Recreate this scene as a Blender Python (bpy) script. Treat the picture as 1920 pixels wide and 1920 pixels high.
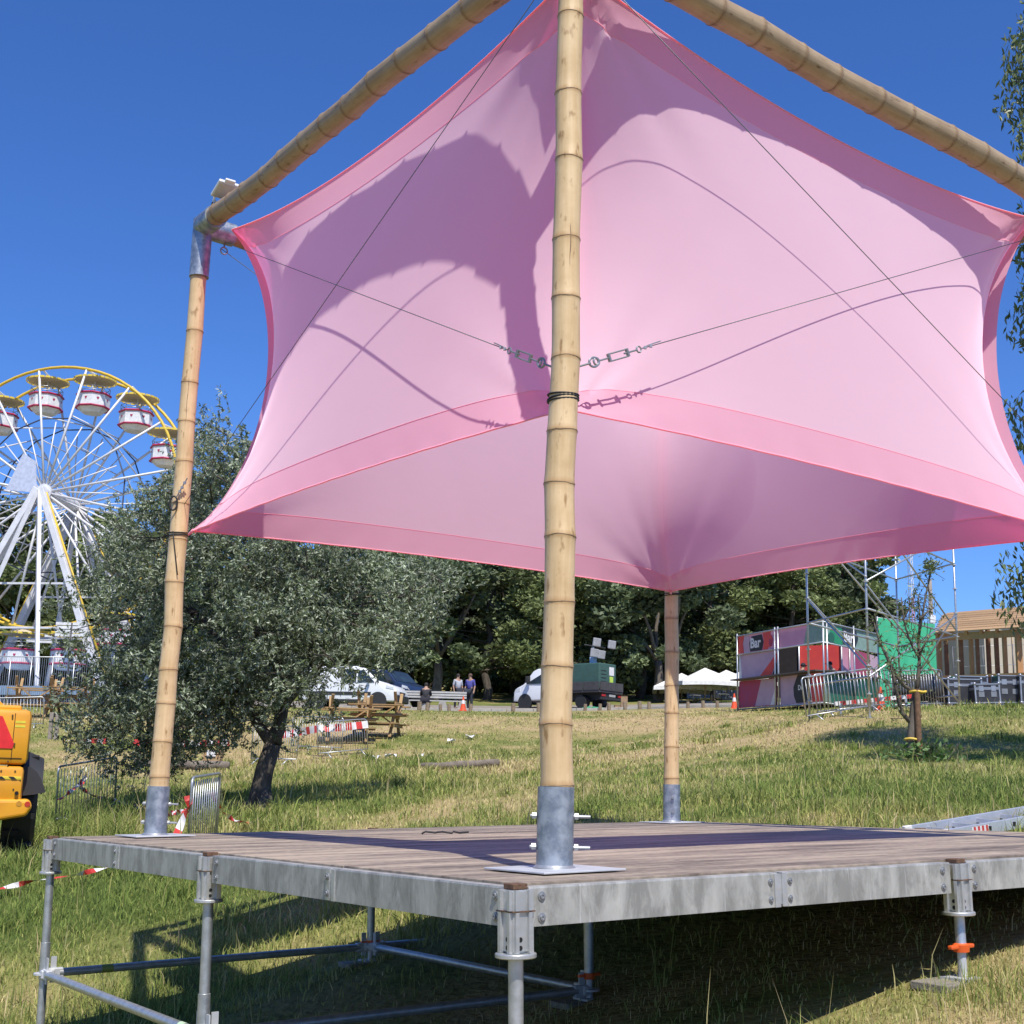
import bpy, bmesh, math, random
import numpy as np
from mathutils import Vector, Matrix
random.seed(7)
RNG = np.random.default_rng(11)
D = bpy.data
for o in list(D.objects): D.objects.remove(o)
scene = bpy.context.scene
C = scene.collection

# ------------------------------------------------------------------ camera
F_PX, PITCH, ROLL, TH, EYE = 2450.9, 0.2044, -0.0025, 0.028, 1.65
def _lev(v):                       # from the deck's own level to true vertical
    x, y, z = v; c, s = math.cos(TH), math.sin(TH)
    return Vector((x*c - z*s, y, x*s + z*c))
_rt = Vector((1, 0, 0)); _up = Vector((0, -math.sin(PITCH), math.cos(PITCH)))
CAM_F = _lev(Vector((0, math.cos(PITCH), math.sin(PITCH))))
CAM_R = _lev(_rt*math.cos(ROLL) + _up*math.sin(ROLL))
CAM_U = _lev(_up*math.cos(ROLL) - _rt*math.sin(ROLL))
EYEV = Vector((0, 0, EYE))
cam = D.cameras.new('camera'); camo = D.objects.new('camera', cam); C.objects.link(camo)
cam.sensor_width = 36; cam.lens = 36*F_PX/1920; cam.clip_start = 0.05; cam.clip_end = 3000
mw = Matrix((CAM_R, CAM_U, -CAM_F)).transposed().to_4x4(); mw.translation = EYEV
camo.matrix_world = mw
scene.camera = camo
scene.render.resolution_x = 1024; scene.render.resolution_y = 1024

# ------------------------------------------------------------------ light
SUN_EL = math.radians(58); SUN_AZ = math.radians(164)   # azimuth clockwise from +Y (view direction); behind the camera, a little right
sdir = Vector((math.sin(SUN_AZ)*math.cos(SUN_EL), math.cos(SUN_AZ)*math.cos(SUN_EL), math.sin(SUN_EL)))
sun = D.lights.new('sun', 'SUN'); sun.energy = 4.6; sun.angle = math.radians(0.53); sun.color = (1.0, 0.95, 0.87)
suno = D.objects.new('sun', sun); C.objects.link(suno)
suno.rotation_euler = sdir.to_track_quat('Z', 'Y').to_euler(); suno.location = (0, -20, 40)
world = D.worlds.new('World'); scene.world = world; world.use_nodes = True
wn = world.node_tree; wn.nodes.clear()
sky = wn.nodes.new('ShaderNodeTexSky'); sky.sky_type = 'NISHITA'; sky.sun_disc = False
sky.sun_elevation = SUN_EL; sky.sun_rotation = SUN_AZ
sky.altitude = 0; sky.air_density = 0.95; sky.dust_density = 0.1; sky.ozone_density = 5.0
hs = wn.nodes.new('ShaderNodeHueSaturation'); hs.inputs['Saturation'].default_value = 1.12; wn.links.new(sky.outputs[0], hs.inputs['Color'])
bg = wn.nodes.new('ShaderNodeBackground'); bg.inputs[1].default_value = 0.13
wo = wn.nodes.new('ShaderNodeOutputWorld')
tint = wn.nodes.new('ShaderNodeMix'); tint.data_type = 'RGBA'; tint.blend_type = 'MULTIPLY'; tint.inputs[0].default_value = 1; tint.inputs[7].default_value = (.58, .73, 1.05, 1)
wn.links.new(hs.outputs[0], tint.inputs[6]); wn.links.new(tint.outputs[2], bg.inputs[0]); wn.links.new(bg.outputs[0], wo.inputs[0])
vs = scene.view_settings
vs.view_transform = 'Standard'; vs.look = 'None'; vs.gamma = 1.0; vs.use_curve_mapping = False; vs.exposure = 0.3

# ------------------------------------------------------------------ helpers
def at(px, py, d):
    """the point seen at photo pixel (px, py), d metres ahead along the ground axis"""
    r = CAM_F*F_PX + CAM_R*(px-960) - CAM_U*(py-960)
    return EYEV + r*(d/r.y)
def pix(p):
    q = Vector(p)-EYEV; z = q.dot(CAM_F)
    return 960+F_PX*q.dot(CAM_R)/z, 960-F_PX*q.dot(CAM_U)/z
def z_at(p, py):
    """height at which the vertical through p is seen at row py"""
    lo, hi = -5.0, 40.0
    for _ in range(50):
        m = (lo+hi)/2
        if pix((p[0], p[1], m))[1] > py: lo = m
        else: hi = m
    return (lo+hi)/2

_mats = {}
def rgb(h):
    v = [int(h[i:i+2], 16)/255 for i in (0, 2, 4)]
    return tuple(c/12.92 if c <= .04045 else ((c+.055)/1.055)**2.4 for c in v)
def mat(name, col, rough=.6, metal=0.0, col2=None, scale=6.0, bump=0.0, bscale=None, stretch=None, spec=0.5, coat=0.0, sss=None, contrast=(.35, .65), per=0.0):
    if name in _mats: return _mats[name]
    m = D.materials.new(name); m.use_nodes = True; _mats[name] = m
    nt = m.node_tree; N = nt.nodes; L = nt.links
    b = N['Principled BSDF']
    if isinstance(col, str): col = rgb(col)
    if isinstance(col2, str): col2 = rgb(col2)
    b.inputs['Base Color'].default_value = (*col, 1); b.inputs['Roughness'].default_value = rough
    b.inputs['Metallic'].default_value = metal; b.inputs['Specular IOR Level'].default_value = spec
    b.inputs['Coat Weight'].default_value = coat
    tc = N.new('ShaderNodeTexCoord'); mp = N.new('ShaderNodeMapping'); L.new(tc.outputs['Object'], mp.inputs[0])
    if stretch: mp.inputs['Scale'].default_value = stretch
    src = None
    if col2 is None: col2 = tuple(c*.78 for c in col)
    nz = N.new('ShaderNodeTexNoise'); nz.inputs['Scale'].default_value = scale; nz.inputs['Detail'].default_value = 6; nz.inputs['Roughness'].default_value = .6
    L.new(mp.outputs[0], nz.inputs['Vector'])
    cr = N.new('ShaderNodeValToRGB'); cr.color_ramp.elements[0].position = contrast[0]; cr.color_ramp.elements[1].position = contrast[1]
    cr.color_ramp.elements[0].color = (*col, 1); cr.color_ramp.elements[1].color = (*col2, 1)
    L.new(nz.outputs[0], cr.inputs[0])
    out = cr.outputs[0]
    if per:
        oi = N.new('ShaderNodeObjectInfo'); mr = N.new('ShaderNodeMapRange'); mr.inputs[3].default_value = 1-per; mr.inputs[4].default_value = 1+per
        L.new(oi.outputs['Random'], mr.inputs[0])
        mx = N.new('ShaderNodeMix'); mx.data_type = 'RGBA'; mx.blend_type = 'MULTIPLY'; mx.inputs[0].default_value = 1
        L.new(out, mx.inputs[6]); L.new(mr.outputs[0], mx.inputs[7]); out = mx.outputs[2]
    L.new(out, b.inputs['Base Color'])
    rr = N.new('ShaderNodeMapRange'); rr.inputs[3].default_value = max(0, rough-.08); rr.inputs[4].default_value = min(1, rough+.12)
    L.new(nz.outputs[0], rr.inputs[0]); L.new(rr.outputs[0], b.inputs['Roughness'])
    if bump:
        n2 = N.new('ShaderNodeTexNoise'); n2.inputs['Scale'].default_value = bscale or scale*4; n2.inputs['Detail'].default_value = 5
        L.new(mp.outputs[0], n2.inputs['Vector'])
        bp = N.new('ShaderNodeBump'); bp.inputs['Strength'].default_value = bump; bp.inputs['Distance'].default_value = .02
        L.new(n2.outputs[0], bp.inputs['Height']); L.new(bp.outputs[0], b.inputs['Normal'])
    return m

class MB:
    def __init__(s): s.v = []; s.f = []; s.mi = []; s.m = 0
    def add(s, vs_, fs, M=None):
        n = len(s.v)
        s.v += [tuple(M @ Vector(p)) if M is not None else tuple(p) for p in vs_]
        s.f += [tuple(i+n for i in f) for f in fs]; s.mi += [s.m]*len(fs)
        return s
    def box(s, a, b, M=None, bev=0.0):
        (x0, y0, z0), (x1, y1, z1) = a, b
        if x0 > x1: x0, x1 = x1, x0
        if y0 > y1: y0, y1 = y1, y0
        if z0 > z1: z0, z1 = z1, z0
        if bev > 0:
            e = min(bev, (x1-x0)*.45, (y1-y0)*.45, (z1-z0)*.45)
            bm = bmesh.new(); bmesh.ops.create_cube(bm, size=1)
            for v in bm.verts: v.co = Vector(((x0+x1)/2+v.co.x*(x1-x0), (y0+y1)/2+v.co.y*(y1-y0), (z0+z1)/2+v.co.z*(z1-z0)))
            bmesh.ops.bevel(bm, geom=list(bm.edges), offset=e, segments=2, affect='EDGES', profile=.5)
            bm.verts.ensure_lookup_table()
            s.add([v.co for v in bm.verts], [[v.index for v in f.verts] for f in bm.faces], M); bm.free(); return s
        return s.add([(x0,y0,z0),(x1,y0,z0),(x1,y1,z0),(x0,y1,z0),(x0,y0,z1),(x1,y0,z1),(x1,y1,z1),(x0,y1,z1)],
                     [(0,3,2,1),(4,5,6,7),(0,1,5,4),(1,2,6,5),(2,3,7,6),(3,0,4,7)], M)
    def bar(s, p, q, w, h, up=(0,0,1), bev=0.0):
        p = Vector(p); q = Vector(q); d = q-p; L = d.length; d.normalize(); up = Vector(up)
        if abs(d.dot(up)) > .98: up = Vector((1, 0, 0))
        x = d.cross(up).normalized(); z = x.cross(d)
        M = Matrix((x, d, z)).transposed().to_4x4(); M.translation = p
        return s.box((-w/2, 0, -h/2), (w/2, L, h/2), M, bev)
    def tube(s, pts, r, n=10, caps=True, closed=False):
        pts = [Vector(p) for p in pts]; k = len(pts); rs = r if isinstance(r, (list, tuple)) else [r]*k
        V = []; prev = None
        for i, p in enumerate(pts):
            if closed: d = (pts[(i+1) % k]-pts[i-1]).normalized()
            else: d = ((pts[min(i+1, k-1)]-pts[max(i-1, 0)])).normalized()
            if prev is None:
                a = Vector((0, 0, 1)) if abs(d.z) < .9 else Vector((1, 0, 0))
                x = d.cross(a).normalized()
            else:
                x = (prev - d*prev.dot(d))
                x = x.normalized() if x.length > 1e-6 else d.orthogonal().normalized()
            prev = x; y = d.cross(x)
            for j in range(n):
                t = 2*math.pi*j/n; V.append(p + x*(math.cos(t)*rs[i]) + y*(math.sin(t)*rs[i]))
        Fc = []
        for i in range(k if closed else k-1):
            for j in range(n):
                a = i*n+j; b = i*n+(j+1) % n; c = ((i+1) % k)*n+(j+1) % n; e = ((i+1) % k)*n+j
                Fc.append((a, b, c, e))
        if caps and not closed:
            Fc.append(tuple(range(n-1, -1, -1))); Fc.append(tuple((k-1)*n+j for j in range(n)))
        return s.add(V, Fc)
    def ring(s, c, axis, R, r, n=20, m=8):
        c = Vector(c); ax = Vector(axis).normalized(); x = ax.orthogonal().normalized(); y = ax.cross(x)
        return s.tube([c+(x*math.cos(2*math.pi*i/n)+y*math.sin(2*math.pi*i/n))*R for i in range(n)], r, m, closed=True)
    def lathe(s, prof, n=20, M=None):
        V = []; k = len(prof)
        for (r, z) in prof:
            for j in range(n):
                t = 2*math.pi*j/n; V.append((r*math.cos(t), r*math.sin(t), z))
        Fc = [(i*n+j, i*n+(j+1) % n, (i+1)*n+(j+1) % n, (i+1)*n+j) for i in range(k-1) for j in range(n)]
        if prof[0][0] > 1e-6: Fc.append(tuple(range(n-1, -1, -1)))
        if prof[-1][0] > 1e-6: Fc.append(tuple((k-1)*n+j for j in range(n)))
        return s.add(V, Fc, M)
    def prism(s, poly, a, b, M=None, axis='y'):
        """poly in (x,z) extruded along y (axis='y') or (x,y) along z"""
        n = len(poly)
        if axis == 'y': V = [(p[0], a, p[1]) for p in poly]+[(p[0], b, p[1]) for p in poly]
        elif axis == 'x': V = [(a, p[0], p[1]) for p in poly]+[(b, p[0], p[1]) for p in poly]
        else: V = [(p[0], p[1], a) for p in poly]+[(p[0], p[1], b) for p in poly]
        Fc = [tuple(range(n)), tuple(range(2*n-1, n-1, -1))]+[(i, (i+1) % n, n+(i+1) % n, n+i) for i in range(n)]
        return s.add(V, Fc, M)
    def quad(s, a, b, c, d): return s.add([a, b, c, d], [(0, 1, 2, 3)])
    def mesh(s, name, mats, smooth=False, fixn=True):
        me = D.meshes.new(name); me.from_pydata(s.v, [], s.f)
        if not isinstance(mats, (list, tuple)): mats = [mats]
        for m in mats: me.materials.append(m)
        if len(mats) > 1: me.polygons.foreach_set('material_index', s.mi)
        if fixn:
            bm = bmesh.new(); bm.from_mesh(me); bmesh.ops.recalc_face_normals(bm, faces=bm.faces); bm.to_mesh(me); bm.free()
        if smooth:
            me.polygons.foreach_set('use_smooth', [True]*len(me.polygons))
            if smooth != 'all': me.set_sharp_from_angle(angle=math.radians(38))
        me.update(); return me
def link(name, data, parent=None, loc=None):
    o = D.objects.new(name, data); C.objects.link(o)
    if parent: o.parent = parent
    if loc is not None: o.location = loc
    return o
def tag(o, label=None, cat=None, group=None, kind=None):
    if label: o['label'] = label
    if cat: o['category'] = cat
    if group: o['group'] = group
    if kind: o['kind'] = kind
    return o
def thing(name, label, cat, loc=(0, 0, 0), rz=0.0, group=None, M=None):
    o = D.objects.new(name, None); C.objects.link(o); o.empty_display_size = .2
    if M is not None: o.matrix_world = M
    else: o.location = loc; o.rotation_euler = (0, 0, rz)
    return tag(o, label, cat, group)
def part(name, mb, m, parent, smooth=False, loc=None, org=None, fixn=True):
    """org: vertices are world coordinates, make them relative to org (the parent's place)"""
    if org is not None:
        ox, oy, oz = org; mb.v = [(x-ox, y-oy, z-oz) for x, y, z in mb.v]
    return link(name, mb.mesh(name, m, smooth, fixn), parent, loc)
def solo(name, mb, m, label, cat, base, group=None, smooth=False, kind=None):
    """a thing that is one mesh, world-coordinate vertices, origin at base"""
    b = Vector(base); mb.v = [(x-b.x, y-b.y, z-b.z) for x, y, z in mb.v]
    return tag(link(name, mb.mesh(name, m, smooth), None, b), label, cat, group, kind)
def copy_tree(o, parent=None):
    c = o.copy(); C.objects.link(c); c.parent = parent
    for ch in list(o.children): copy_tree(ch, c)
    return c

def vnoise(x, y, seed=0):
    x = np.asarray(x, float); y = np.asarray(y, float)
    xi = np.floor(x).astype(np.int64); yi = np.floor(y).astype(np.int64); fx = x-xi; fy = y-yi
    def h(a, b):
        n = (a*374761393 + b*668265263 + seed*2147483647) & 0xffffffff
        n = ((n ^ (n >> 13))*1274126177) & 0xffffffff
        return ((n ^ (n >> 16)) & 0xffff)/65535.0
    u = fx*fx*(3-2*fx); v = fy*fy*(3-2*fy)
    return (h(xi, yi)*(1-u)+h(xi+1, yi)*u)*(1-v)+(h(xi, yi+1)*(1-u)+h(xi+1, yi+1)*u)*v
def fbm(x, y, seed=0, o=4):
    s = 0; a = .5
    for i in range(o): s = s+a*vnoise(np.asarray(x)*2**i, np.asarray(y)*2**i, seed+i); a *= .5
    return s/(1-.5**o)

# ------------------------------------------------------------------ stage frame
K = 1.18; YAW = 0.6206
S_U = _lev(Vector((-math.sin(YAW), math.cos(YAW), 0))); S_V = _lev(Vector((math.cos(YAW), math.sin(YAW), 0))); S_W = S_V.cross(S_U)
S_O = EYEV + _lev(Vector((.0046, 3.623, -.266)))*K
def S(v, u, w=0.0): return S_O + S_V*v + S_U*u + S_W*w
SM = Matrix((S_V, S_U, S_W)).transposed().to_4x4(); SM.translation = S_O
BU = 2.07*K; BV = 1.91*K; TU = 2*BU; TV = 4.4158*K; PA = .375*K; PA2 = .42*K

# ------------------------------------------------------------------ terrain
_ctl = []
def _c(px, py, d): p = at(px, py, d); _ctl.append((p.x, p.y, p.z))
for p in [(0, -12, -.6), (-14, -10, -.9), (16, -8, .3), (0, 0, 0), (-4, 1, -.25), (4, 1.5, .75), (-9, 4, -.6), (9, 5, 1.3)]: _ctl.append(p)
_f = S(0, 0); _ctl.append((_f.x, _f.y, EYE-1.22))
_c(1799, 1832, S(BV, 0).y); _c(1800, 1796, 5.9)
_f = S(BV, BU); _ctl.append((_f.x, _f.y, EYE-1.18))
_f = S(BV, TU); _ctl.append((_f.x, _f.y, EYE-1.24))
_f = S(0, TU); _ctl.append((_f.x, _f.y, EYE-1.72))
_f = S(0, BU); _ctl.append((_f.x, _f.y, EYE-1.5))
for a in [(40, 1600, 16), (-250, 1640, 17), (150, 1532, 26), (-150, 1535, 27), (490, 1512, 24), (375, 1622, 17.6), (230, 1610, 17), (640, 1421, 40), (330, 1440, 37), (60, 1400, 40), (-200, 1405, 40),
          (750, 1388, 43.5), (700, 1333, 56), (960, 1336, 60), (1200, 1332, 60), (1040, 1329, 69), (100, 1312, 62), (-200, 1318, 64), (400, 1322, 62),
          (1600, 1338, 32), (1400, 1330, 56), (1870, 1327, 37), (2100, 1330, 38), (1715, 1426, 22), (1950, 1420, 23), (1500, 1482, 14.5), (1400, 1550, 11.4), (1900, 1528, 11.5),
          (1100, 1540, 12.4), (1100, 1452, 27), (1100, 1402, 42), (700, 1432, 36), (600, 1502, 24), (1350, 1385, 33), (1500, 1425, 23),
          (1750, 1316, 46), (1450, 1318, 66), (1250, 1318, 76), (850, 1300, 90), (200, 1295, 95), (1900, 1300, 60), (2300, 1290, 60)]: _c(*a)
_ctl += [(-60, 60, 4.0), (70, 60, 6.0), (-60, 110, 7.5), (0, 120, 9.5), (70, 120, 10), (-60, 20, -.2), (60, 25, 3.5), (-40, -10, -1), (45, -10, 2)]
_P = np.array(_ctl)
def _U(r2): return np.where(r2 > 1e-9, r2*np.log(np.maximum(r2, 1e-9)), 0)
_n = len(_P); _r2 = ((_P[:, None, :2]-_P[None, :, :2])**2).sum(-1)
_A = np.zeros((_n+3, _n+3)); _A[:_n, :_n] = _U(_r2)+np.eye(_n)*2.0; _A[:_n, _n] = 1; _A[:_n, _n+1:] = _P[:, :2]; _A[_n:, :_n] = _A[:_n, _n:].T
_w = np.linalg.solve(_A, np.r_[_P[:, 2], 0, 0, 0])
def terr(x, y):
    x = np.asarray(x, float); y = np.asarray(y, float); sh = x.shape
    xc = np.clip(x.ravel(), -62, 72); yc = np.clip(y.ravel(), -14, 122)
    o = np.zeros(xc.shape)
    for i in range(0, len(xc), 20000):
        a = xc[i:i+20000]; b = yc[i:i+20000]
        o[i:i+20000] = _U((a[:, None]-_P[None, :, 0])**2+(b[:, None]-_P[None, :, 1])**2) @ _w[:_n] + _w[_n]+_w[_n+1]*a+_w[_n+2]*b
    o += .05*(fbm(xc*.7, yc*.7, 3)-.5)
    yy = y.ravel(); xx = x.ravel(); s = np.clip((yy-100)/70, 0, 1); o += 13*s*s*(3-2*s)*np.clip((32-xx+.0*yy)/20, 0, 1)
    return o.reshape(sh)
def gz(x, y): return float(terr(np.array([x]), np.array([y]))[0])
def on(px, d):
    """the ground point d metres ahead in the photo's column px"""
    y = 1400.0
    for _ in range(30):
        p = at(px, y, d); g = gz(p.x, p.y)
        py = pix((p.x, p.y, g))[1]
        if abs(py-y) < .05: break
        y = py
    return Vector((p.x, p.y, gz(p.x, p.y)))
def dryness(x, y):
    """0 green .. 1 straw"""
    x = np.asarray(x, float); y = np.asarray(y, float)
    d = .50+1.05*(fbm(x*.16+3, y*.16+8, 21)-.5)+.75*(fbm(x*.9, y*.9, 31, 3)-.5)
    d = d+.62*np.exp(-(((x-3.0)/2.0)**2+((y-4.2)/2.4)**2))            # worn strip by the deck
    d = d+.24*np.exp(-(((y-47)/9)**2))*(.6+.4*np.sin(x*.3))           # crest of the bank
    d = d-.22*np.exp(-(((y-14)/5)**2))-.15*np.exp(-(((x+9)/5)**2+((y-20)/6)**2))
    d = d+.10*np.exp(-(((x-4)/5)**2+((y-30)/7)**2))
    return np.clip(d, 0, 1)

def ground():
    xs = np.r_[np.array([-900, -400, -200, -120, -90]), np.linspace(-62, -22, 34), np.linspace(-21, -6, 64), np.linspace(-5.8, 6, 110), np.linspace(6.2, 22, 64), np.linspace(23, 72, 34), np.array([100, 140, 220, 420, 900])]
    ys = np.r_[np.array([-300, -100, -40]), np.linspace(-14, 2.5, 30), np.linspace(2.7, 14, 120), np.linspace(14.2, 32, 90), np.linspace(32.5, 72, 90), np.linspace(74, 122, 30), np.array([140, 180, 260, 420, 900, 1600])]
    X, Y = np.meshgrid(xs, ys); Z = terr(X, Y)
    nx, ny = len(xs), len(ys)
    V = np.stack([X, Y, Z], -1).reshape(-1, 3)
    ii, jj = np.meshgrid(np.arange(nx-1), np.arange(ny-1)); a = (jj*nx+ii).ravel()
    Fq = np.stack([a, a+1, a+1+nx, a+nx], -1)
    me = D.meshes.new('ground'); me.from_pydata(V.tolist(), [], Fq.tolist())
    me.polygons.foreach_set('use_smooth', [True]*len(me.polygons))
    at_ = me.attributes.new('dry', 'FLOAT', 'POINT'); at_.data.foreach_set('value', dryness(X, Y).ravel())
    m = D.materials.new('turf_soil'); m.use_nodes = True; N = m.node_tree.nodes; L = m.node_tree.links; b = N['Principled BSDF']
    b.inputs['Roughness'].default_value = .95; b.inputs['Specular IOR Level'].default_value = .1
    an = N.new('ShaderNodeAttribute'); an.attribute_name = 'dry'
    tc = N.new('ShaderNodeTexCoord'); nz = N.new('ShaderNodeTexNoise'); nz.inputs['Scale'].default_value = 2.2; nz.inputs['Detail'].default_value = 9; nz.inputs['Roughness'].default_value = .7
    L.new(tc.outputs['Object'], nz.inputs[0])
    ma = N.new('ShaderNodeMath'); ma.operation = 'MULTIPLY_ADD'; L.new(nz.outputs[0], ma.inputs[0]); ma.inputs[1].default_value = .9; L.new(an.outputs['Fac'], ma.inputs[2])
    ms = N.new('ShaderNodeMath'); ms.operation = 'SUBTRACT'; L.new(ma.outputs[0], ms.inputs[0]); ms.inputs[1].default_value = .45
    cr = N.new('ShaderNodeValToRGB'); e = cr.color_ramp.elements
    e[0].position = .1; e[0].color = (.075, .105, .025, 1); e[1].position = .95; e[1].color = (.42, .31, .165, 1)
    k = e.new(.42); k.color = (.19, .20, .060, 1); k = e.new(.66); k.color = (.31, .255, .11, 1)
    L.new(ms.outputs[0], cr.inputs[0]); L.new(cr.outputs[0], b.inputs['Base Color'])
    n2 = N.new('ShaderNodeTexNoise'); n2.inputs['Scale'].default_value = 14; n2.inputs['Detail'].default_value = 6; L.new(tc.outputs['Object'], n2.inputs[0])
    bp = N.new('ShaderNodeBump'); bp.inputs['Strength'].default_value = .8; bp.inputs['Distance'].default_value = .08
    L.new(n2.outputs[0], bp.inputs['Height']); L.new(bp.outputs[0], b.inputs['Normal'])
    me.materials.append(m)
    return tag(link('ground', me), 'sloping grassy ground rising to a bank', None, None, 'structure')
ground()
# ------------------------------------------------------------------ materials
ALU = mat('worn_aluminium', (.36, .355, .32), .48, .35, (.54, .53, .475), 5, .10, 30, stretch=(2.6, 2.6, .8), contrast=(.30, .70))
def grime(m, dark=(.23, .225, .20), amount=.7):
    nt = m.node_tree; N = nt.nodes; L = nt.links; b = N['Principled BSDF']; src = b.inputs['Base Color'].links[0].from_socket
    tc = N.new('ShaderNodeTexCoord'); mp = N.new('ShaderNodeMapping'); mp.inputs['Scale'].default_value = (1.6, 1.6, .7); L.new(tc.outputs['Object'], mp.inputs[0])
    n1 = N.new('ShaderNodeTexNoise'); n1.inputs['Scale'].default_value = 6.5; n1.inputs['Detail'].default_value = 10; n1.inputs['Roughness'].default_value = .7; n1.inputs['Distortion'].default_value = .35; L.new(mp.outputs[0], n1.inputs[0])
    c1 = N.new('ShaderNodeValToRGB'); c1.color_ramp.elements[0].position = .46; c1.color_ramp.elements[1].position = .60; L.new(n1.outputs[0], c1.inputs[0])
    mu = N.new('ShaderNodeMath'); mu.operation = 'MULTIPLY'; mu.inputs[1].default_value = amount; L.new(c1.outputs[0], mu.inputs[0])
    mx = N.new('ShaderNodeMix'); mx.data_type = 'RGBA'; L.new(mu.outputs[0], mx.inputs[0]); L.new(src, mx.inputs[6]); mx.inputs[7].default_value = (*dark, 1)
    # fine scratches
    m2 = N.new('ShaderNodeMapping'); m2.inputs['Scale'].default_value = (30, 30, 2.2); m2.inputs['Rotation'].default_value = (.25, .2, 0); L.new(tc.outputs['Object'], m2.inputs[0])
    n2 = N.new('ShaderNodeTexNoise'); n2.inputs['Scale'].default_value = 2.0; n2.inputs['Detail'].default_value = 3; L.new(m2.outputs[0], n2.inputs[0])
    c2 = N.new('ShaderNodeValToRGB'); c2.color_ramp.elements[0].position = .64; c2.color_ramp.elements[1].position = .70; L.new(n2.outputs[0], c2.inputs[0])
    mm = N.new('ShaderNodeMath'); mm.operation = 'MULTIPLY'; mm.inputs[1].default_value = .45; L.new(c2.outputs[0], mm.inputs[0])
    my = N.new('ShaderNodeMix'); my.data_type = 'RGBA'; L.new(mm.outputs[0], my.inputs[0]); L.new(mx.outputs[2], my.inputs[6]); my.inputs[7].default_value = (.66, .66, .63, 1)
    L.new(my.outputs[2], b.inputs['Base Color']); return m
grime(ALU)
ALU_E = mat('aluminium_casting', (.50, .51, .50), .40, .7, (.62, .62, .60), 14, .08)
GALV = mat('galvanised_tube', (.40, .42, .43), .38, .7, (.55, .56, .56), 22, .05)
GALV_D = mat('galvanised_sleeve', (.25, .28, .32), .42, .7, (.45, .48, .51), 17, .06, contrast=(.42, .62))
WHITE_ZINC = mat('zinc_plate', (.62, .63, .64), .5, .3, (.5, .51, .52), 8)
BOLT = mat('bright_bolt', (.34, .35, .36), .42, .6)
RUSTWOOD = mat('brown_block', (.16, .085, .045), .8, 0, (.09, .05, .03), 40, .3)
BLACK = mat('black_rubber', (.018, .018, .018), .6)
DARK = mat('dark_hole', (.01, .01, .01), .9)
CABLE = mat('steel_cable', (.14, .14, .15), .45, .6)
ORANGE = mat('orange_paint', (.85, .13, .02), .45)
LIME = mat('lime_tape', (.45, .75, .05), .5)

def deck_material():
    m = D.materials.new('phenolic_deck'); m.use_nodes = True; N = m.node_tree.nodes; L = m.node_tree.links; b = N['Principled BSDF']
    tc = N.new('ShaderNodeTexCoord'); mp = N.new('ShaderNodeMapping'); mp.inputs['Scale'].default_value = (.45, 3.2, 1); mp.inputs['Rotation'].default_value = (0, 0, .12)
    L.new(tc.outputs['Object'], mp.inputs[0])
    n1 = N.new('ShaderNodeTexNoise'); n1.inputs['Scale'].default_value = 2.0; n1.inputs['Detail'].default_value = 8; n1.inputs['Roughness'].default_value = .65; L.new(mp.outputs[0], n1.inputs[0])
    n2 = N.new('ShaderNodeTexNoise'); n2.inputs['Scale'].default_value = 26; n2.inputs['Detail'].default_value = 5; L.new(tc.outputs['Object'], n2.inputs[0])
    cr = N.new('ShaderNodeValToRGB'); e = cr.color_ramp.elements
    e[0].position = .34; e[0].color = (.095, .072, .054, 1); e[1].position = .66; e[1].color = (.43, .35, .255, 1); k = e.new(.5); k.color = (.245, .198, .150, 1)
    ad = N.new('ShaderNodeMath'); ad.operation = 'MULTIPLY_ADD'; L.new(n2.outputs[0], ad.inputs[0]); ad.inputs[1].default_value = .28; L.new(n1.outputs[0], ad.inputs[2])
    sb = N.new('ShaderNodeMath'); sb.operation = 'SUBTRACT'; L.new(ad.outputs[0], sb.inputs[0]); sb.inputs[1].default_value = .12
    oi = N.new('ShaderNodeObjectInfo'); o2 = N.new('ShaderNodeMath'); o2.operation = 'MULTIPLY_ADD'; L.new(oi.outputs['Random'], o2.inputs[0]); o2.inputs[1].default_value = .12; L.new(sb.outputs[0], o2.inputs[2])
    o3 = N.new('ShaderNodeMath'); o3.operation = 'SUBTRACT'; L.new(o2.outputs[0], o3.inputs[0]); o3.inputs[1].default_value = .06
    L.new(o3.outputs[0], cr.inputs[0]); L.new(cr.outputs[0], b.inputs['Base Color'])
    b.inputs['Roughness'].default_value = .62; b.inputs['Specular IOR Level'].default_value = .35
    bp = N.new('ShaderNodeBump'); bp.inputs['Strength'].default_value = .12; L.new(n2.outputs[0], bp.inputs['Height']); L.new(bp.outputs[0], b.inputs['Normal'])
    return m
DECK = deck_material()

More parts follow.
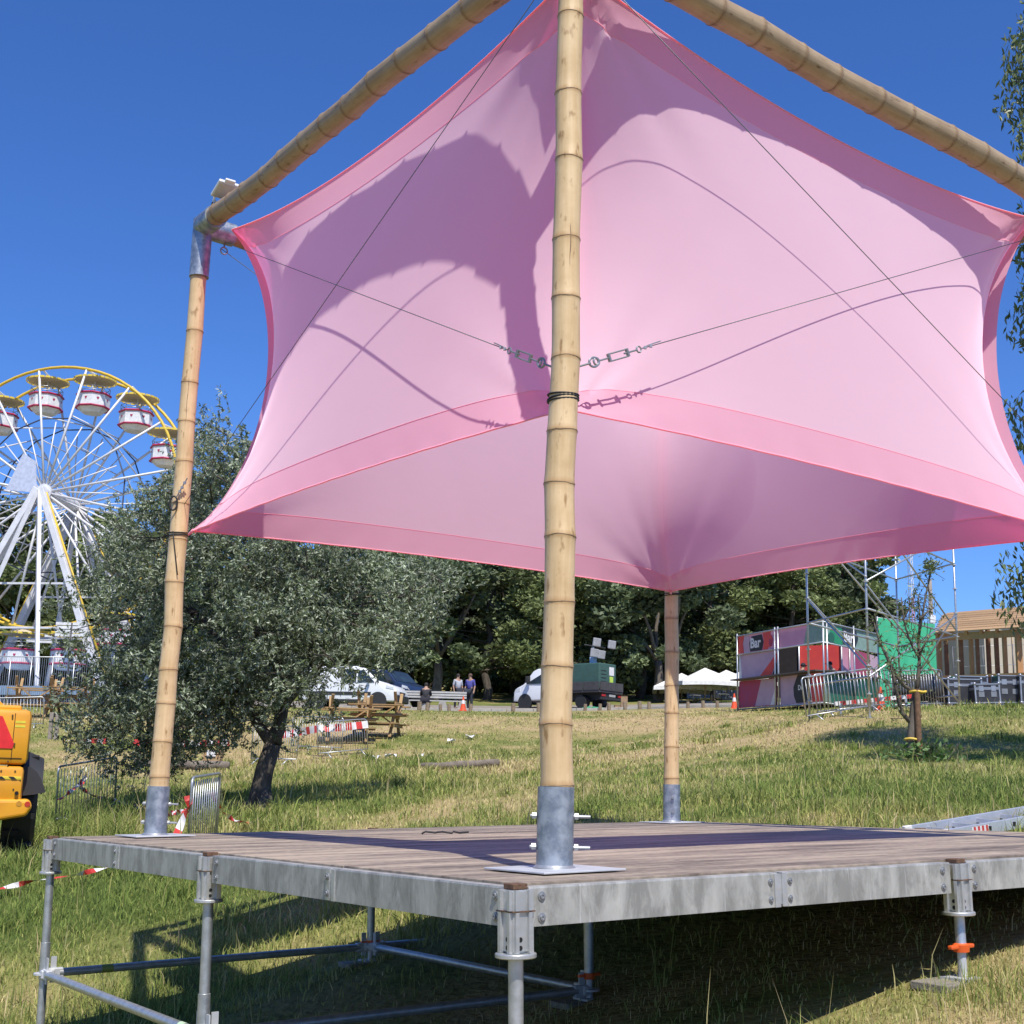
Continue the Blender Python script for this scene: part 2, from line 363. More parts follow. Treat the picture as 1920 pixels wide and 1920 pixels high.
# ------------------------------------------------------------------ stage (local x = right edge v, y = left edge u, z = up)
def stage():
    t = thing('stage_platform', 'aluminium framed stage platform with brown deck panels on scaffold legs', 'stage', M=SM)
    ys = [0, BU/2, BU, BU*1.5, TU]; vmid = 1.0157*K
    xs = [0, vmid, BV, BV+1.5, TV]
    posts_x = [0, BV, TV]; posts_y = [0, BU, TU]
    g = .007
    # deck panels, a hair uneven
    for i in range(2):
        for j in range(4):
            x0 = [0, BV][i]; x1 = [BV, TV][i]
            a = (x0+(.05 if i == 0 else g/2), ys[j]+(.05 if j == 0 else g/2)); b = (x1-(.05 if i == 1 else g/2), ys[j+1]-(.05 if j == 3 else g/2))
            dz = random.uniform(-.0025, .0015)
            mb = MB().box((a[0], a[1], -.021+dz), (b[0], b[1], 0+dz), bev=.002); part('deck_panel', mb, DECK, t)
    # edge beams with lip
    H = .132
    prof = [(.002, -.010), (.048, -.010), (.048, -.022), (.010, -.022), (.010, -H+.012), (.022, -H+.012), (.022, -H), (0, -H), (0, -.016)]
    ins = .055
    def beam_x(x0, x1, y, s):
        mb = MB(); mb.prism([(y+s*p[0], p[1]) for p in prof], x0, x1, axis='x'); return part('edge_beam', mb, ALU, t)
    def beam_y(y0, y1, x, s):
        mb = MB(); mb.prism([(x+s*p[0], p[1]) for p in prof], y0, y1, axis='y'); return part('edge_beam', mb, ALU, t)
    def cut(a):
        out = []
        for i in range(len(a)-1): out.append((a[i], a[i+1]))
        return out
    for k, (a, b) in enumerate(cut(xs)):
        for y, s in ((0, 1), (TU, -1)):
            beam_x(a+(ins if a in posts_x else .014), b-(ins if b in posts_x else .014), y, s)
    for k, (a, b) in enumerate(cut(ys)):
        for x, s in ((0, 1), (TV, -1)):
            beam_y(a+(ins if a in posts_y else .014), b-(ins if b in posts_y else .014), x, s)
    # inner joists carry the panels
    for y in (BU/2, BU, BU*1.5):
        part('joist', MB().box((.06, y-.03, -.10), (TV-.06, y+.03, -.024)), ALU, t)
    part('joist', MB().box((BV-.03, .06, -.104), (BV+.03, TU-.06, -.026)), ALU, t)
    # splice brackets at the mid joints + bolts
    for y in (BU/2, BU*1.5):
        mb = MB().box((-.006, y-.030, -H), (.012, y-.006, -.014)).box((-.009, y+.004, -H+.002), (.012, y+.034, -.012)).box((-.002, y-.008, -H+.01), (.011, y+.006, -.016))
        o = part('splice_bracket', mb, ALU_E, t)
        for z in (-.042, -H+.028): part('bolt', bolt_mb((-.010, y+.019, z), (-1, 0, 0), .009), BOLT, t)
    for x in (vmid, BV+1.5):
        mb = MB().box((x-.034, -.006, -H), (x-.006, .012, -.014)).box((x+.004, -.006, -H+.002), (x+.030, .012, -.012)).box((x-.008, -.002, -H+.01), (x+.006, .011, -.016))
        part('splice_bracket', mb, ALU_E, t)
        for z in (-.042, -H+.028):
            for dx in (-.052, .05): part('bolt', bolt_mb((x+dx, -.001, z), (0, -1, 0), .008), BOLT, t)
    for y in posts_y:
        for sgn in (-1, 1):
            yy = y+sgn*.105
            if 0 < yy < TU:
                for z in (-.040, -H+.026): part('bolt', bolt_mb((-.001, yy, z), (-1, 0, 0), .010), BOLT, t)
    for x in posts_x:
        for sgn in (-1, 1):
            xx = x+sgn*.105
            if 0 < xx < TV:
                for z in (-.040, -H+.026): part('bolt', bolt_mb((xx, -.001, z), (0, -1, 0), .010), BOLT, t)
    # posts, legs
    c = .047; k = .032; q = .019
    plus = [(q, -c), (k, -c), (k, -k), (c, -k), (c, -q), (k-.004, -q), (k-.004, q), (c, q), (c, k), (k, k), (k, c), (q, c), (q, k-.004), (-q, k-.004), (-q, c), (-k, c), (-k, k), (-c, k), (-c, q), (-k+.004, q), (-k+.004, -q), (-c, -q), (-c, -k), (-k, -k), (-k, -c), (-q, -c), (-q, -k+.004), (q, -k+.004)]
    for x in posts_x:
        for y in posts_y:
            inner = 0 < x < TV and 0 < y < TU
            ox = .012 if x == 0 else (-.012 if x == TV else 0); oy = .012 if y == 0 else (-.012 if y == TU else 0)
            px, py = x+ox, y+oy
            wp = SM @ Vector((px, py, 0)); gzz = gz(wp.x, wp.y)
            depth = (wp.z-gzz)/S_W.z+.02
            if not inner:
                mb = MB(); mb.prism([(px+a, py+b) for a, b in plus], -.078, -.016, axis='z'); mb.prism([(px+a, py+b) for a, b in plus], -.206, -.083, axis='z')
                mb.box((px-.036, py-.036, -.2), (px+.036, py+.036, -.02))
                po = part('post_casting', mb, ALU_E, t)
                part('slot', MB().box((px-.045, py-.045, -.0825), (px+.045, py+.045, -.0785)), RUSTWOOD, po)
                for zz in (-.165, -.19): part('peg_hole', MB().tube([(px-.008, py-.0375, zz), (px-.008, py-.0355, zz)], .008, 10), DARK, po)
                for zz in (-.165, -.19): part('peg_hole', MB().tube([(px-.0375, py-.006, zz), (px-.0355, py-.006, zz)], .008, 10), DARK, po)
                part('wooden_block', MB().box((px-.028, py-.028, -.015), (px+.028, py+.028, .003), bev=.003), RUSTWOOD, t)
                part('collar', MB().lathe([(.024, -.222), (.063, -.222), (.066, -.219), (.066, -.210), (.063, -.207), (.024, -.207)], 24, Matrix.Translation((px, py, 0))), ALU_E, t, 'y')
            top = -.10 if inner else -.2225
            jack = (x == BV and y == 0) or inner or (y == TU and x == BV)
            nut = -depth+.15
            if jack:
                part('leg', MB().lathe([(.0215, top), (.0215, -.33), (.027, -.345), (.0275, -.36), (.0275, nut+.012)], 18, Matrix.Translation((px, py, 0))), GALV, t, 'y')
                part('jack_spindle', MB().lathe([(.018, nut+.01), (.018, -depth+.03)], 14, Matrix.Translation((px, py, 0))), WHITE_ZINC, t, 'y')
                mb = MB().lathe([(.022, nut-.022), (.032, nut-.02), (.034, nut+.008), (.024, nut+.014)], 14, Matrix.Translation((px, py, 0)))
                mb.bar((px-.075, py, nut), (px+.075, py, nut), .022, .016, bev=.004)
                part('jack_nut', mb, ORANGE, t, 'y')
                part('foot_plate', MB().box((px-.06, py-.06, -depth+.022), (px+.07, py+.07, -depth+.032)), WHITE_ZINC, t)
                part('sole_board', MB().box((px-.2, py-.07, -depth-.01), (px+.075, py+.11, -depth+.022), bev=.004), mat('grey_board', (.30, .27, .22), .85, 0, (.2, .18, .15), 20, .3), t)
            else:
                part('leg', MB().lathe([(.0242, top), (.0242, -.62), (.0285, -.622), (.0285, -.83), (.0242, -.835), (.0242, -depth-.03)], 18, Matrix.Translation((px, py, 0))), GALV, t, 'y')
    # ledgers with wedge couplers at 0.79 below the deck
    zl = -.80
    def ledger(a, b, dark=False):
        A = Vector((a[0], a[1], zl)); B_ = Vector((b[0], b[1], zl)); d = (B_-A).normalized()
        part('ledger_tube', MB().tube([A+d*.09, B_-d*.09], .0242, 14), GALV, t, 'y')
        for e, s in ((A, d), (B_, -d)):
            mb = MB(); mb.bar(e+s*.022, e+s*.115, .040, .058, bev=.006); mb.bar(e+s*.02, e+s*.06, .062, .05, bev=.008)
            mb.bar(e+s*.055+Vector((0, 0, -.055)), e+s*.055+Vector((0, 0, .095)), .007, .034, up=s)
            part('wedge_coupler', mb, WHITE_ZINC, t)
    for a, b in [((.012, TU-.012), (.012, BU)), ((.012, BU), (.012, .012)), ((.012, TU-.012), (BV, TU-.012)), ((.012, BU), (BV, BU)), ((BV, TU-.012), (BV, BU)), ((BV, BU), (BV, .012)) if False else ((BV, TU-.012), (TV-.012, TU-.012))]:
        ledger(a, b)
    for x, y in ((.012, TU-.012), (.012, BU), (.012, .012), (BV, TU-.012), (BV, BU)):
        part('rosette', MB().lathe([(.024, zl-.006), (.06, zl-.005), (.06, zl+.005), (.024, zl+.006)], 16, Matrix.Translation((x, y, 0))), WHITE_ZINC, t, 'y')
    part('marker_tape', MB().tube([(.012, BU+.26, zl), (.012, BU+.20, zl)], .0249, 14), mat('pale_tape', (.55, .72, .5), .5), t, 'y')
    part('marker_tape', MB().tube([(.012, BU+.105, zl), (.012, BU+.06, zl)], .0255, 14), LIME, t, 'y')
    part('marker_tape', MB().tube([(.36, TU-.012, zl), (.43, TU-.012, zl)], .0249, 14), mat('olive_tape', (.22, .26, .06), .6), t, 'y')
    return t
def bolt_mb(p, n, r):
    p = Vector(p); n = Vector(n).normalized()
    M = n.to_track_quat('Z', 'Y').to_matrix().to_4x4(); M.translation = p
    mb = MB(); mb.lathe([(r*1.5, -.002), (r*1.5, .0025), (r*.95, .003), (r*.9, .007), (r*.45, .0072), (r*.4, .005), (0, .005)], 12, M); return mb
stage()

# ------------------------------------------------------------------ bamboo
def bamboo_material(name='bamboo', ca=(.50, .335, .155), cb=(.78, .585, .34)):
    m = D.materials.new(name); m.use_nodes = True; N = m.node_tree.nodes; L = m.node_tree.links; b = N['Principled BSDF']
    tc = N.new('ShaderNodeTexCoord'); mp = N.new('ShaderNodeMapping'); mp.inputs['Scale'].default_value = (1, 1, .05); L.new(tc.outputs['Object'], mp.inputs[0])
    n1 = N.new('ShaderNodeTexNoise'); n1.inputs['Scale'].default_value = 60; n1.inputs['Detail'].default_value = 5; L.new(mp.outputs[0], n1.inputs[0])
    n2 = N.new('ShaderNodeTexNoise'); n2.inputs['Scale'].default_value = 5; n2.inputs['Detail'].default_value = 6; n2.inputs['Roughness'].default_value = .65; L.new(tc.outputs['Object'], n2.inputs[0])
    c1 = N.new('ShaderNodeValToRGB'); e = c1.color_ramp.elements
    e[0].position = .3; e[0].color = (*ca, 1); e[1].position = .75; e[1].color = (*cb, 1)
    mx0 = N.new('ShaderNodeMath'); mx0.operation = 'MULTIPLY_ADD'; L.new(n1.outputs[0], mx0.inputs[0]); mx0.inputs[1].default_value = .38; 
    mu = N.new('ShaderNodeMath'); mu.operation = 'MULTIPLY'; L.new(n2.outputs[0], mu.inputs[0]); mu.inputs[1].default_value = .65; L.new(mu.outputs[0], mx0.inputs[2])
    L.new(mx0.outputs[0], c1.inputs[0])
    # dark specks
    n3 = N.new('ShaderNodeTexNoise'); n3.inputs['Scale'].default_value = 38; n3.inputs['Detail'].default_value = 3; 
    mp3 = N.new('ShaderNodeMapping'); mp3.inputs['Scale'].default_value = (1, 1, .35); L.new(tc.outputs['Object'], mp3.inputs[0]); L.new(mp3.outputs[0], n3.inputs[0])
    c3 = N.new('ShaderNodeValToRGB'); c3.color_ramp.elements[0].position = .62; c3.color_ramp.elements[0].color = (1, 1, 1, 1); c3.color_ramp.elements[1].position = .74; c3.color_ramp.elements[1].color = (.55, .47, .38, 1); L.new(n3.outputs[0], c3.inputs[0])
    at_ = N.new('ShaderNodeAttribute'); at_.attribute_name = 'node'
    c4 = N.new('ShaderNodeValToRGB'); c4.color_ramp.elements[0].position = .0; c4.color_ramp.elements[0].color = (1, 1, 1, 1); c4.color_ramp.elements[1].position = 1; c4.color_ramp.elements[1].color = (.72, .64, .55, 1); L.new(at_.outputs['Fac'], c4.inputs[0])
    def mul(a, b_):
        x = N.new('ShaderNodeMix'); x.data_type = 'RGBA'; x.blend_type = 'MULTIPLY'; x.inputs[0].default_value = 1; L.new(a, x.inputs[6]); L.new(b_, x.inputs[7]); return x.outputs[2]
    L.new(mul(mul(c1.outputs[0], c3.outputs[0]), c4.outputs[0]), b.inputs['Base Color'])
    b.inputs['Roughness'].default_value = .48; b.inputs['Specular IOR Level'].default_value = .4
    bp = N.new('ShaderNodeBump'); bp.inputs['Strength'].default_value = .15; bp.inputs['Distance'].default_value = .01; L.new(n1.outputs[0], bp.inputs['Height']); L.new(bp.outputs[0], b.inputs['Normal'])
    return m
BAMBOO = bamboo_material(); BAMBOO_B = bamboo_material('shaded_beam_bamboo', (.25, .165, .09), (.46, .35, .215))  # second one is darker for the top beams: underside shade put into the colour
NODE = mat('bamboo_node', (.36, .25, .14), .7, 0, (.16, .11, .07), 30, .3)
def axis_M(p, q):
    d = (Vector(q)-Vector(p)).normalized(); M = d.to_track_quat('Z', 'Y').to_matrix().to_4x4(); M.translation = Vector(p); return M
def culm(parent, Lg, r0, r1, seed, step0=.20, step1=.30, wob=.010, start=0.0, bm_=None):
    """bamboo culm along local z with swollen nodes"""
    rnd = random.Random(seed); n = 22
    nodes = []; z = start+rnd.uniform(.05, .2)
    while z < Lg-.03:
        nodes.append(z); z += (step0+(step1-step0)*z/Lg)*rnd.uniform(.80, 1.18)
    zs = [(start, 0)]
    for a in nodes: zs += [(a-.05, .1), (a-.018, .35), (a-.004, .9), (a+.0005, 1.0), (a+.005, .75), (a+.02, .3), (a+.055, .08)]
    zs.append((Lg, 0)); zs.sort()
    ph = [rnd.uniform(0, 6.28) for _ in range(4)]
    kz = [start-.3]+nodes+[Lg+.3]; kx = [rnd.gauss(0, .0034) for _ in kz]; ky = [rnd.gauss(0, .0034) for _ in kz]; kr = [rnd.uniform(.985, 1.025) for _ in kz]
    def ctr(z): 
        e = math.sin(math.pi*min(1, max(0, (z-start)/(Lg-start))))
        return Vector((wob*e*(math.sin(z*1.3+ph[0])+.5*math.sin(z*3.1+ph[1]))+float(np.interp(z, kz, kx)), wob*e*(math.sin(z*1.1+ph[2])+.5*math.sin(z*2.7+ph[3]))+float(np.interp(z, kz, ky)), z))
    V = []; A = []
    for z, k in zs:
        r = (r0+(r1-r0)*z/Lg)*(.962+.058*k)*float(np.interp(z, kz, kr)); c = ctr(z)
        for j in range(n):
            t = 2*math.pi*j/n; V.append((c.x+r*math.cos(t), c.y+r*math.sin(t), z)); A.append(k if k > .7 else 0)
    Fc = [(i*n+j, i*n+(j+1) % n, (i+1)*n+(j+1) % n, (i+1)*n+j) for i in range(len(zs)-1) for j in range(n)]
    Fc += [tuple(range(n-1, -1, -1)), tuple((len(zs)-1)*n+j for j in range(n))]
    mb = MB(); mb.add(V, Fc); me = mb.mesh('culm', bm_ or BAMBOO, 'y'); a = me.attributes.new('node', 'FLOAT', 'POINT'); a.data.foreach_set('value', A)
    o = link('culm', me, parent)
    for a_ in nodes:
        r = (r0+(r1-r0)*a_/Lg)*1.019*float(np.interp(a_, kz, kr)); c = ctr(a_)
        rm = MB(); k = 22; pts = []
        for j in range(k):
            t = 2*math.pi*j/k; zz = a_-.0015+.004*math.sin(t*2+a_*9)*rnd.uniform(.2, 1)
            pts.append((c.x+r*math.cos(t), c.y+r*math.sin(t), zz))
        rm.tube(pts, .0015, 5, closed=True)
        part('node_ring', rm, NODE, o, 'all')
    return o, ctr
PB = {'M': S(PA2, PA), 'L': S(PA2, TU-PA), 'E': S(TV-PA2, TU-PA), 'R': S(4.2, PA)}
HT = z_at(PB['L'], 425)
TOPZ = {'L': HT, 'M': HT-.05, 'R': HT-.26, 'E': HT-.1}
PT = {k: Vector((PB[k].x, PB[k].y, TOPZ[k])) for k in PB}
CEN = (PT['L']+PT['M']+PT['R']+PT['E'])/4
DESC = {'M': 'bamboo pole at the front corner, black cord wound round it below the turnbuckles', 'L': 'bamboo pole in a steel sleeve beside the olive tree, under the floodlight',
        'E': 'bamboo pole at the far corner under the lowest point of the pink sail', 'R': 'bamboo pole at the corner near the lying ladder'}
def pole(k, seed):
    b = PB[k]; t = thing('bamboo_pole', DESC[k], 'pole', M=axis_M(b, PT[k])); Lg = (PT[k]-b).length
    t.rotation_mode = 'XYZ'
    culm(t, Lg-.02, .062, .053, seed, .21, .34, .004, start=.22)
    sl = part('steel_sleeve', MB().lathe([(.060, .0), (.0675, .0), (.0675, .30), (.060, .30)], 28), GALV_D, t, 'y')
    # square foot plate, aligned with the deck edges
    mbx = MB(); mbx.box((-.185, -.185, .004), (.185, .185, .011), bev=.002)
    loc = t.matrix_world.inverted() @ SM
    loc.translation = (0, 0, 0); mbx.v = [tuple(loc @ Vector(p)) for p in mbx.v]
    part('foot_plate', mbx, WHITE_ZINC, t)
    mw_ = MB(); mw_.lathe([(.0675, .010), (.080, .011), (.0675, .022)], 26); part('weld', mw_, GALV, t, 'y')
    vd = (t.matrix_world.to_3x3().inverted() @ CAM_R).normalized(); vd.z = 0; vd.normalize()
    if k == 'E': vd = Vector((-vd.y, vd.x, 0))
    for z in (.085, .195):
        mb = MB(); a = vd*-.092; e = vd*.128
        mb.tube([a+Vector((0, 0, z)), e+Vector((0, 0, z))], .006, 8)
        for q0, q1 in ((-.086, -.070), (.070, .084)):
            mb.tube([vd*q0+Vector((0, 0, z)), vd*q1+Vector((0, 0, z))], .013, 6)
        part('cross_bolt', mb, BOLT, t)
    # top sleeve with stubs
    part('top_sleeve', MB().lathe([(.056, Lg-(.2 if k == 'M' else .36)), (.0645, Lg-(.2 if k == 'M' else .36)), (.0645, Lg+.045), (.056, Lg+.045)], 26), GALV_D, t, 'y')
    return t
def cracks(t, spec):
    for z0, z1, off in spec:
        vd = (t.matrix_world.to_3x3().inverted() @ (EYEV-t.matrix_world.translation)).normalized(); vd.z = 0; vd.normalize(); sd = Vector((-vd.y, vd.x, 0))
        r = .0585; pts = [vd*(math.sqrt(r*r-off*off))+sd*(off+.002*math.sin(i*1.7))+Vector((0, 0, z0+(z1-z0)*i/6)) for i in range(7)]
        part('crack', MB().tube(pts, [.0006, .0013, .0015, .0014, .0015, .0012, .0006], 5), NODE, t, 'all')
POLES = {k: pole(k, i*7+3) for i, k in enumerate('MLER')}
cracks(POLES['M'], [(1.02, 1.36, .006), (.55, .80, -.02), (2.2, 2.5, .018)]); cracks(POLES['L'], [(1.15, 1.45, .01), (2.6, 2.9, -.012)]); cracks(POLES['E'], [(.62, 1.0, -.008)])
def beam(a, b, label, seed, r=.070):
    A, B_ = PT[a], PT[b]; d = (B_-A).normalized(); M = axis_M(A+d*.02, B_)
    t = thing('bamboo_beam', label, 'beam', M=M); Lg = (B_-A).length-.04
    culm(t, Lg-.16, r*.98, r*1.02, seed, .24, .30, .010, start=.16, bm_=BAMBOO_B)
    for z0, z1 in ((.0, .20), (Lg-.20, Lg)):
        part('steel_sleeve', MB().lathe([(.068, z0), (.0765, z0), (.0765, z1), (.068, z1)], 26), GALV_D, t, 'y')
    return t
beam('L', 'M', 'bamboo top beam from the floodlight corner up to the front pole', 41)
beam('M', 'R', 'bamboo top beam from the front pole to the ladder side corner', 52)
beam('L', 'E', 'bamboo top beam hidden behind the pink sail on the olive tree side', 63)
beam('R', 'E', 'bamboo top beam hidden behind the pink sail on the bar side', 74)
# ------------------------------------------------------------------ sail
def fabric(name, col, tcol, tr=.42, rough=.75):
    m = D.materials.new(name); m.use_nodes = True; nt = m.node_tree; N = nt.nodes; L = nt.links
    N.remove(N['Principled BSDF'])
    out = N['Material Output']
    df = N.new('ShaderNodeBsdfDiffuse'); tl = N.new('ShaderNodeBsdfTranslucent'); gl = N.new('ShaderNodeBsdfGlossy'); gl.inputs['Roughness'].default_value = .6
    tc = N.new('ShaderNodeTexCoord'); nz = N.new('ShaderNodeTexNoise'); nz.inputs['Scale'].default_value = 2.5; nz.inputs['Detail'].default_value = 5; L.new(tc.outputs['Object'], nz.inputs[0])
    cr = N.new('ShaderNodeValToRGB'); cr.color_ramp.elements[0].position = .3; cr.color_ramp.elements[1].position = .7
    cr.color_ramp.elements[0].color = (*[c*.96 for c in col], 1); cr.color_ramp.elements[1].color = (*col, 1); L.new(nz.outputs[0], cr.inputs[0])
    L.new(cr.outputs[0], df.inputs[0]); tl.inputs[0].default_value = (*tcol, 1); gl.inputs[0].default_value = (1, .93, .97, 1)
    n2 = N.new('ShaderNodeTexNoise'); n2.inputs['Scale'].default_value = 420; n2.inputs['Detail'].default_value = 2; L.new(tc.outputs['Object'], n2.inputs[0])
    bp = N.new('ShaderNodeBump'); bp.inputs['Strength'].default_value = .10; bp.inputs['Distance'].default_value = .002; L.new(n2.outputs[0], bp.inputs['Height'])
    mp = N.new('ShaderNodeMapping'); mp.inputs['Scale'].default_value = (1.2, 1.2, 5); L.new(tc.outputs['Object'], mp.inputs[0]); n3 = N.new('ShaderNodeTexNoise'); n3.inputs['Scale'].default_value = 2.4; n3.inputs['Detail'].default_value = 4; L.new(mp.outputs[0], n3.inputs[0])
    b2 = N.new('ShaderNodeBump'); b2.inputs['Strength'].default_value = .045; b2.inputs['Distance'].default_value = .03; L.new(n3.outputs[0], b2.inputs['Height']); L.new(bp.outputs[0], b2.inputs['Normal'])
    for s_ in (df, tl): L.new(b2.outputs[0], s_.inputs['Normal'])
    m1 = N.new('ShaderNodeMixShader'); m1.inputs[0].default_value = tr; L.new(df.outputs[0], m1.inputs[1]); L.new(tl.outputs[0], m1.inputs[2])
    fr = N.new('ShaderNodeFresnel'); fr.inputs[0].default_value = 1.35
    fm = N.new('ShaderNodeMath'); fm.operation = 'MULTIPLY'; fm.inputs[1].default_value = .18; L.new(fr.outputs[0], fm.inputs[0])
    m2 = N.new('ShaderNodeMixShader'); L.new(fm.outputs[0], m2.inputs[0]); L.new(m1.outputs[0], m2.inputs[1]); L.new(gl.outputs[0], m2.inputs[2])
    sh = N.new('ShaderNodeBsdfSheen'); sh.inputs['Color'].default_value = (*[min(1, c*1.15)*.75 for c in col], 1); sh.inputs['Roughness'].default_value = .6
    ad = N.new('ShaderNodeAddShader'); L.new(m2.outputs[0], ad.inputs[0]); L.new(sh.outputs[0], ad.inputs[1])
    L.new(ad.outputs[0], out.inputs[0]); return m
FAB = fabric('pink_stretch_fabric', (.83, .63, .69), (1.0, .14, .50), .50)
HEM = fabric('pink_hem_fabric', (.86, .53, .63), (1.0, .08, .32), .52)
def sail():
    n, m = 30, 26; NN = 4*n
    tops = {}; bots = {}
    pc = Vector((CEN.x, CEN.y, 0))
    for k in 'LMRE':
        inw = Vector((CEN.x-PT[k].x, CEN.y-PT[k].y, 0)).normalized()
        tops[k] = Vector((PT[k].x, PT[k].y, PT[k].z))+inw*SAIL_IN+Vector((0, 0, -.03))
    for k, py in (('L', 996), ('M', 755), ('E', 1112), ('R', 1004)):
        inw = Vector((CEN.x-PB[k].x, CEN.y-PB[k].y, 0)).normalized()
        z = z_at(PB[k], py) if py else None
        bots[k] = (PB[k], inw, z)
    zR = bots['L'][2]*.5+bots['M'][2]*.5
    bots = {k: Vector((b.x, b.y, (z if z is not None else zR)))+inw*.095 for k, (b, inw, z) in bots.items()}
    order = 'LMRE'
    idx = lambda i, j: (i % NN)*(m+1)+j
    Nn = NN*(m+1)
    fixed = {}
    for c, k in enumerate(order):
        fixed[idx(c*n, 0)] = bots[k]; fixed[idx(c*n, m)] = tops[k]
    rows = []; cols = []; qs = []
    A = np.zeros((Nn, Nn))
    def e(a, b, q):
        A[a, a] += q; A[b, b] += q; A[a, b] -= q; A[b, a] -= q
    for i in range(NN):
        for j in range(m+1):
            qh = 1.0 if 0 < j < m else (Q_TOP if j == m else Q_BOT)
            e(idx(i, j), idx(i+1, j), qh)
            if j < m: e(idx(i, j), idx(i, j+1), (Q_COR if i % n == 0 else Q_V))
    fr = [i for i in range(Nn) if i not in fixed]; fx = list(fixed)
    Pf = np.array([fixed[i][:] for i in fx])
    X = np.linalg.solve(A[np.ix_(fr, fr)], -A[np.ix_(fr, fx)] @ Pf)
    P = np.zeros((Nn, 3)); P[fr] = X; P[fx] = Pf
    t = thing('shade_sail', 'stretched pink fabric sail tied as an open box between four bamboo poles', 'sail', loc=(CEN.x, CEN.y, min(b.z for b in bots.values())))
    og = np.array(t.location)
    P3 = P.reshape(NN, m+1, 3)
    # resample: columns by arc length so the hem keeps an even width, finer towards the corners for the tension creases
    HB = .17; NS = 73; NI = 34
    def column(c):
        s = np.r_[0, np.cumsum(np.linalg.norm(np.diff(c, axis=0), axis=1))]; Lc = s[-1]
        ti = .5-.5*np.cos(np.pi*np.linspace(0, 1, NI)); ti = .55*ti+.45*np.linspace(0, 1, NI)
        ss = np.r_[np.linspace(0, HB, 5), (HB+(Lc-2*HB)*ti)[1:-1], np.linspace(Lc-HB, Lc, 5)]
        return np.stack([np.interp(ss, s, c[:, a]) for a in range(3)], -1), ss, Lc
    CORNER = {}
    ctr0 = np.array([CEN.x, CEN.y, 0.0])
    for c in range(4):
        i0 = c*n; W = P3[[(i0+i) % NN for i in range(n+1)]]
        us = n*(.5-.5*np.cos(np.pi*np.linspace(0, 1, NS))); us = .75*us+.25*np.linspace(0, n, NS)
        # smooth (Catmull-Rom) interpolation across columns
        def inter(u):
            k = min(int(u), n-1); f = u-k; p0, p1, p2, p3 = W[max(k-1, 0)], W[k], W[k+1], W[min(k+2, n)]
            return .5*((2*p1)+(-p0+p2)*f+(2*p0-5*p1+4*p2-p3)*f*f+(-p0+3*p1-3*p2+p3)*f**3)
        cols = [column(inter(u)) for u in us]
        G = np.stack([q[0] for q in cols]); R = G.shape[1]
        ch = W[n, 0]-W[0, 0]; nv = np.array([-ch[1], ch[0], 0]); nv /= np.linalg.norm(nv); mid = (W[0, 0]+W[n, 0])/2-ctr0
        if nv @ mid < 0: nv = -nv
        hs_ = [np.r_[0, np.cumsum(np.linalg.norm(np.diff(G[:, j], axis=0), axis=1))] for j in range(R)]
        for a_ in range(NS):
            for j in range(R):
                ss, Lc = cols[a_][1], cols[a_][2]; dsp = 0
                for (x, z, ph_) in ((hs_[0][a_], ss[j], 0), (hs_[0][-1]-hs_[0][a_], ss[j], 1.3), (hs_[-1][a_], Lc-ss[j], 2.1), (hs_[-1][-1]-hs_[-1][a_], Lc-ss[j], 3.4)):
                    r = math.hypot(x, z)
                    if r < 1.6:
                        th = math.atan2(z, x+1e-6); e_ = math.sin(th*2); dsp += .016*e_*min(1, r/.10)*math.exp(-r/.42)*(math.sin(11*th+ph_+c)+.6*math.sin(19*th+2*ph_))
                dsp += .0022*math.sin(hs_[0][a_]*21+3*math.sin(ss[j]*9))*math.exp(-ss[j]/.10)
                G[a_, j] += nv*dsp
        for q, a_ in ((c, 0), ((c+1) % 4, NS-1)): CORNER.setdefault(q, G[a_])
        G[0] = CORNER[c]; G[-1] = CORNER[(c+1) % 4]
        def sub(j0, j1, name, mt):
            V = []; Fc = []; w = j1-j0+1
            for a_ in range(NS):
                for j in range(j0, j1+1): V.append(tuple(G[a_, j]-og))
            for a_ in range(NS-1):
                for b_ in range(w-1): Fc.append((a_*w+b_, (a_+1)*w+b_, (a_+1)*w+b_+1, a_*w+b_+1))
            mb = MB(); mb.add(V, Fc); return part(name, mb, mt, t, 'all')
        sub(4, R-5, 'wall_panel', FAB); sub(0, 4, 'bottom_hem', HEM); sub(R-5, R-1, 'top_hem', HEM)
        for j in (4, R-5): part('hem_seam', MB().tube([G[a_, j]-og for a_ in range(NS)], .0017, 5), HEM, t, 'all')
        for j in (0, R-1): part('hem_cord', MB().tube([G[a_, j]-og for a_ in range(NS)], .0045, 6), HEM, t, 'all')
    # doubled fins along the four corners
    for c in range(4):
        col = CORNER[c]; R = len(col); V = []; ctr = np.array([CEN.x, CEN.y, 0])
        for j in range(R):
            d = col[j]-ctr; d[2] = 0; d /= np.linalg.norm(d)
            e_ = math.sin(math.pi*j/(R-1))
            V += [tuple(col[j]-og), tuple(col[j]+d*(.012+.075*e_)-og)]
        mb = MB(); mb.add(V, [(2*j, 2*j+1, 2*j+3, 2*j+2) for j in range(R-1)]); part('corner_fin', mb, HEM, t, 'all')
    return t, tops, bots
SAIL_IN, Q_TOP, Q_BOT, Q_COR, Q_V = .21, 190.0, 900.0, 3.4, 4.1
SAIL, STOP, SBOT = sail()

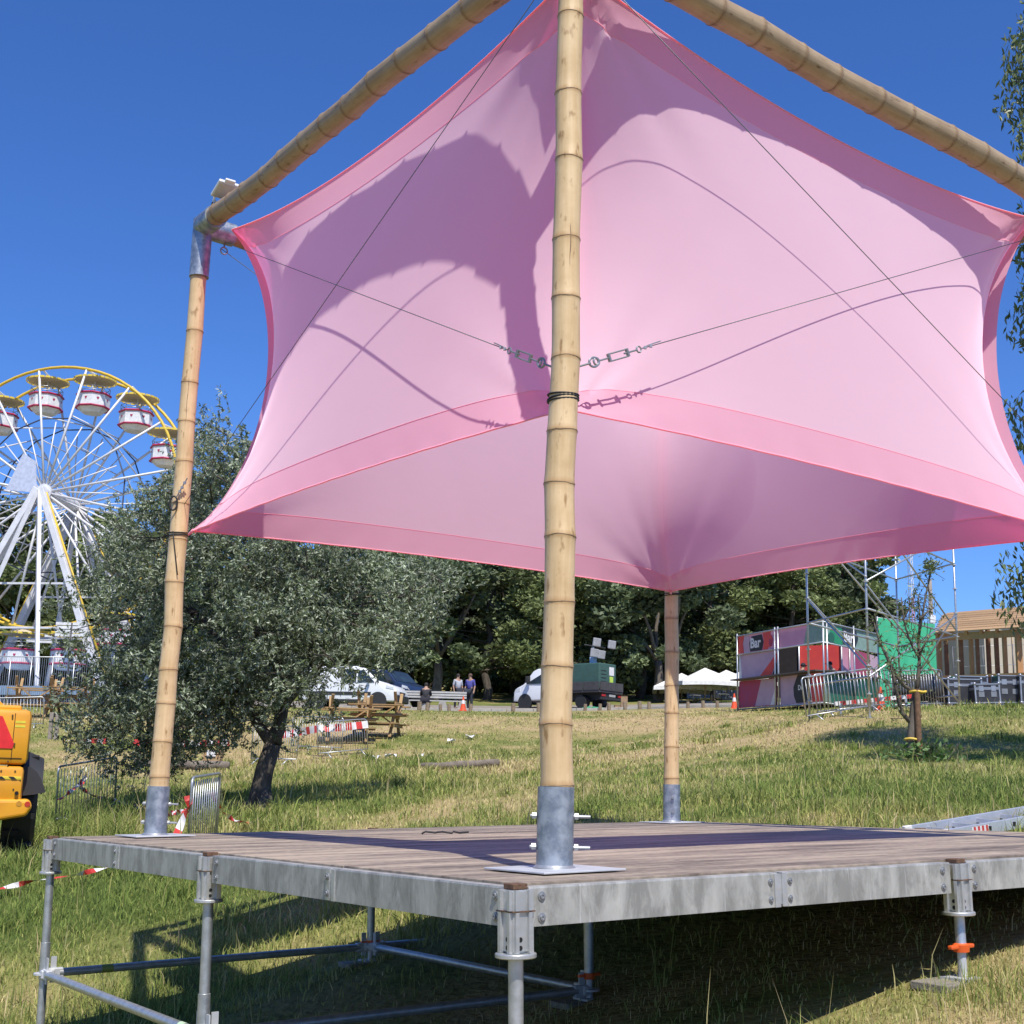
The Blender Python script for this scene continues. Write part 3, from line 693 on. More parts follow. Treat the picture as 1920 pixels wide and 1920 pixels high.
# ------------------------------------------------------------------ bracing cables
def cable(label, a, b, turn_at=None, r=.0023):
    a = Vector(a); b = Vector(b); t = thing('bracing_cable', label, 'cable', loc=a, group=None); d = (b-a).normalized(); Lc = (b-a).length
    e = Lc-(.40 if turn_at else 0)
    part('wire', MB().tube([a, a+d*e], r, 6), CABLE, t, 'all', org=a)
    if turn_at:
        s = a+d*e; y = d.cross(Vector((0, 0, 1))).normalized(); z = y.cross(d)
        mb = MB()
        mb.tube([s-d*.12+z*.009, s-d*.04+z*.006, s], .0028, 5)
        for q in (.02, .055): mb.box((-.006, -.006, -.006), (.006, .006, .006), Matrix.Translation(s-d*q))
        part('wire_clip', mb, BOLT, t, org=a)
        mb = MB(); mb.ring(s+d*.02, y, .013, .0035, 14, 6); mb.tube([s+d*.03, s+d*.11], .004, 8)
        k0, k1 = s+d*.09, s+d*.20
        mb.tube([k0+z*.015, k1+z*.015], .0038, 6); mb.tube([k0-z*.015, k1-z*.015], .0038, 6)
        for kk in (k0, k1): mb.tube([kk-z*.017, kk+z*.017], .008, 8)
        mb.tube([k1, k1+d*.06], .004, 8); mb.ring(k1+d*.075, y, .015, .0045, 14, 6)
        part('turnbuckle', mb, BOLT, t, 'y', org=a)
        mb = MB(); q = k1+d*.09
        pts = [q+d*(.026*math.cos(w))+z*(.019*math.sin(w)) for w in [i*math.pi/10-math.pi/2 for i in range(0, 21)]]
        mb.tube(pts, .005, 7); mb.tube([k1+d*.11, b], .005, 6); part('shackle', mb, BOLT, t, 'y', org=a)
    return t
def side(k, other, off):
    d = (PB[other]-PB[k]); d.z = 0; return d.normalized()*off
zt = z_at(PB['M'], 684)
Mlow = Vector((PB['M'].x, PB['M'].y, zt))
stubL = PT['L']+side('L', 'E', .16)+Vector((0, 0, -.07)); stubR = PT['R']+side('R', 'E', .16)+Vector((0, 0, -.07))
cable('thin cable with turnbuckle from the floodlight corner to the front bamboo pole', stubL, Mlow+side('M', 'L', .055), True)
cable('thin cable with turnbuckle from the ladder side corner to the front bamboo pole', stubR, Mlow+side('M', 'R', .055), True)
zl_ = z_at(PB['L'], 948); Llow = Vector((PB['L'].x, PB['L'].y, zl_)); Rlow = Vector((PB['R'].x, PB['R'].y, zl_))
cable('thin cable crossing the sail down to the pole beside the olive tree', PT['M']+Vector((0, 0, -.1))+side('M', 'L', .06), Llow+side('L', 'M', .055))
cable('thin cable crossing the sail down to the pole beside the ladder', PT['M']+Vector((0, 0, -.1))+side('M', 'R', .06), Rlow+side('R', 'M', .055))
cable('thin cable running behind the sail from the floodlight corner', PT['L']+side('L', 'E', .14)+Vector((0, 0, -.12)), Vector((PB['E'].x, PB['E'].y, SBOT['E'].z+.12))+side('E', 'L', .07))
cable('pale thin cable leaving the carabiner pole behind the sail', Llow+side('L', 'E', .06)+Vector((0, 0, -.12)), PT['E']+Vector((0, 0, -.1))+side('E', 'L', .07))
# black cord wraps and knots where the sail is tied
def wraps(k, zs, label, r=.058, tail=0.0):
    b = PB[k]; d = PT[k]-b; t = thing('tie_cord', label, 'cord', loc=(b.x, b.y, zs[0]))
    mb = MB()
    for i, z in enumerate(zs):
        pts = [Vector((b.x+r*math.cos(w), b.y+r*math.sin(w), z+.006*math.sin(w+i))) for w in [2*math.pi*j/24 for j in range(24)]]
        mb.tube(pts, .0042, 6, closed=True)
    part('cord_wrap', mb, BLACK, t, 'all', org=(b.x, b.y, zs[0]))
    if tail:
        p = Vector((b.x, b.y, zs[0])); f = Vector((0, -1, 0)); mb = MB()
        mb.tube([p+f*(r+.003)+Vector((-.02, 0, 0)), p+f*(r+.004)+Vector((.0, 0, -tail*.4)), p+f*(r+.002)+Vector((.03, 0, -tail))], .0035, 5)
        part('cord_tail', mb, BLACK, t, 'all', org=(b.x, b.y, zs[0]))
    mb = MB(); inw = Vector((CEN.x-b.x, CEN.y-b.y, 0)).normalized(); kb = SBOT[k]
    mb.tube([Vector((b.x, b.y, zs[-1]))+inw*(r-.004), kb+Vector((0, 0, .004)), kb+inw*.02], [.006, .012, .016], 8)
    part('knot', mb, HEM, t, 'all', org=(b.x, b.y, zs[0]))
wraps('M', [SBOT['M'].z+.030, SBOT['M'].z+.006, SBOT['M'].z+.013], 'black cord wound round the front bamboo pole at the sail tie', .0605)
wraps('L', [SBOT['L'].z-.012, SBOT['L'].z-.03], 'black cord wound round the pole beside the olive tree, with loose end', .0625, .28)
wraps('E', [SBOT['E'].z-.004, SBOT['E'].z-.018], 'black cord round the far pole at the lowest sail corner', .0625)
# carabiner and loop on the left pole
def carabiner():
    p = Llow+Vector((-.03, -.066, 0)); t = thing('carabiner', 'black oval carabiner hanging on the pole beside the olive tree', 'carabiner', loc=p)
    mb = MB(); mb.tube([p+Vector((.024*math.cos(w), -.004, .045*math.sin(w))) for w in [2*math.pi*i/18 for i in range(18)]], .006, 7, closed=True)
    part('ring', mb, BLACK, t, 'all', org=p)
    mb = MB(); q = Llow+side('L', 'M', .055)+Vector((.02, -.05, .16)); mb.tube([p+Vector((.016, -.004, .04)), q], .0038, 6)
    for f in (.3, .5, .75): mb.box((-.008, -.008, -.008), (.008, .008, .008), Matrix.Translation((p+Vector((.016, 0, .04)))*(1-f)+q*f))
    part('swivel', mb, BOLT, t, org=p)
carabiner()
# stubs at the floodlight corner and eye bolts
def stub(k, o, label):
    b = PT[k]+side(k, o, .06)+Vector((0, 0, -.06)); e = PT[k]+side(k, o, .30)+Vector((0, 0, -.06))
    t = thing('eye_bolt', label, 'eye bolt', loc=PT[k]+side(k, o, .16)+Vector((0, 0, -.075)))
    og = t.location; mb = MB(); p = Vector(og)
    mb.tube([p+Vector((0, 0, .01)), p+Vector((0, 0, -.03))], .006, 8); mb.ring(p+Vector((0, 0, -.055)), side(k, 'M', 1), .024, .005, 16, 6)
    part('eye', mb, BOLT, t, 'y', org=og)
stub('L', 'E', 'small ring bolt under the floodlight corner joint'); 
def floodlight():
    d = (PT['M']-PT['L']).normalized(); p = PT['L']+d*.30+Vector((0, 0, .075))
    t = thing('floodlight', 'white slim floodlight clamped on top of the bamboo beam', 'floodlight', loc=p)
    W = mat('white_powder_coat', (.78, .78, .76), .4)
    x = d; y = Vector((0, 0, 1)).cross(x).normalized(); z = x.cross(y)
    R0 = (Matrix((x, y, z)).transposed()*.68).to_4x4(); R0.translation = p
    rot = Matrix.Rotation(math.radians(-22), 4, 'Y')
    mb = MB(); mb.box((-.02, -.10, .05), (.20, .10, .085), R0 @ rot, bev=.008); mb.box((.19, -.05, .055), (.235, .05, .08), R0 @ rot, bev=.006)
    part('housing', mb, W, t, org=p)
    part('lens', MB().box((0, -.085, .044), (.18, .085, .0505), R0 @ rot), mat('frosted_lens', (.6, .6, .6), .2), t, org=p)
    mb = MB(); mb.box((-.09, -.06, -.02), (-.045, -.05, .13), R0 @ Matrix.Rotation(math.radians(18), 4, 'Y'), bev=.003); mb.box((-.09, .05, -.02), (-.045, .06, .13), R0 @ Matrix.Rotation(math.radians(18), 4, 'Y'), bev=.003); mb.box((-.09, -.06, -.012), (-.045, .06, -.004), R0 @ Matrix.Rotation(math.radians(18), 4, 'Y'))
    part('bracket', mb, W, t, org=p)
    mb = MB(); mb.ring(p-d*.14+Vector((0, 0, .03)), y, .03, .005, 14, 6); mb.tube([p-d*.11+Vector((0, 0, .012)), p+d*.02+Vector((0, 0, .015))], .005, 6); part('power_lead', mb, BLACK, t, 'all', org=p)
floodlight()
# ------------------------------------------------------------------ far ground: road, kerb
ROAD_PTS = [(-500, 66), (0, 66), (300, 64), (560, 61), (760, 61), (960, 62.5), (1200, 63), (1400, 60), (1560, 50), (1700, 41.5), (1900, 39), (2300, 39)]
def road():
    V = []; Fc = []; nn = 14
    for px, d in ROAD_PTS:
        for k in range(nn+1):
            p = on(px, d+.45+k*(9.0/nn)); V.append((p.x, p.y, p.z+.035))
    w = nn+1
    for i in range(len(ROAD_PTS)-1):
        for k in range(nn): Fc.append((i*w+k, (i+1)*w+k, (i+1)*w+k+1, i*w+k+1))
    mb = MB(); mb.add(V, Fc)
    m = mat('sandy_asphalt', (.30, .255, .20), .95, 0, (.22, .195, .165), 1.3, .3, 30)
    o = link('road', mb.mesh('road', m, 'all')); tag(o, 'pale sandy road along the top of the bank', None, None, 'structure')
    # kerb stones
    k = MB()
    kr = D.objects.new('kerb', None); C.objects.link(kr); tag(kr, 'pale concrete kerb along the road', None, None, 'structure')
    P = [on(px, d) for px, d in ROAD_PTS]
    stones = []
    KM = mat('concrete_kerb', (.42, .40, .36), .9, 0, (.32, .30, .27), 6, .3)
    for a, b in zip(P[2:-1], P[3:]):
        L = (b-a).length; n = max(1, int(L/1.0)); 
        for i in range(n):
            p = a.lerp(b, i/n); q = a.lerp(b, (i+.985)/n); p.z = gz(p.x, p.y)+.02; q.z = gz(q.x, q.y)+.02
            mb = MB(); mb.bar(p, q, .15, .20, bev=.015); part('kerb_stone', mb, KM, kr)
road()

# ------------------------------------------------------------------ grass
def stage_local(x, y):
    dx = x-S_O.x; dy = y-S_O.y
    return dx*S_V.x+dy*S_V.y, dx*S_U.x+dy*S_U.y
def grass():
    n = 350000
    px = np.where(RNG.random(n) < .86, RNG.uniform(-70, 1990, n), RNG.uniform(-420, 2350, n)); d = np.exp(RNG.uniform(math.log(3.6), math.log(58), n))
    # flat bearing of the photo column
    r = np.array([(CAM_F*F_PX+CAM_R*(p-960)-CAM_U*(1480-960))[:] for p in (0, 1920)])
    b0, b1 = r[0, 0]/r[0, 1], r[1, 0]/r[1, 1]
    x = d*(b0+(b1-b0)*px/1920); y = d
    nt_ = 26000; tc_ = RNG.integers(0, 420, nt_); tpx = RNG.uniform(-50, 1970, 420); td = np.exp(RNG.uniform(math.log(4), math.log(45), 420))
    tuft = np.zeros(n, bool); tuft[:nt_] = True
    x[:nt_] = (td*(b0+(b1-b0)*tpx/1920))[tc_]+RNG.normal(0, .10, nt_); y[:nt_] = td[tc_]+RNG.normal(0, .10, nt_); d[:nt_] = y[:nt_]; px[:nt_] = tpx[tc_]
    keep = np.ones(n, bool)
    # keep off the road
    rp = np.array(ROAD_PTS, float); dr = np.interp(px, rp[:, 0], rp[:, 1]); keep &= d < dr-.2
    v, u = stage_local(x, y); under = (v > .3) & (v < TV-.2) & (u > .2) & (u < TU-.2)
    keep &= ~(under & (RNG.random(n) < .92))
    dry = dryness(x, y)
    bare = fbm(x*.8+5, y*.8, 77, 3)
    keep &= RNG.random(n) < np.clip(1.25-1.1*np.clip(bare-.52, 0, 1)*4*(dry > .5), .25, 1)
    sb = on(1713, 22); keep &= ((x-sb.x)/.5)**2+((y-sb.y+.4)/1.6)**2 > 1
    x, y, d, dry, px, tuft = x[keep], y[keep], d[keep], dry[keep], px[keep], tuft[keep]; n = len(x)
    z = terr(x, y)
    tall = .040+.062*fbm(x*.5, y*.5, 91, 3)*(1-.5*dry)
    tall = tall+.20*np.exp(-(((x+7.5)/3.0)**2+((y-21)/5)**2))+.12*np.exp(-(((px-700)/260)**2+((d-32)/7)**2))+.10*np.exp(-(((px-300)/200)**2+((d-24)/5)**2))
    tall *= np.where((d < 8) & (x > .8), .62, 1.0)
    lf = np.clip((fbm(x*1.7, y*1.7, 55, 3)-.42)*4, 0, 1); tall = tall*(.7+.75*lf)
    tall = np.where(tuft, tall*1.7+.05, tall); dry = np.where(tuft, dry*.45, dry)
    h = tall*RNG.uniform(.55, 1.35, n); stray = RNG.random(n) < .006; h = np.where(stray, h*2.3+.06, h)
    w = np.maximum(.003, .00072*d)*RNG.uniform(.7, 1.5, n)
    a = RNG.uniform(0, 2*np.pi, n); lean = h*RNG.uniform(.15, 1.1, n); la = RNG.uniform(0, 2*np.pi, n)
    lean = np.where(stray, lean*.4, lean)
    cx, cy = np.cos(a)*w*.5, np.sin(a)*w*.5; lx, ly = np.cos(la)*lean, np.sin(la)*lean
    hz = np.sqrt(np.maximum(h*h-(lean*.75)**2, (h*.3)**2))
    P = np.zeros((n, 5, 3))
    P[:, 0] = np.stack([x-cx, y-cy, z-.015], -1); P[:, 1] = np.stack([x+cx, y+cy, z-.015], -1)
    P[:, 2] = np.stack([x+cx*.8+lx*.3, y+cy*.8+ly*.3, z+hz*.6], -1); P[:, 3] = np.stack([x-cx*.8+lx*.3, y-cy*.8+ly*.3, z+hz*.6], -1)
    P[:, 4] = np.stack([x+lx, y+ly, z+hz], -1)
    base = np.arange(n)*5
    quads = np.stack([base, base+1, base+2, base+3], -1); tris = np.stack([base+3, base+2, base+4], -1)
    me = D.meshes.new('grass'); me.vertices.add(n*5); me.vertices.foreach_set('co', P.ravel())
    me.loops.add(n*7); me.polygons.add(n*2)
    li = np.concatenate([quads, tris], 1).ravel(); me.loops.foreach_set('vertex_index', li)
    ls = np.stack([np.arange(n)*7, np.arange(n)*7+4], -1).ravel(); me.polygons.foreach_set('loop_start', ls)
    me.update(calc_edges=True)
    k = np.clip(dry*1.15-.12+RNG.normal(0, .26, n), 0, 1); k = np.where(stray, np.clip(k+.5, 0, 1), k)
    g = np.array([.20, .27, .070]); yg = np.array([.42, .42, .14]); st = np.array([.64, .53, .29])
    col = np.where((k < .5)[:, None], g+(yg-g)*(k/.5)[:, None], yg+(st-yg)*((k-.5)/.5)[:, None])*RNG.uniform(.75, 1.25, (n, 1))
    ca = me.attributes.new('col', 'FLOAT_COLOR', 'POINT'); cc = np.ones((n, 5, 4)); cc[:, :, :3] = col[:, None, :]; ca.data.foreach_set('color', cc.ravel())
    m = D.materials.new('grass_blades'); m.use_nodes = True; N = m.node_tree.nodes; L = m.node_tree.links; N.remove(N['Principled BSDF'])
    an = N.new('ShaderNodeAttribute'); an.attribute_name = 'col'; df = N.new('ShaderNodeBsdfDiffuse'); tl = N.new('ShaderNodeBsdfTranslucent'); mx = N.new('ShaderNodeMixShader'); mx.inputs[0].default_value = .32
    L.new(an.outputs['Color'], df.inputs[0]); L.new(an.outputs['Color'], tl.inputs[0]); L.new(df.outputs[0], mx.inputs[1]); L.new(tl.outputs[0], mx.inputs[2]); L.new(mx.outputs[0], N['Material Output'].inputs[0])
    me.materials.append(m)
    tag(link('grass', me), 'patchy green and straw coloured grass covering the slope', 'grass', None, 'stuff')
grass()

# ------------------------------------------------------------------ foliage helpers
def leaf_material(name, front, back, rough=.55, tr=.25):
    m = D.materials.new(name); m.use_nodes = True; N = m.node_tree.nodes; L = m.node_tree.links; b = N['Principled BSDF']
    b.inputs['Roughness'].default_value = rough; b.inputs['Specular IOR Level'].default_value = .4
    ge = N.new('ShaderNodeNewGeometry'); an = N.new('ShaderNodeAttribute'); an.attribute_name = 'tint'
    mx = N.new('ShaderNodeMix'); mx.data_type = 'RGBA'; mx.inputs[6].default_value = (*front, 1); mx.inputs[7].default_value = (*back, 1); L.new(ge.outputs['Backfacing'], mx.inputs[0])
    m2 = N.new('ShaderNodeMix'); m2.data_type = 'RGBA'; m2.blend_type = 'MULTIPLY'; m2.inputs[0].default_value = 1; L.new(mx.outputs[2], m2.inputs[6]); L.new(an.outputs['Color'], m2.inputs[7])
    L.new(m2.outputs[2], b.inputs['Base Color'])
    tl = N.new('ShaderNodeBsdfTranslucent'); L.new(m2.outputs[2], tl.inputs[0]); ms = N.new('ShaderNodeMixShader'); ms.inputs[0].default_value = tr
    L.new(b.outputs[0], ms.inputs[1]); L.new(tl.outputs[0], ms.inputs[2]); L.new(ms.outputs[0], N['Material Output'].inputs[0]); return m
def leaves_mesh(name, P, T, ln, wd, m, rng, tint=None, droop=0.0):
    """P centres, T main directions; folded diamond leaves"""
    n = len(P); T = T/np.linalg.norm(T, axis=1, keepdims=True)
    R = rng.normal(size=(n, 3)); R[:, 2] += droop; Sd = np.cross(T, R); Sd /= np.linalg.norm(Sd, axis=1, keepdims=True)+1e-9
    ln = np.broadcast_to(ln, (n,))*rng.uniform(.7, 1.3, n); wd = np.broadcast_to(wd, (n,))*rng.uniform(.75, 1.25, n)
    V = np.zeros((n, 4, 3)); V[:, 0] = P-T*(ln/2)[:, None]; V[:, 2] = P+T*(ln/2)[:, None]; V[:, 1] = P+Sd*(wd/2)[:, None]; V[:, 3] = P-Sd*(wd/2)[:, None]
    me = D.meshes.new(name); me.vertices.add(n*4); me.vertices.foreach_set('co', V.ravel()); me.loops.add(n*4); me.polygons.add(n)
    me.loops.foreach_set('vertex_index', np.arange(n*4)); me.polygons.foreach_set('loop_start', np.arange(n)*4); me.update(calc_edges=True)
    if tint is None: tint = rng.uniform(.7, 1.3, (n, 1))*np.ones((1, 3))
    cc = np.ones((n, 4, 4)); cc[:, :, :3] = tint[:, None, :]
    ca = me.attributes.new('tint', 'FLOAT_COLOR', 'POINT'); ca.data.foreach_set('color', cc.ravel()); me.materials.append(m); return me
def ball(rng, n, shell=.55):
    v = rng.normal(size=(n, 3)); v /= np.linalg.norm(v, axis=1, keepdims=True); r = (shell**3+(1-shell**3)*rng.random(n))**(1/3); return v*r[:, None], v
def limb_pts(a, b, rnd, sag=.12, k=5):
    a = Vector(a); b = Vector(b); L = (b-a).length; o = Vector((rnd.uniform(-1, 1), rnd.uniform(-1, 1), rnd.uniform(-.2, .6)))*L*sag
    return [a.lerp(b, i/k)+o*math.sin(math.pi*i/k)+Vector((rnd.uniform(-1, 1), rnd.uniform(-1, 1), rnd.uniform(-1, 1)))*L*.018 for i in range(k+1)]
def taper(mb, pts, r0, r1, n=7): mb.tube(pts, [r0+(r1-r0)*i/(len(pts)-1) for i in range(len(pts))], n)
BARK = mat('dark_bark', (.055, .045, .036), .95, 0, (.12, .10, .08), 9, .8, 26, stretch=(1, 1, .3))
BARK2 = mat('grey_bark', (.17, .145, .115), .95, 0, (.085, .07, .055), 8, .8, 22, stretch=(1, 1, .3))
OLIVE_LEAF = leaf_material('olive_leaves', (.125, .160, .075), (.33, .365, .26), .42, .22)
PINE_LEAF = leaf_material('pine_needles', (.155, .19, .065), (.20, .24, .09), .7, .2)
DARK_LEAF = leaf_material('dark_evergreen', (.095, .125, .055), (.13, .165, .08), .6, .15)
EUC_LEAF = leaf_material('glossy_leaves', (.13, .175, .06), (.22, .25, .11), .42, .25)

def olive():
    base = on(490, 24); rng = np.random.default_rng(5); rnd = random.Random(5)
    t = thing('olive_tree', 'broad olive tree with silvery foliage and a dark leaning trunk beside the stage', 'tree', loc=base)
    cl = [(425, 815, 48), (445, 860, 42), (400, 890, 70), (455, 905, 45), (335, 945, 62), (400, 960, 80), (300, 1010, 80), (215, 1075, 72), (400, 1040, 95), (500, 1065, 95), (590, 1085, 88), (680, 1105, 78), (770, 1105, 62), (180, 1170, 58),
          (260, 1170, 88), (360, 1170, 98), (480, 1185, 98), (600, 1180, 88), (690, 1185, 70), (755, 1165, 62), (165, 1285, 48), (235, 1285, 80), (330, 1290, 88), (440, 1290, 86), (540, 1265, 66), (200, 1370, 55), (275, 1375, 68), (355, 1365, 62), (470, 1345, 60),
          (545, 1325, 46), (615, 1230, 50), (820, 1085, 42), (650, 1050, 60), (560, 1010, 60), (250, 1010, 55), (505, 990, 60), (215, 1415, 26), (310, 1418, 30), (150, 1350, 34)]
    Pl = []; Tl = []; tints = []; cents = []
    for (px, py, rr) in cl:
        for rep in range(2 if rr > 60 else 1):
            c = at(px, py, base.y+rng.uniform(-1.5, 1.5)*(.45+min(1, rr/80)*.55)+(rep*1.0 if rep else -.3))-base; r = rr/102*1.02; cents.append((c, r))
            # sprays: short twigs radiating, with leaves along them
            ns = int(140*(r/.7)**2)+22
            nsc = max(5, int(11*(r/.7)**2)); sc, scd = ball(rng, nsc, .45); own = rng.integers(0, nsc, ns)
            pos = sc[own]+rng.normal(size=(ns, 3))*(.17/r); dirv = scd[own]*.8+rng.normal(size=(ns, 3))*.45; dirv /= np.linalg.norm(dirv, axis=1, keepdims=True)
            stone = rng.uniform(.62, 1.38, nsc); tone = rng.uniform(.85, 1.15)
            for s in range(ns):
                o = np.array(c)+pos[s]*r*np.array([1, 1, .95]); dv = dirv[s]*.8+rng.normal(size=3)*.5; dv[2] += .25; dv /= np.linalg.norm(dv); L = rng.uniform(.18, .42)
                k = 17; f = rng.random(k); pp = o+dv*(f*L)[:, None]+rng.normal(size=(k, 3))*.018
                tt = dv*.75+rng.normal(size=(k, 3))*.75
                Pl.append(pp); Tl.append(tt); tints.append(np.full(k, tone*stone[own[s]]*rng.uniform(.85, 1.2)))
    P = np.concatenate(Pl); T = np.concatenate(Tl); tn = np.concatenate(tints)[:, None]*rng.uniform(.8, 1.2, (len(P), 1))*np.array([[1, 1, 1]])
    part_ = link('crown', leaves_mesh('crown', P, T, .092, .026, OLIVE_LEAF, rng, tn), t)
    mb = MB()
    fork = at(512, 1395, base.y)-base; f2 = at(530, 1330, base.y+.2)-base
    taper(mb, [Vector((.0, 0, -.25)), at(486, 1490, base.y)-base, at(497, 1440, base.y)-base, fork], .20, .15, 12)
    for sx, sy in ((-.28, -.05), (.2, .1), (-.1, .25), (.12, -.25)): taper(mb, [Vector((sx, sy, -.15)), Vector((sx*.55, sy*.55, .05)), Vector((sx*.15, sy*.15, .45))], .12, .08, 8)
    taper(mb, limb_pts(fork, f2, rnd, .05), .15, .11, 10)
    taper(mb, limb_pts(fork, at(450, 1290, base.y)-base, rnd), .12, .06, 8)
    hub = [fork, f2, at(450, 1290, base.y)-base, at(590, 1265, base.y)-base, at(470, 1150, base.y)-base, at(600, 1150, base.y)-base, at(370, 1150, base.y)-base, at(420, 1000, base.y)-base]
    for a, b, r0, r1 in [(1, 3, .085, .045), (1, 4, .10, .06), (3, 5, .05, .03), (2, 6, .06, .04), (4, 7, .06, .03)]: taper(mb, limb_pts(hub[a], hub[b], rnd), r0, r1, 8)
    for c, r in cents:
        c = Vector(c); h = min(hub[1:], key=lambda q: (q-c).length); taper(mb, limb_pts(h, c, rnd, .1), .028, .010, 5)
        for _ in range(5):
            e = c+Vector((rnd.gauss(0, 1), rnd.gauss(0, 1), rnd.gauss(0, .8))).normalized()*r*.9; taper(mb, limb_pts(c, e, rnd, .1, 3), .011, .004, 4)
    part('trunk', mb, BARK, t, 'all')
olive()

# ------------------------------------------------------------------ wood behind
def tree_variant(kind, seed):
    """meshes (trunk, crown) of a tree about 12 m tall, base at origin"""
    rng = np.random.default_rng(seed); rnd = random.Random(seed); mb = MB(); H = 12.0
    lean = Vector((rnd.uniform(-.5, .5), rnd.uniform(-.5, .5), 0)); top = Vector((lean.x, lean.y, H*.82))
    cl = []
    if kind == 'pine':
        tr = limb_pts((0, 0, -.3), top, rnd, .03, 8); taper(mb, tr, .26, .07, 9)
        for i in range(26):
            f = rnd.uniform(.22, 1.0); a = rnd.uniform(0, 6.283); p = Vector((0, 0, -.3)).lerp(top, f); ex = (1.2+2.4*math.sin(math.pi*min(1, .12+f*.86)))*rnd.uniform(.6, 1.1)
            e = p+Vector((math.cos(a)*ex, math.sin(a)*ex, rnd.uniform(-.3, 1.2))); taper(mb, limb_pts(p, e, rnd, .08, 4), .07*(1.2-f), .02, 5); cl.append((e, rnd.uniform(.8, 1.35)))
        cl.append((top+Vector((0, 0, .8)), 1.2))
        mat_ = PINE_LEAF; ln, wd, shell = .40, .20, .3
    elif kind == 'cypress':
        taper(mb, limb_pts((0, 0, -.3), (lean.x*.4, lean.y*.4, H), rnd, .02, 8), .28, .04, 9)
        for i in range(30):
            f = .10+.9*i/29; r = 1.75*math.sin(math.pi*(f*.8+.17))+.22
            for q in range(2):
                a = rnd.uniform(0, 6.283); e = Vector((math.cos(a)*r*.62+lean.x*.4*f, math.sin(a)*r*.62+lean.y*.4*f, f*H*1.02)); cl.append((e, r*rnd.uniform(.42, .66)))
                if q == 0: taper(mb, [Vector((lean.x*.4*f, lean.y*.4*f, f*H*.92)), e], .05, .015, 5)
        mat_ = DARK_LEAF; ln, wd, shell = .42, .22, .4
    else:
        fork = Vector((lean.x*.3, lean.y*.3, H*.26)); taper(mb, limb_pts((0, 0, -.3), fork, rnd, .05, 5), .32, .22, 9)
        for i in range(7):
            a = i*.9+rnd.uniform(-.3, .3); e = fork+Vector((math.cos(a)*rnd.uniform(1.0, 2.8), math.sin(a)*rnd.uniform(1.0, 2.8), rnd.uniform(3.0, 6.6))); taper(mb, limb_pts(fork, e, rnd, .1, 5), .15, .05, 6)
            for q in range(5):
                g = e+Vector((rnd.gauss(0, 1.15), rnd.gauss(0, 1.15), rnd.gauss(0, 1.1))); taper(mb, limb_pts(e, g, rnd, .1, 3), .045, .015, 4); cl.append((g, rnd.uniform(.75, 1.3)))
        for i in range(9):
            a = rnd.uniform(0, 6.283); cl.append((Vector((math.cos(a)*2.2, math.sin(a)*2.2, rnd.uniform(2.6, 4.5))), rnd.uniform(.7, 1.1)))
        mat_ = DARK_LEAF if seed % 2 else EUC_LEAF; ln, wd, shell = .42, .24, .35
    Ps = []; Ts = []; Tn = []
    for c, r in cl:
        n = int(230*r*r)+20; pos, dv = ball(rng, n, shell); Ps.append(np.array(c)+pos*r*np.array([1, 1, .75])); Ts.append(dv+rng.normal(size=(n, 3))*.7); Tn.append(np.full(n, rng.uniform(.6, 1.35)))
    P = np.concatenate(Ps); T = np.concatenate(Ts); tn = np.concatenate(Tn)[:, None]*rng.uniform(.75, 1.25, (len(P), 1))*np.array([[1, 1, 1]])
    return mb.mesh('trunk', BARK if kind != 'broad' else BARK2, 'all'), leaves_mesh('crown', P, T, ln, wd, mat_, rng, tn)
TV_ = {('pine', i): tree_variant('pine', 100+i) for i in range(3)}
TV_.update({('cypress', i): tree_variant('cypress', 200+i) for i in range(2)}); TV_.update({('broad', i): tree_variant('broad', 300+i) for i in range(3)})
KIND_LABEL = {'pine': 'bushy pine growing in the wood behind the road', 'cypress': 'narrow dark cypress growing in the wood behind the road', 'broad': 'dark leafy tree with spreading limbs in the wood behind the road'}
def tree(kind, var, px, d, top_py, label=None, group=None, wide=1.0):
    b = on(px, d); b.z -= .1; h = z_at(b, top_py)-b.z; s = max(.3, h/12.6)
    t = thing({'pine': 'pine_tree', 'cypress': 'cypress_tree', 'broad': 'leafy_tree'}[kind], label or KIND_LABEL[kind], 'tree', loc=b, rz=random.uniform(0, 6.28), group=group or ({'pine': 'pines', 'cypress': 'cypresses', 'broad': 'leafy trees'}[kind]+' in the wood'))
    t.scale = (s*wide, s*wide, s); tr, cr = TV_[(kind, var)]; link('trunk', tr, t); link('crown', cr, t); return t
def where(px):
    for lim, s in ((250, 'behind the ferris wheel'), (560, 'behind the olive tree'), (780, 'behind the parked vans'), (960, 'behind the slatted bench'), (1200, 'behind the flatbed truck'), (1375, 'behind the white parasols'), (9999, 'behind the bar stall')):
        if px < lim: return s
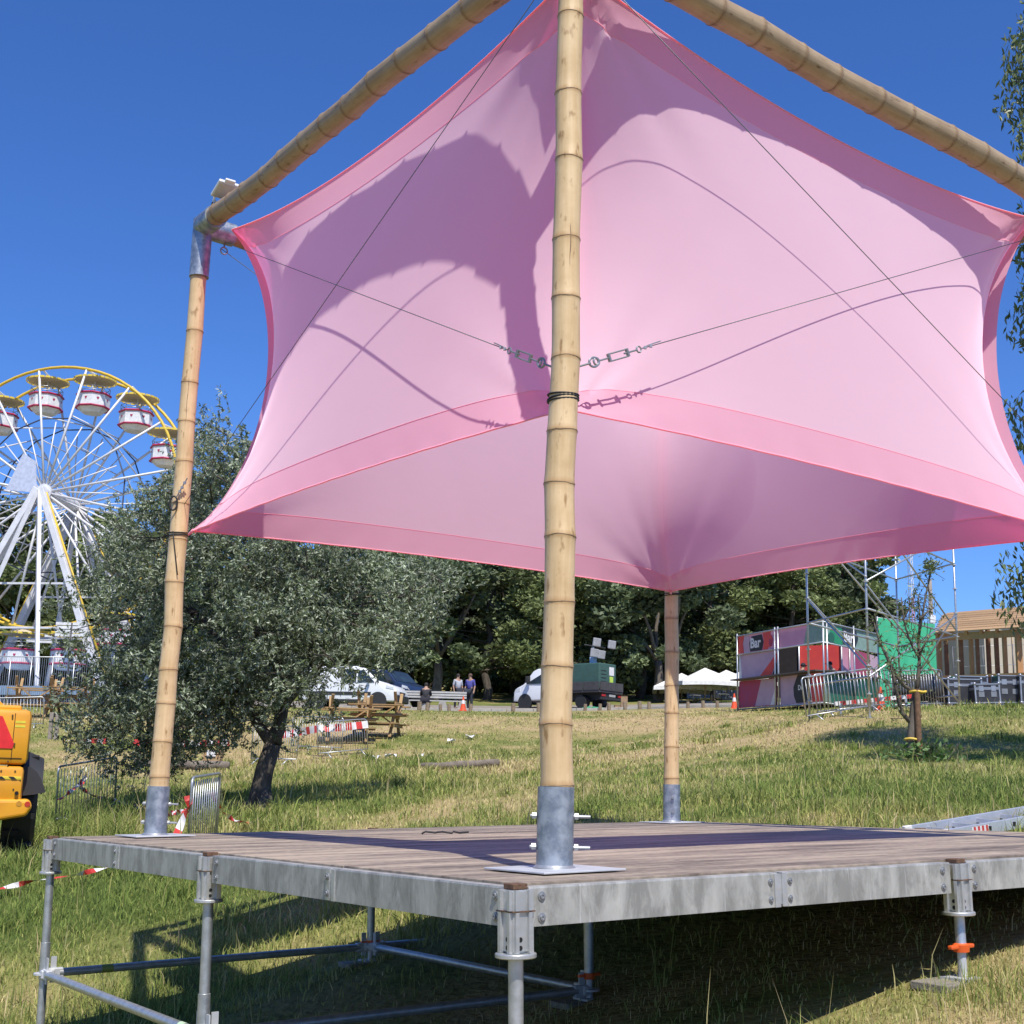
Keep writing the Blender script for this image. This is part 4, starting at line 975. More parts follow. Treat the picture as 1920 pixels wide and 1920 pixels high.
wood = [('pine', 2, -330, 90, 980), ('broad', 1, -250, 94, 990), ('pine', 1, -190, 88, 960), ('broad', 0, -115, 92, 980), ('pine', 0, -40, 92, 900), ('broad', 0, 40, 86, 985), ('pine', 1, 150, 96, 930), ('pine', 2, 215, 84, 955), ('broad', 1, 290, 90, 1010), ('pine', 0, 370, 84, 1010), ('broad', 2, 450, 92, 1030), ('pine', 1, 540, 82, 1020),
        ('cypress', 0, 600, 95, 1000), ('broad', 0, 655, 84, 1000), ('cypress', 1, 715, 80, 985), ('pine', 2, 770, 90, 1000), ('broad', 1, 820, 78, 985), ('cypress', 0, 868, 86, 985), ('pine', 0, 915, 80, 1000), ('broad', 2, 965, 90, 990), ('cypress', 1, 1010, 84, 985),
        ('pine', 1, 1050, 78, 1040), ('broad', 0, 1105, 88, 1000), ('cypress', 0, 1150, 80, 990), ('pine', 2, 1195, 84, 1010), ('broad', 1, 1235, 79, 1000), ('cypress', 1, 1290, 90, 985), ('pine', 0, 1335, 86, 1010), ('broad', 2, 1390, 92, 990), ('cypress', 0, 1440, 88, 975), ('pine', 1, 1490, 84, 1020),
        ('broad', 0, 1535, 90, 1000), ('cypress', 1, 1575, 86, 1000), ('broad', 1, 1600, 92, 1060),
        ('broad', 2, 90, 104, 1000), ('broad', 1, 700, 106, 990), ('broad', 0, 880, 108, 990), ('broad', 2, 1060, 106, 990), ('broad', 1, 1250, 110, 990), ('broad', 0, 1400, 110, 1000), ('broad', 2, 340, 108, 1030), ('broad', 0, 520, 108, 1040), ('broad', 2, 1520, 112, 1030), ('broad', 1, 200, 112, 1010)]
for i, (k, v, px, d, tp) in enumerate(wood): tree(k, v, px, d, tp, ({'pine': 'bushy green pine ', 'cypress': 'dark narrow cypress ', 'broad': 'dark leafy tree '}[k] if d < 100 else 'leafy tree at the very back of the wood ')+where(px), wide=1.25 if k == 'broad' else (1.35 if k == 'pine' else 1.15))
def bush_variant(seed):
    rng = np.random.default_rng(seed); P = []; T = []; mb = MB(); rnd = random.Random(seed)
    for _ in range(14):
        c = np.array([rng.normal()*.9, rng.normal()*.6, abs(rng.normal())*.7+.5]); pos, dv = ball(rng, 150, .3); P.append(c+pos*.75); T.append(dv+rng.normal(size=(150, 3))*.7); taper(mb, [(c[0]*.3, c[1]*.3, -.2), tuple(c)], .05, .015, 5)
    P = np.concatenate(P); return leaves_mesh('foliage', P, np.concatenate(T), .34, .19, DARK_LEAF if seed % 2 else PINE_LEAF, rng), mb.mesh('stems', BARK)
BV_ = [bush_variant(400+i) for i in range(3)]
rb = random.Random(9)
for i in range(40):
    px = -360+i*51+rb.uniform(-18, 18); b = on(px, rb.uniform(96, 112)); s = rb.uniform(1.1, 1.9)
    t = thing('undergrowth_bush', 'dark bush between the trunks at the back of the wood '+where(px), 'bush', loc=b, rz=rb.uniform(0, 6.3), group='bushes under the wood'); t.scale = (s*1.3, s, s*rb.uniform(.8, 1.25))
    fo, stm = BV_[i % 3]; link('foliage', fo, t); link('stems', stm, t)
# tall tree just outside on the right; its crown shades the bank
def side_tree():
    b = on(2178, 20.5); rng = np.random.default_rng(77); rnd = random.Random(77); t = thing('leafy_tree', 'tall tree with glossy hanging leaves at the edge of the bank near the ladder', 'tree', loc=b)
    mb = MB(); H = 13.5; top = Vector((-.2, 0, H)); taper(mb, limb_pts((0, 0, -.3), top, rnd, .02, 10), .30, .06, 10); cl = []
    for i in range(64):
        f = .14+.86*i/63; a = rnd.uniform(0, 6.283); ex = (1.0+1.1*math.sin(math.pi*f))*(1.12-.4*f)*rnd.uniform(.5, 1.0); p = Vector((0, 0, 0)).lerp(top, f*.97)
        e = p+Vector((math.cos(a)*ex, math.sin(a)*ex, rnd.uniform(-.2, .7))); taper(mb, limb_pts(p, e, rnd, .1, 4), .06*(1.15-f)+.012, .012, 5); cl.append((e, rnd.uniform(.55, .95)))
    Ps = []; Ts = []
    for c, r in cl:
        n = int(900*r*r)+40; pos, dv = ball(rng, n, .3); Ps.append(np.array(c)+pos*r); Ts.append(rng.normal(size=(n, 3))*.5+np.array([0, 0, -1]))
    P = np.concatenate(Ps); T = np.concatenate(Ts); part('trunk', mb, BARK2, t, 'all'); link('crown', leaves_mesh('crown', P, T, .16, .05, EUC_LEAF, rng), t)
side_tree()
def sapling():
    b = on(1713, 22); rnd = random.Random(3); rng = np.random.default_rng(3); d = b.y
    t = thing('young_tree', 'thin young tree with sparse leaves tied to a wooden stake on the bank', 'tree', loc=b)
    A = lambda px, py, dd=0: at(px, py, d+dd)-b
    mb = MB()
    taper(mb, [Vector((0, 0, -.2)), A(1708, 1400), A(1712, 1350), A(1716, 1310), A(1718, 1296)], .085, .06, 10)
    br = [[(1712, 1360), (1690, 1335), (1682, 1300), (1676, 1270), (1668, 1245), (1660, 1220)], [(1718, 1300), (1695, 1285), (1678, 1262), (1664, 1235), (1650, 1205), (1642, 1180), (1635, 1155)], [(1718, 1298), (1722, 1270), (1724, 1240), (1722, 1200), (1725, 1160), (1722, 1115)],
          [(1724, 1235), (1712, 1215), (1702, 1190), (1694, 1160), (1690, 1120)], [(1724, 1225), (1735, 1205), (1745, 1190)], [(1722, 1200), (1735, 1120), (1745, 1075), (1750, 1050)], [(1694, 1160), (1705, 1140), (1715, 1115)], [(1725, 1160), (1738, 1148), (1752, 1138)]]
    P = []; T = []
    for q, pts in enumerate(br):
        dd = rnd.uniform(-.3, .3); V = [A(px, py, dd*i/len(pts)) for i, (px, py) in enumerate(pts)]
        taper(mb, V, .042 if q < 3 else .02, .010, 6)
        for i in range(1, len(V)):
            for _ in range(7 if i > 1 else 3):
                p = V[i-1].lerp(V[i], rnd.random()); e = p+Vector((rnd.gauss(0, .22), rnd.gauss(0, .2), rnd.gauss(.04, .2))); taper(mb, [p, e], .006, .003, 4)
                for _ in range(5): P.append(p.lerp(e, rnd.uniform(.3, 1.1))+Vector((rnd.gauss(0, .05),)*3)); T.append((rnd.gauss(0, 1), rnd.gauss(0, 1), rnd.gauss(-.6, .6)))
    for _ in range(190):  # denser tuft at the top
        P.append(A(1742+rnd.gauss(0, 8), 1062+rnd.gauss(0, 10), rnd.gauss(0, .1))); T.append((rnd.gauss(0, 1), rnd.gauss(0, 1), rnd.gauss(0, .6)))
    part('trunk', mb, BARK2, t, 'all'); link('crown', leaves_mesh('crown', np.array([p[:] for p in P]), np.array(T), .095, .026, EUC_LEAF, rng), t)
    st = MB(); st.tube([A(1727, 1432, -.12), A(1722, 1372, -.1), A(1719, 1292, -.08)], .05, 10); s = part('stake', st, mat('stake_wood', (.20, .11, .06), .85, 0, (.12, .07, .04), 20, .3), t, 'y')
    Y = mat('yellow_strap', (.80, .55, .08), .5)
    for (px, py) in ((1712, 1386), (1721, 1297)):
        m2 = MB(); c = A(px, py, -.03); m2.tube([c+Vector((.13*math.cos(w), .085*math.sin(w), .008*math.cos(3*w))) for w in [2*math.pi*i/18 for i in range(18)]], .022, 6, closed=True); part('strap', m2, Y, t, 'all')
    # low shoots at the foot
    P = rng.normal(size=(260, 3))*np.array([.28, .2, .09])+np.array([.15, -.15, .10]); sh = thing('ground_shrub', 'small leafy shrub sprouting at the foot of the young tree', 'shrub', loc=b+Vector((0, -.1, 0)))
    link('leaves', leaves_mesh('leaves', P, rng.normal(size=(260, 3)), .12, .06, leaf_material('fresh_leaf', (.09, .17, .04), (.14, .22, .08)), rng), sh)
    m3 = MB()
    for _ in range(14): taper(m3, [Vector((rnd.gauss(.1, .15), rnd.gauss(-.15, .1), -.04)), Vector((rnd.gauss(.1, .3), rnd.gauss(-.15, .2), .3))], .008, .004, 4)
    part('stems', m3, BARK2, sh)
sapling()
# ------------------------------------------------------------------ crowd barriers, tape
BAR_MESH = MB().tube([(0, 0, .17), (0, 0, 1.03)], .0075, 6).mesh('bar', GALV, 'all')
def barrier(p0, p1, label, group=None, bars=19, tilt=0.0):
    """crowd barrier standing from ground point p0 to p1"""
    p0 = Vector(p0); p1 = Vector(p1); d = p1-p0; Lb = d.length; slope = math.atan2(d.z, math.hypot(d.x, d.y))
    Mx = Matrix.Translation(p0) @ Matrix.Rotation(math.atan2(d.y, d.x), 4, 'Z') @ Matrix.Rotation(-slope, 4, 'Y') @ Matrix.Rotation(tilt, 4, 'X')
    t = thing('crowd_barrier', label, 'barrier', M=Mx, group=group)
    c = .10; fr = []
    for (cx, cz, a0) in ((Lb-c, 1.08-c, 0), (c, 1.08-c, 90)):
        for k in range(6):
            w = math.radians(a0+k*18); fr.append((cx+c*math.cos(w), 0, cz+c*math.sin(w)))
    pts = [(Lb, 0, .15)]+fr+[(0, 0, .15)]
    part('frame', MB().tube(pts, .019, 10).tube([(0, 0, .17), (Lb, 0, .17)], .015, 8), GALV, t, 'all')
    for i in range(bars): link('bar', BAR_MESH, t, ((i+1)*Lb/(bars+1), 0, 0))
    for x in (.28, Lb-.28):
        mb = MB().tube([(x, -.30, .0), (x, -.06, .16), (x, .06, .16), (x, .30, .0)], .016, 8); part('foot', mb, GALV, t, 'all')
    return t
def gnd(px, d): return on(px, d)
barrier(gnd(103, 23.6), gnd(214, 26.2), 'crowd barrier in tall grass between the yellow machine and the near bamboo pole')
barrier(gnd(350, 17.4), gnd(404, 19.3), 'crowd barrier seen almost end on behind the deck edge, with tape knotted on it', bars=12)
barrier(gnd(597, 39.5), gnd(690, 40.6), 'pale crowd barrier below the stacked picnic tables, nearer of the taped row')
barrier(gnd(545, 41.2), gnd(640, 40.9), 'pale crowd barrier half behind another in the taped row under the olive tree')
barrier(gnd(470, 38.0), gnd(556, 37.2), 'low crowd barrier behind the olive trunk')
barrier(gnd(-45, 45), gnd(81, 45.5), 'crowd barrier behind the yellow machine with a rounded end showing')
barrier(gnd(1514, 31.6), gnd(1650, 32.8), 'crowd barrier on splayed feet at the foot of the scaffold tower')
barrier(gnd(1535, 32.6), gnd(1668, 33.4), 'crowd barrier nested close behind the one on splayed feet')
barrier(gnd(1672, 35.4), gnd(1772, 36.4), 'crowd barrier between the young tree and the flight cases, black sheet behind')
def dark_sheet():
    a = gnd(1674, 35.9); b = gnd(1768, 36.9); mb = MB(); V = []; Fc = []; n = 20
    for i in range(n+1):
        p = a.lerp(b, i/n); o = .03*math.sin(i*1.7)
        V += [(p.x+o, p.y+o, p.z+.25), (p.x+o*.5, p.y+o, p.z+1.0), (p.x+o*.5, p.y+o+.03, p.z+1.0), (p.x+o, p.y+o+.03, p.z+.25)]
    for i in range(n):
        for k in range(4): Fc.append((i*4+k, (i+1)*4+k, (i+1)*4+(k+1) % 4, i*4+(k+1) % 4))
    mb.add(V, Fc); solo('black_sheet', mb, mat('black_cloth', (.03, .03, .033), .8), 'black sheet hung behind the barrier by the flight cases', 'sheet', a, smooth='all')
dark_sheet()
RED = mat('tape_red', (.62, .05, .04), .5); WHT = mat('tape_white', (.80, .78, .76), .5)
def tape(pts, label, w=.075, seg=.16, twist=.5, cat='tape', name='barrier_tape'):
    pts = [Vector(p) for p in pts]; P = [pts[0]]
    for a, b in zip(pts, pts[1:]):
        n = max(2, int((b-a).length/.05)); P += [a.lerp(b, i/n) for i in range(1, n+1)]
    mb = MB(); V = []; s = 0; sl = [0]
    for i, p in enumerate(P):
        d = (P[min(i+1, len(P)-1)]-P[max(0, i-1)]).normalized(); sd = d.cross(Vector((0, 0, 1))).normalized(); up = sd.cross(d)
        th = math.pi/2+twist*math.sin(i*.21+p.x)*2; ax = sd*math.cos(th)+up*math.sin(th)
        V += [p+ax*w/2, p-ax*w/2]
        if i: s += (p-P[i-1]).length; sl.append(s)
    n0 = len(P)
    mb.v = [tuple(v) for v in V]
    for i in range(n0-1): mb.f.append((2*i, 2*i+1, 2*i+3, 2*i+2)); mb.mi.append(int(sl[i]/seg) % 2)
    b = P[0]; mb.v = [(x-b.x, y-b.y, z-b.z) for x, y, z in mb.v]
    me = mb.mesh(name, [RED, WHT], False, fixn=False); return tag(link(name, me, None, b), label, cat)
def lay(seq, up=.06): 
    out = []
    for px, d in seq: p = on(px, d); out.append(p+Vector((0, 0, up)))
    return out
tape(lay([(-30, 12.6), (60, 13.0), (140, 13.2), (205, 13.6), (255, 14.3), (290, 15.2)], .10), 'red and white tape trailing over the grass left of the stage', w=.05, twist=.9)
tape([at(110, 1500, 23.6), at(150, 1470, 24.6), at(163, 1452, 24.9), at(150, 1476, 24.6), at(180, 1495, 25.3), at(213, 1500, 26.2), at(250, 1510, 25), at(300, 1528, 22), at(352, 1520, 17.6)], 'red and white tape strung from the barrier in tall grass to the end-on barrier', twist=.8)
tape([at(397, 1485, 19.5), at(402, 1500, 19.6), at(412, 1518, 20), at(440, 1538, 20.6), at(485, 1549, 21.5), at(540, 1552, 23)], 'twisted red and white tape drooping from the end-on barrier towards the olive trunk', twist=1.0)
tape([at(352, 1492, 17.38), at(356, 1510, 17.36), at(346, 1530, 17.2), at(331, 1566, 16.9)], 'loose end of tape hanging off the near post of the end-on barrier', w=.10, seg=.3)
tape([at(528, 1378, 41), at(600, 1366, 39.9), at(640, 1364, 40), at(690, 1358, 40.5)], 'red and white tape along the barriers under the picnic tables', w=.22, seg=.18, twist=.1)
tape([at(60, 1397, 43), at(93, 1396, 42), at(140, 1393, 41.5), at(200, 1390, 41)], 'red and white tape between short posts behind the yellow machine', w=.20, seg=.22, twist=.1)
tape([at(250, 1392, 40.5), at(320, 1396, 40), at(400, 1393, 40), at(430, 1392, 40)], 'red and white tape glimpsed below the olive crown', w=.20, seg=.22, twist=.1)
for px, d, h, lb in [(93, 42, .85, 'weathered post holding the far tape, nearer the yellow machine'), (104, 41.8, .8, 'weathered post just beside the first tape post')]:
    p = on(px, d); solo('wooden_post', MB().box((p.x-.06, p.y-.05, p.z-.1), (p.x+.06, p.y+.05, p.z+h), bev=.012), mat('weathered_post', (.33, .28, .23), .9, 0, (.22, .19, .16), 12, .3), lb, 'post', p)
def striped_board():
    a = gnd(1560, 33.2)+Vector((0, -.25, .30)); b = gnd(1705, 34.4)+Vector((0, -.25, .33)); n = 14; t = thing('striped_board', 'red and white striped warning board lying across the barrier feet', 'board', loc=a)
    for i in range(n):
        mb = MB(); mb.bar(a.lerp(b, i/n), a.lerp(b, (i+1)/n), .03, .10); part('stripe', mb, RED if i % 2 else WHT, t, org=a)
    for f in (.08, .5, .92):
        q = a.lerp(b, f); mb = MB(); mb.bar(q, (q.x, q.y, gz(q.x, q.y)-.03), .05, .05); part('support', mb, GALV, t, org=a)
striped_board()

# ------------------------------------------------------------------ picnic tables
PW = mat('picnic_timber', (.42, .27, .12), .8, 0, (.30, .19, .085), 5, .3, 40, stretch=(1, 8, 8), per=.15)
def picnic(M, label, group=None):
    t = thing('picnic_table', label, 'picnic table', M=M, group=group); L = .92
    for i in range(5): part('top_plank', MB().box((-L, -.36+i*.146, .70), (L, -.36+i*.146+.138, .742)), PW, t)
    for s in (-1, 1):
        for i in range(2): part('bench_plank', MB().box((-L, s*.62+i*.146-.14, .42), (L, s*.62+i*.146-.004, .46)), PW, t)
    for x in (-.62, .62):
        for s in (-1, 1): part('leg', MB().bar((x, s*.20, .70), (x, s*.62, 0), .04, .10, up=(1, 0, 0)), PW, t)
        part('cross_rail', MB().box((x+.022, -.75, .33), (x+.062, .75, .42)), PW, t); part('top_batten', MB().box((x+.022, -.34, .61), (x+.062, .34, .70)), PW, t)
        part('brace', MB().bar((x+.03, 0, .36), (x*.25, 0, .70), .08, .04), PW, t)
    return t
def stack(px, d, rz, la, lb, inv=True, dz=.745):
    p = on(px, d); s = Matrix.Translation(p) @ Matrix.Rotation(rz, 4, 'Z'); picnic(s, la)
    if inv: picnic(Matrix.Translation(p+Vector((.06, .05, dz*2))) @ Matrix.Rotation(rz+.08, 4, 'Z') @ Matrix.Rotation(math.pi, 4, 'X'), lb)
stack(650, 43.2, .12, 'upright picnic table at the bottom of the stack behind the barriers', 'upturned picnic table on the stack behind the barriers, legs in the air')
stack(706, 44.4, -.18, 'upright picnic table beside the stack, leaning out over the dry bank', 'upturned picnic table on the stack nearest the white van')
stack(58, 50, .1, 'upright picnic table under another behind the yellow machine', 'upturned picnic table on the stack behind the yellow machine')
stack(128, 51, -.1, 'upright picnic table half hidden by the olive leaves behind the yellow machine', 'upturned picnic table half hidden by the olive leaves')
LOGM = mat('log', (.24, .20, .16), .9, 0, (.14, .115, .09), 6, .5)
def log(a, b, r, label):
    a = on(*a); b = on(*b); mb = MB(); k = 8
    pts = [a.lerp(b, i/k) for i in range(k+1)]; pts = [Vector((p.x, p.y, gz(p.x, p.y)+r*.9+.01*math.sin(i*2))) for i, p in enumerate(pts)]
    mb.tube(pts, [r*(1-.1*math.sin(i)) for i in range(k+1)], 10); solo('log', mb, LOGM, label, 'log', pts[0], smooth='all')
log((255, 37), (428, 36.4), .13, 'long pale log lying under the olive crown'); log((790, 32.5), (935, 32), .10, 'thin log lying in the grass of the bank')
def crate():
    p = on(398, 36.9); t = thing('wooden_crate', 'plywood crate standing on the grass behind the olive tree', 'crate', loc=p); PLY = mat('plywood', (.47, .31, .16), .8, 0, (.38, .25, .13), 8)
    for z in range(4): part('slat', MB().box((-.24, -.2, .0+z*.13), (.24, .2, .12+z*.13)), PLY, t)
    for x in (-.24, .20): part('batten', MB().box((x, -.23, 0), (x+.05, -.2, .55)), PLY, t)
    part('notice', MB().box((-.13, -.235, .33), (.12, -.231, .5)), WHT, t)
crate()

# ------------------------------------------------------------------ telehandler
YEL = mat('machine_yellow', (.78, .36, .015), .42, 0, (.66, .29, .02), 2.2, .03, coat=.2)
def telehandler():
    p = on(34, 15.6); t = thing('telehandler', 'yellow telehandler seen from behind with a red warning triangle', 'telehandler', loc=p, rz=.36)
    xr = 0.0; yb = 0.0; X = lambda px: (px-60)/157.0
    z = lambda py: (at(34, py, 15.6)-p).z
    class _P:
        def __init__(s, x, z): s.x = x; s.z = z
    lp = lambda px, py: _P(X(px), z(py))
    def blk(name, x0, x1, y0, y1, z0, z1, m, bev=.05, par=t): return part(name, MB().box((x0, y0, z0), (x1, y1, z1), bev=bev), m, par, 'y')
    xl = xr-2.05
    blk('engine_cover', xl, xr, yb, yb+1.6, z(1434), z(1330), YEL, .07)
    blk('hood_lip', xl+.1, xr-.12, yb+.1, yb+1.2, z(1330)-.02, z(1322), YEL, .03)
    blk('chassis', xl+.02, xr-.03, yb-.02, yb+4.2, z(1508), z(1437), YEL, .05)
    mb = MB(); mb.prism([(xl-.02, z(1503)), (xr+.06, z(1498)), (xr+.10, z(1512)), (xr+.04, z(1530)), (xr-.45, z(1545)), (xl, z(1548))], yb-.06, yb+.6); b = part('counterweight', mb, YEL, t)
    bv = b.modifiers.new('bevel', 'BEVEL'); bv.width = .04; bv.segments = 3
    # hazard band
    hz = blk('hazard_band', xl+.02, xr-.055, yb-.027, yb-.019, z(1462), z(1456), mat('hazard_yellow', (.80, .62, .05), .5), .002)
    for i in range(9):
        x0 = xr-.10-i*.125; zz0, zz1 = z(1462)+.002, z(1456)-.002
        part('hazard_stripe', MB().prism([(x0, zz0), (x0-.055, zz0), (x0-.095, zz1), (x0-.04, zz1)], yb-.031, yb-.0265), BLACK, hz)
    for (px, py, r, m) in ((26, 1487, .022, DARK), (30, 1507, .032, mat('lamp_amber', (.6, .28, .03), .3)), (45, 1508, .032, mat('lamp_red', (.55, .05, .02), .3))):
        c = at(px, py, 15.5)-p; part('rear_lamp', MB().tube([(c.x, yb-.064, c.z), (c.x, yb-.01 if r < .03 else yb-.05, c.z)], r, 14), m, t, 'y')
    c = lp(6, 1508); blk('tow_hitch', c.x-.2, c.x+.08, yb-.12, yb-.05, c.z-.09, c.z+.04, mat('rusty_yellow', (.42, .20, .03), .7, 0, (.2, .1, .03), 14), .01)
    c = lp(4, 1404); w = .20
    tri = [(-w*.86, 0), (w*.86, 0), (w*.93, .06), (w*.16, .37), (-w*.16, .37), (-w*.93, .06)]
    part('warning_triangle', MB().prism([(c.x+a, c.z+b) for a, b in tri], yb-.012, yb+.002), mat('reflective_red', (.80, .03, .03), .3), t)
    c = lp(41, 1354)
    for i in range(2): part('sticker', MB().box((c.x-.055, yb-.003, c.z-.012-i*.05), (c.x+.055, yb+.01, c.z+.012-i*.05)), mat('sticker_yellow', (.75, .68, .06), .5), t)
    for zz in (1366, 1422): part('panel_seam', MB().box((xl+.05, yb-.003, z(zz)-.004), (xr-.07, yb+.02, z(zz)+.004)), DARK, t) if zz == 1422 else None
    part('panel_seam', MB().box((xr-.19, yb-.003, z(1425)), (xr-.182, yb+.02, z(1338))), DARK, t)
    for px_, py_ in ((30, 1342), (38, 1395), (30, 1428), (44, 1446), (20, 1446), (44, 1480)):
        c = lp(px_-4, py_); part('bolt_head', MB().tube([(c.x, yb-.03, c.z), (c.x, yb+.02, c.z)], .010, 8), mat('grimy_bolt', (.10, .06, .02), .7), t)
    # fender, wheel
    wx = xr+.16; wy = yb+1.0; rr = .60; wz = rr-.02
    mb = MB(); n = 9; V = []; Fc = []
    for i in range(n+1):
        a = math.radians(-38+i*118/n+62); 
        y = wy-math.cos(a)*rr*1.12; zc = wz+math.sin(a)*rr*1.12
        V += [(xr-.03, y, zc), (xr+.20, y+.02, zc-.10), (xr+.20, y+.03, zc-.13), (xr-.03, y+.03, zc-.03)]
    for i in range(n):
        for q in range(4): Fc.append((i*4+q, (i+1)*4+q, (i+1)*4+(q+1) % 4, i*4+(q+1) % 4))
    Fc += [(0, 1, 2, 3), (n*4, n*4+3, n*4+2, n*4+1)]
    mb.add(V, Fc); part('fender', mb, mat('fender_black', (.035, .035, .037), .55), t, 'y')
    c2 = lp(74, 1436)
    part('fender_skirt', MB().prism([(xr-.04, z(1435)), (xr+.05, z(1438)), (xr+.12, z(1447)), (xr+.17, z(1459)), (xr+.21, z(1473)), (xr+.235, z(1485)), (xr+.10, z(1490)), (xr-.06, z(1493))], yb+.24, yb+.46), mat('fender_black', (.035, .035, .037), .55), t)
    for X, Y in ((xr-.03, wy), (xl+.03, wy), (xr-.03, wy+2.7), (xl+.03, wy+2.7)):
        Mw = Matrix.Translation((X, Y, wz)) @ Matrix.Rotation(math.pi/2, 4, 'Y')
        ty = part('tyre', MB().lathe([(.30, -.18), (.52, -.19), (.585, -.14), (.60, 0), (.585, .14), (.52, .19), (.30, .18)], 28, Mw), BLACK, t, 'y')
        for i in range(18):
            a = 2*math.pi*i/18; mb = MB(); sgn = 1 if i % 2 else -1
            mb.box((-.17 if sgn < 0 else 0, -.035, .57), (0 if sgn < 0 else .17, .035, .635), Matrix.Translation((X, Y, wz)) @ Matrix.Rotation(a, 4, 'X')); part('lug', mb, BLACK, ty)
        part('rim', MB().lathe([(0, -.1), (.30, -.12), (.30, .12), (0, .1)], 20, Mw), YEL, t, 'y')
    # boom and cab, mostly outside the picture
    part('boom', MB().bar((xr-.62, yb+.7, z(1326)), (xr-.95, yb+4.4, z(1275)), .34, .40, bev=.02), YEL, t)
    part('boom_pivot', MB().prism([(xr-.20, z(1331)), (xr-.32, z(1322)), (xr-.52, z(1296)), (xr-.95, z(1296)), (xr-.95, z(1331))], yb+.25, yb+.9), YEL, t)
    part('cab', MB().box((xl+.02, yb+1.7, z(1437)), (xl+.95, yb+3.2, z(1215)), bev=.06), mat('cab_glass', (.03, .04, .05), .1), t)
telehandler()

# ------------------------------------------------------------------ ladder, tarp, scraps, litter
def ladder():
    ALW = mat('ladder_aluminium', (.66, .68, .70), .35, .55, (.55, .57, .6), 12)
    a = at(1702, 1560, 9.9); a.z = gz(a.x, a.y)+.06
    A0 = at(1700, 1560, 10.05); A1 = at(1990, 1510, 11.0); dirv = (A1-A0).normalized()
    sd = Vector((dirv.y, -dirv.x, 0)).normalized()*.34
    t = thing('ladder', 'aluminium ladder with a red striped rail resting behind the stage edge', 'ladder', loc=A0)
    L = 2.4
    for s in (0, 1):
        p = A0+sd*s+Vector((0, 0, -.015*s)); part('rail', MB().bar(p, p+dirv*L, .026, .085, bev=.004), ALW, t, org=A0)
        part('end_cap', MB().bar(p-dirv*.03, p+dirv*.05, .034, .092, bev=.006), WHT, t, org=A0)
    for i in range(8):
        p = A0+dirv*(.22+i*.28); part('rung', MB().bar(p, p+sd+Vector((0, 0, -.015)), .03, .03), ALW, t, org=A0)
        q = p+sd*1.045+Vector((0, 0, -.015)); part('rung_socket', MB().bar(q, q+sd*.004, .032, .032), DARK, t, org=A0)
    r = part('striped_sticker', MB().bar(A0+sd*1.041+dirv*.30+Vector((0, 0, -.012)), A0+sd*1.041+dirv*.49+Vector((0, 0, -.012)), .003, .05), WHT, t, org=A0)
    for i in range(4):
        q = A0+sd*1.041+dirv*(.32+i*.045)+Vector((0, 0, -.012)); part('stripe', MB().bar(q, q+dirv*.022, .006, .05), mat('tape_red', (.62, .05, .04)), r, org=A0)
    # blue sheet bundle that carries the ladder
    c = at(1865, 1562, 10.7); g = gz(c.x, c.y); b = Vector((c.x, c.y, g)); top = at(1850, 1553, 10.5).z
    mb = MB(); V = []; Fc = []; nx, ny = 26, 12
    for i in range(nx+1):
        for j in range(ny+1):
            u = -1+2*i/nx; v = -1+2*j/ny; r = max(abs(u), abs(v)); h = (1-r**6)**.5 if r < 1 else 0
            V.append((c.x+u*.85+v*.1, c.y+v*.38+u*.25, g-.04+(top-g+.04)*max(0, h)+.012*math.sin(u*14+v*5)*h+.008*math.sin(v*17)*h))
    for i in range(nx):
        for j in range(ny): Fc.append((i*(ny+1)+j, (i+1)*(ny+1)+j, (i+1)*(ny+1)+j+1, i*(ny+1)+j+1))
    mb.add(V, Fc); solo('tarpaulin_bundle', mb, mat('blue_grey_sheet', (.20, .25, .44), .5, 0, (.15, .19, .36), 4), 'blue grey plastic sheet bundle under the ladder behind the stage', 'tarpaulin', b, smooth='all')
ladder()
def scrap():
    b = S(1.9, TU-1.25, .004); pts = [S(1.9+.22*i/8*1.0, TU-1.25-.16*i/8+.03*math.sin(i*2.2), .008+.012*abs(math.sin(i*1.3))) for i in range(9)]
    solo('cable_scrap', MB().tube(pts, .006, 6), BLACK, 'short black scrap of cable lying on the brown deck', 'cable', b, smooth='all')
scrap()
PAPER = mat('white_paper', (.78, .78, .76), .8)
def litter(px, d, s, label):
    p = on(px, d); rnd = random.Random(px); mb = MB(); V = []; n = 5
    for i in range(n):
        for j in range(n): V.append((p.x+(i-2)*s/4, p.y+(j-2)*s/4, p.z+.10+rnd.uniform(-.05, .07)))
    mb.add(V, [(i*n+j, (i+1)*n+j, (i+1)*n+j+1, i*n+j+1) for i in range(n-1) for j in range(n-1)]); solo('crumpled_paper', mb, PAPER, label, 'litter', p)
for px, d, s, lb in [(881, 44.5, .30, 'crumpled white paper high on the dry bank'), (846, 43.2, .26, 'greyish scrap of paper beside the crumpled sheet on the bank'), (733, 38.8, .35, 'white rag of paper right of the barrier feet'), (704, 38.2, .3, 'white scrap at the foot of the taped barrier'), (790, 38.6, .16, 'tiny white scrap alone on the dry bank')]: litter(px, d, s, lb)
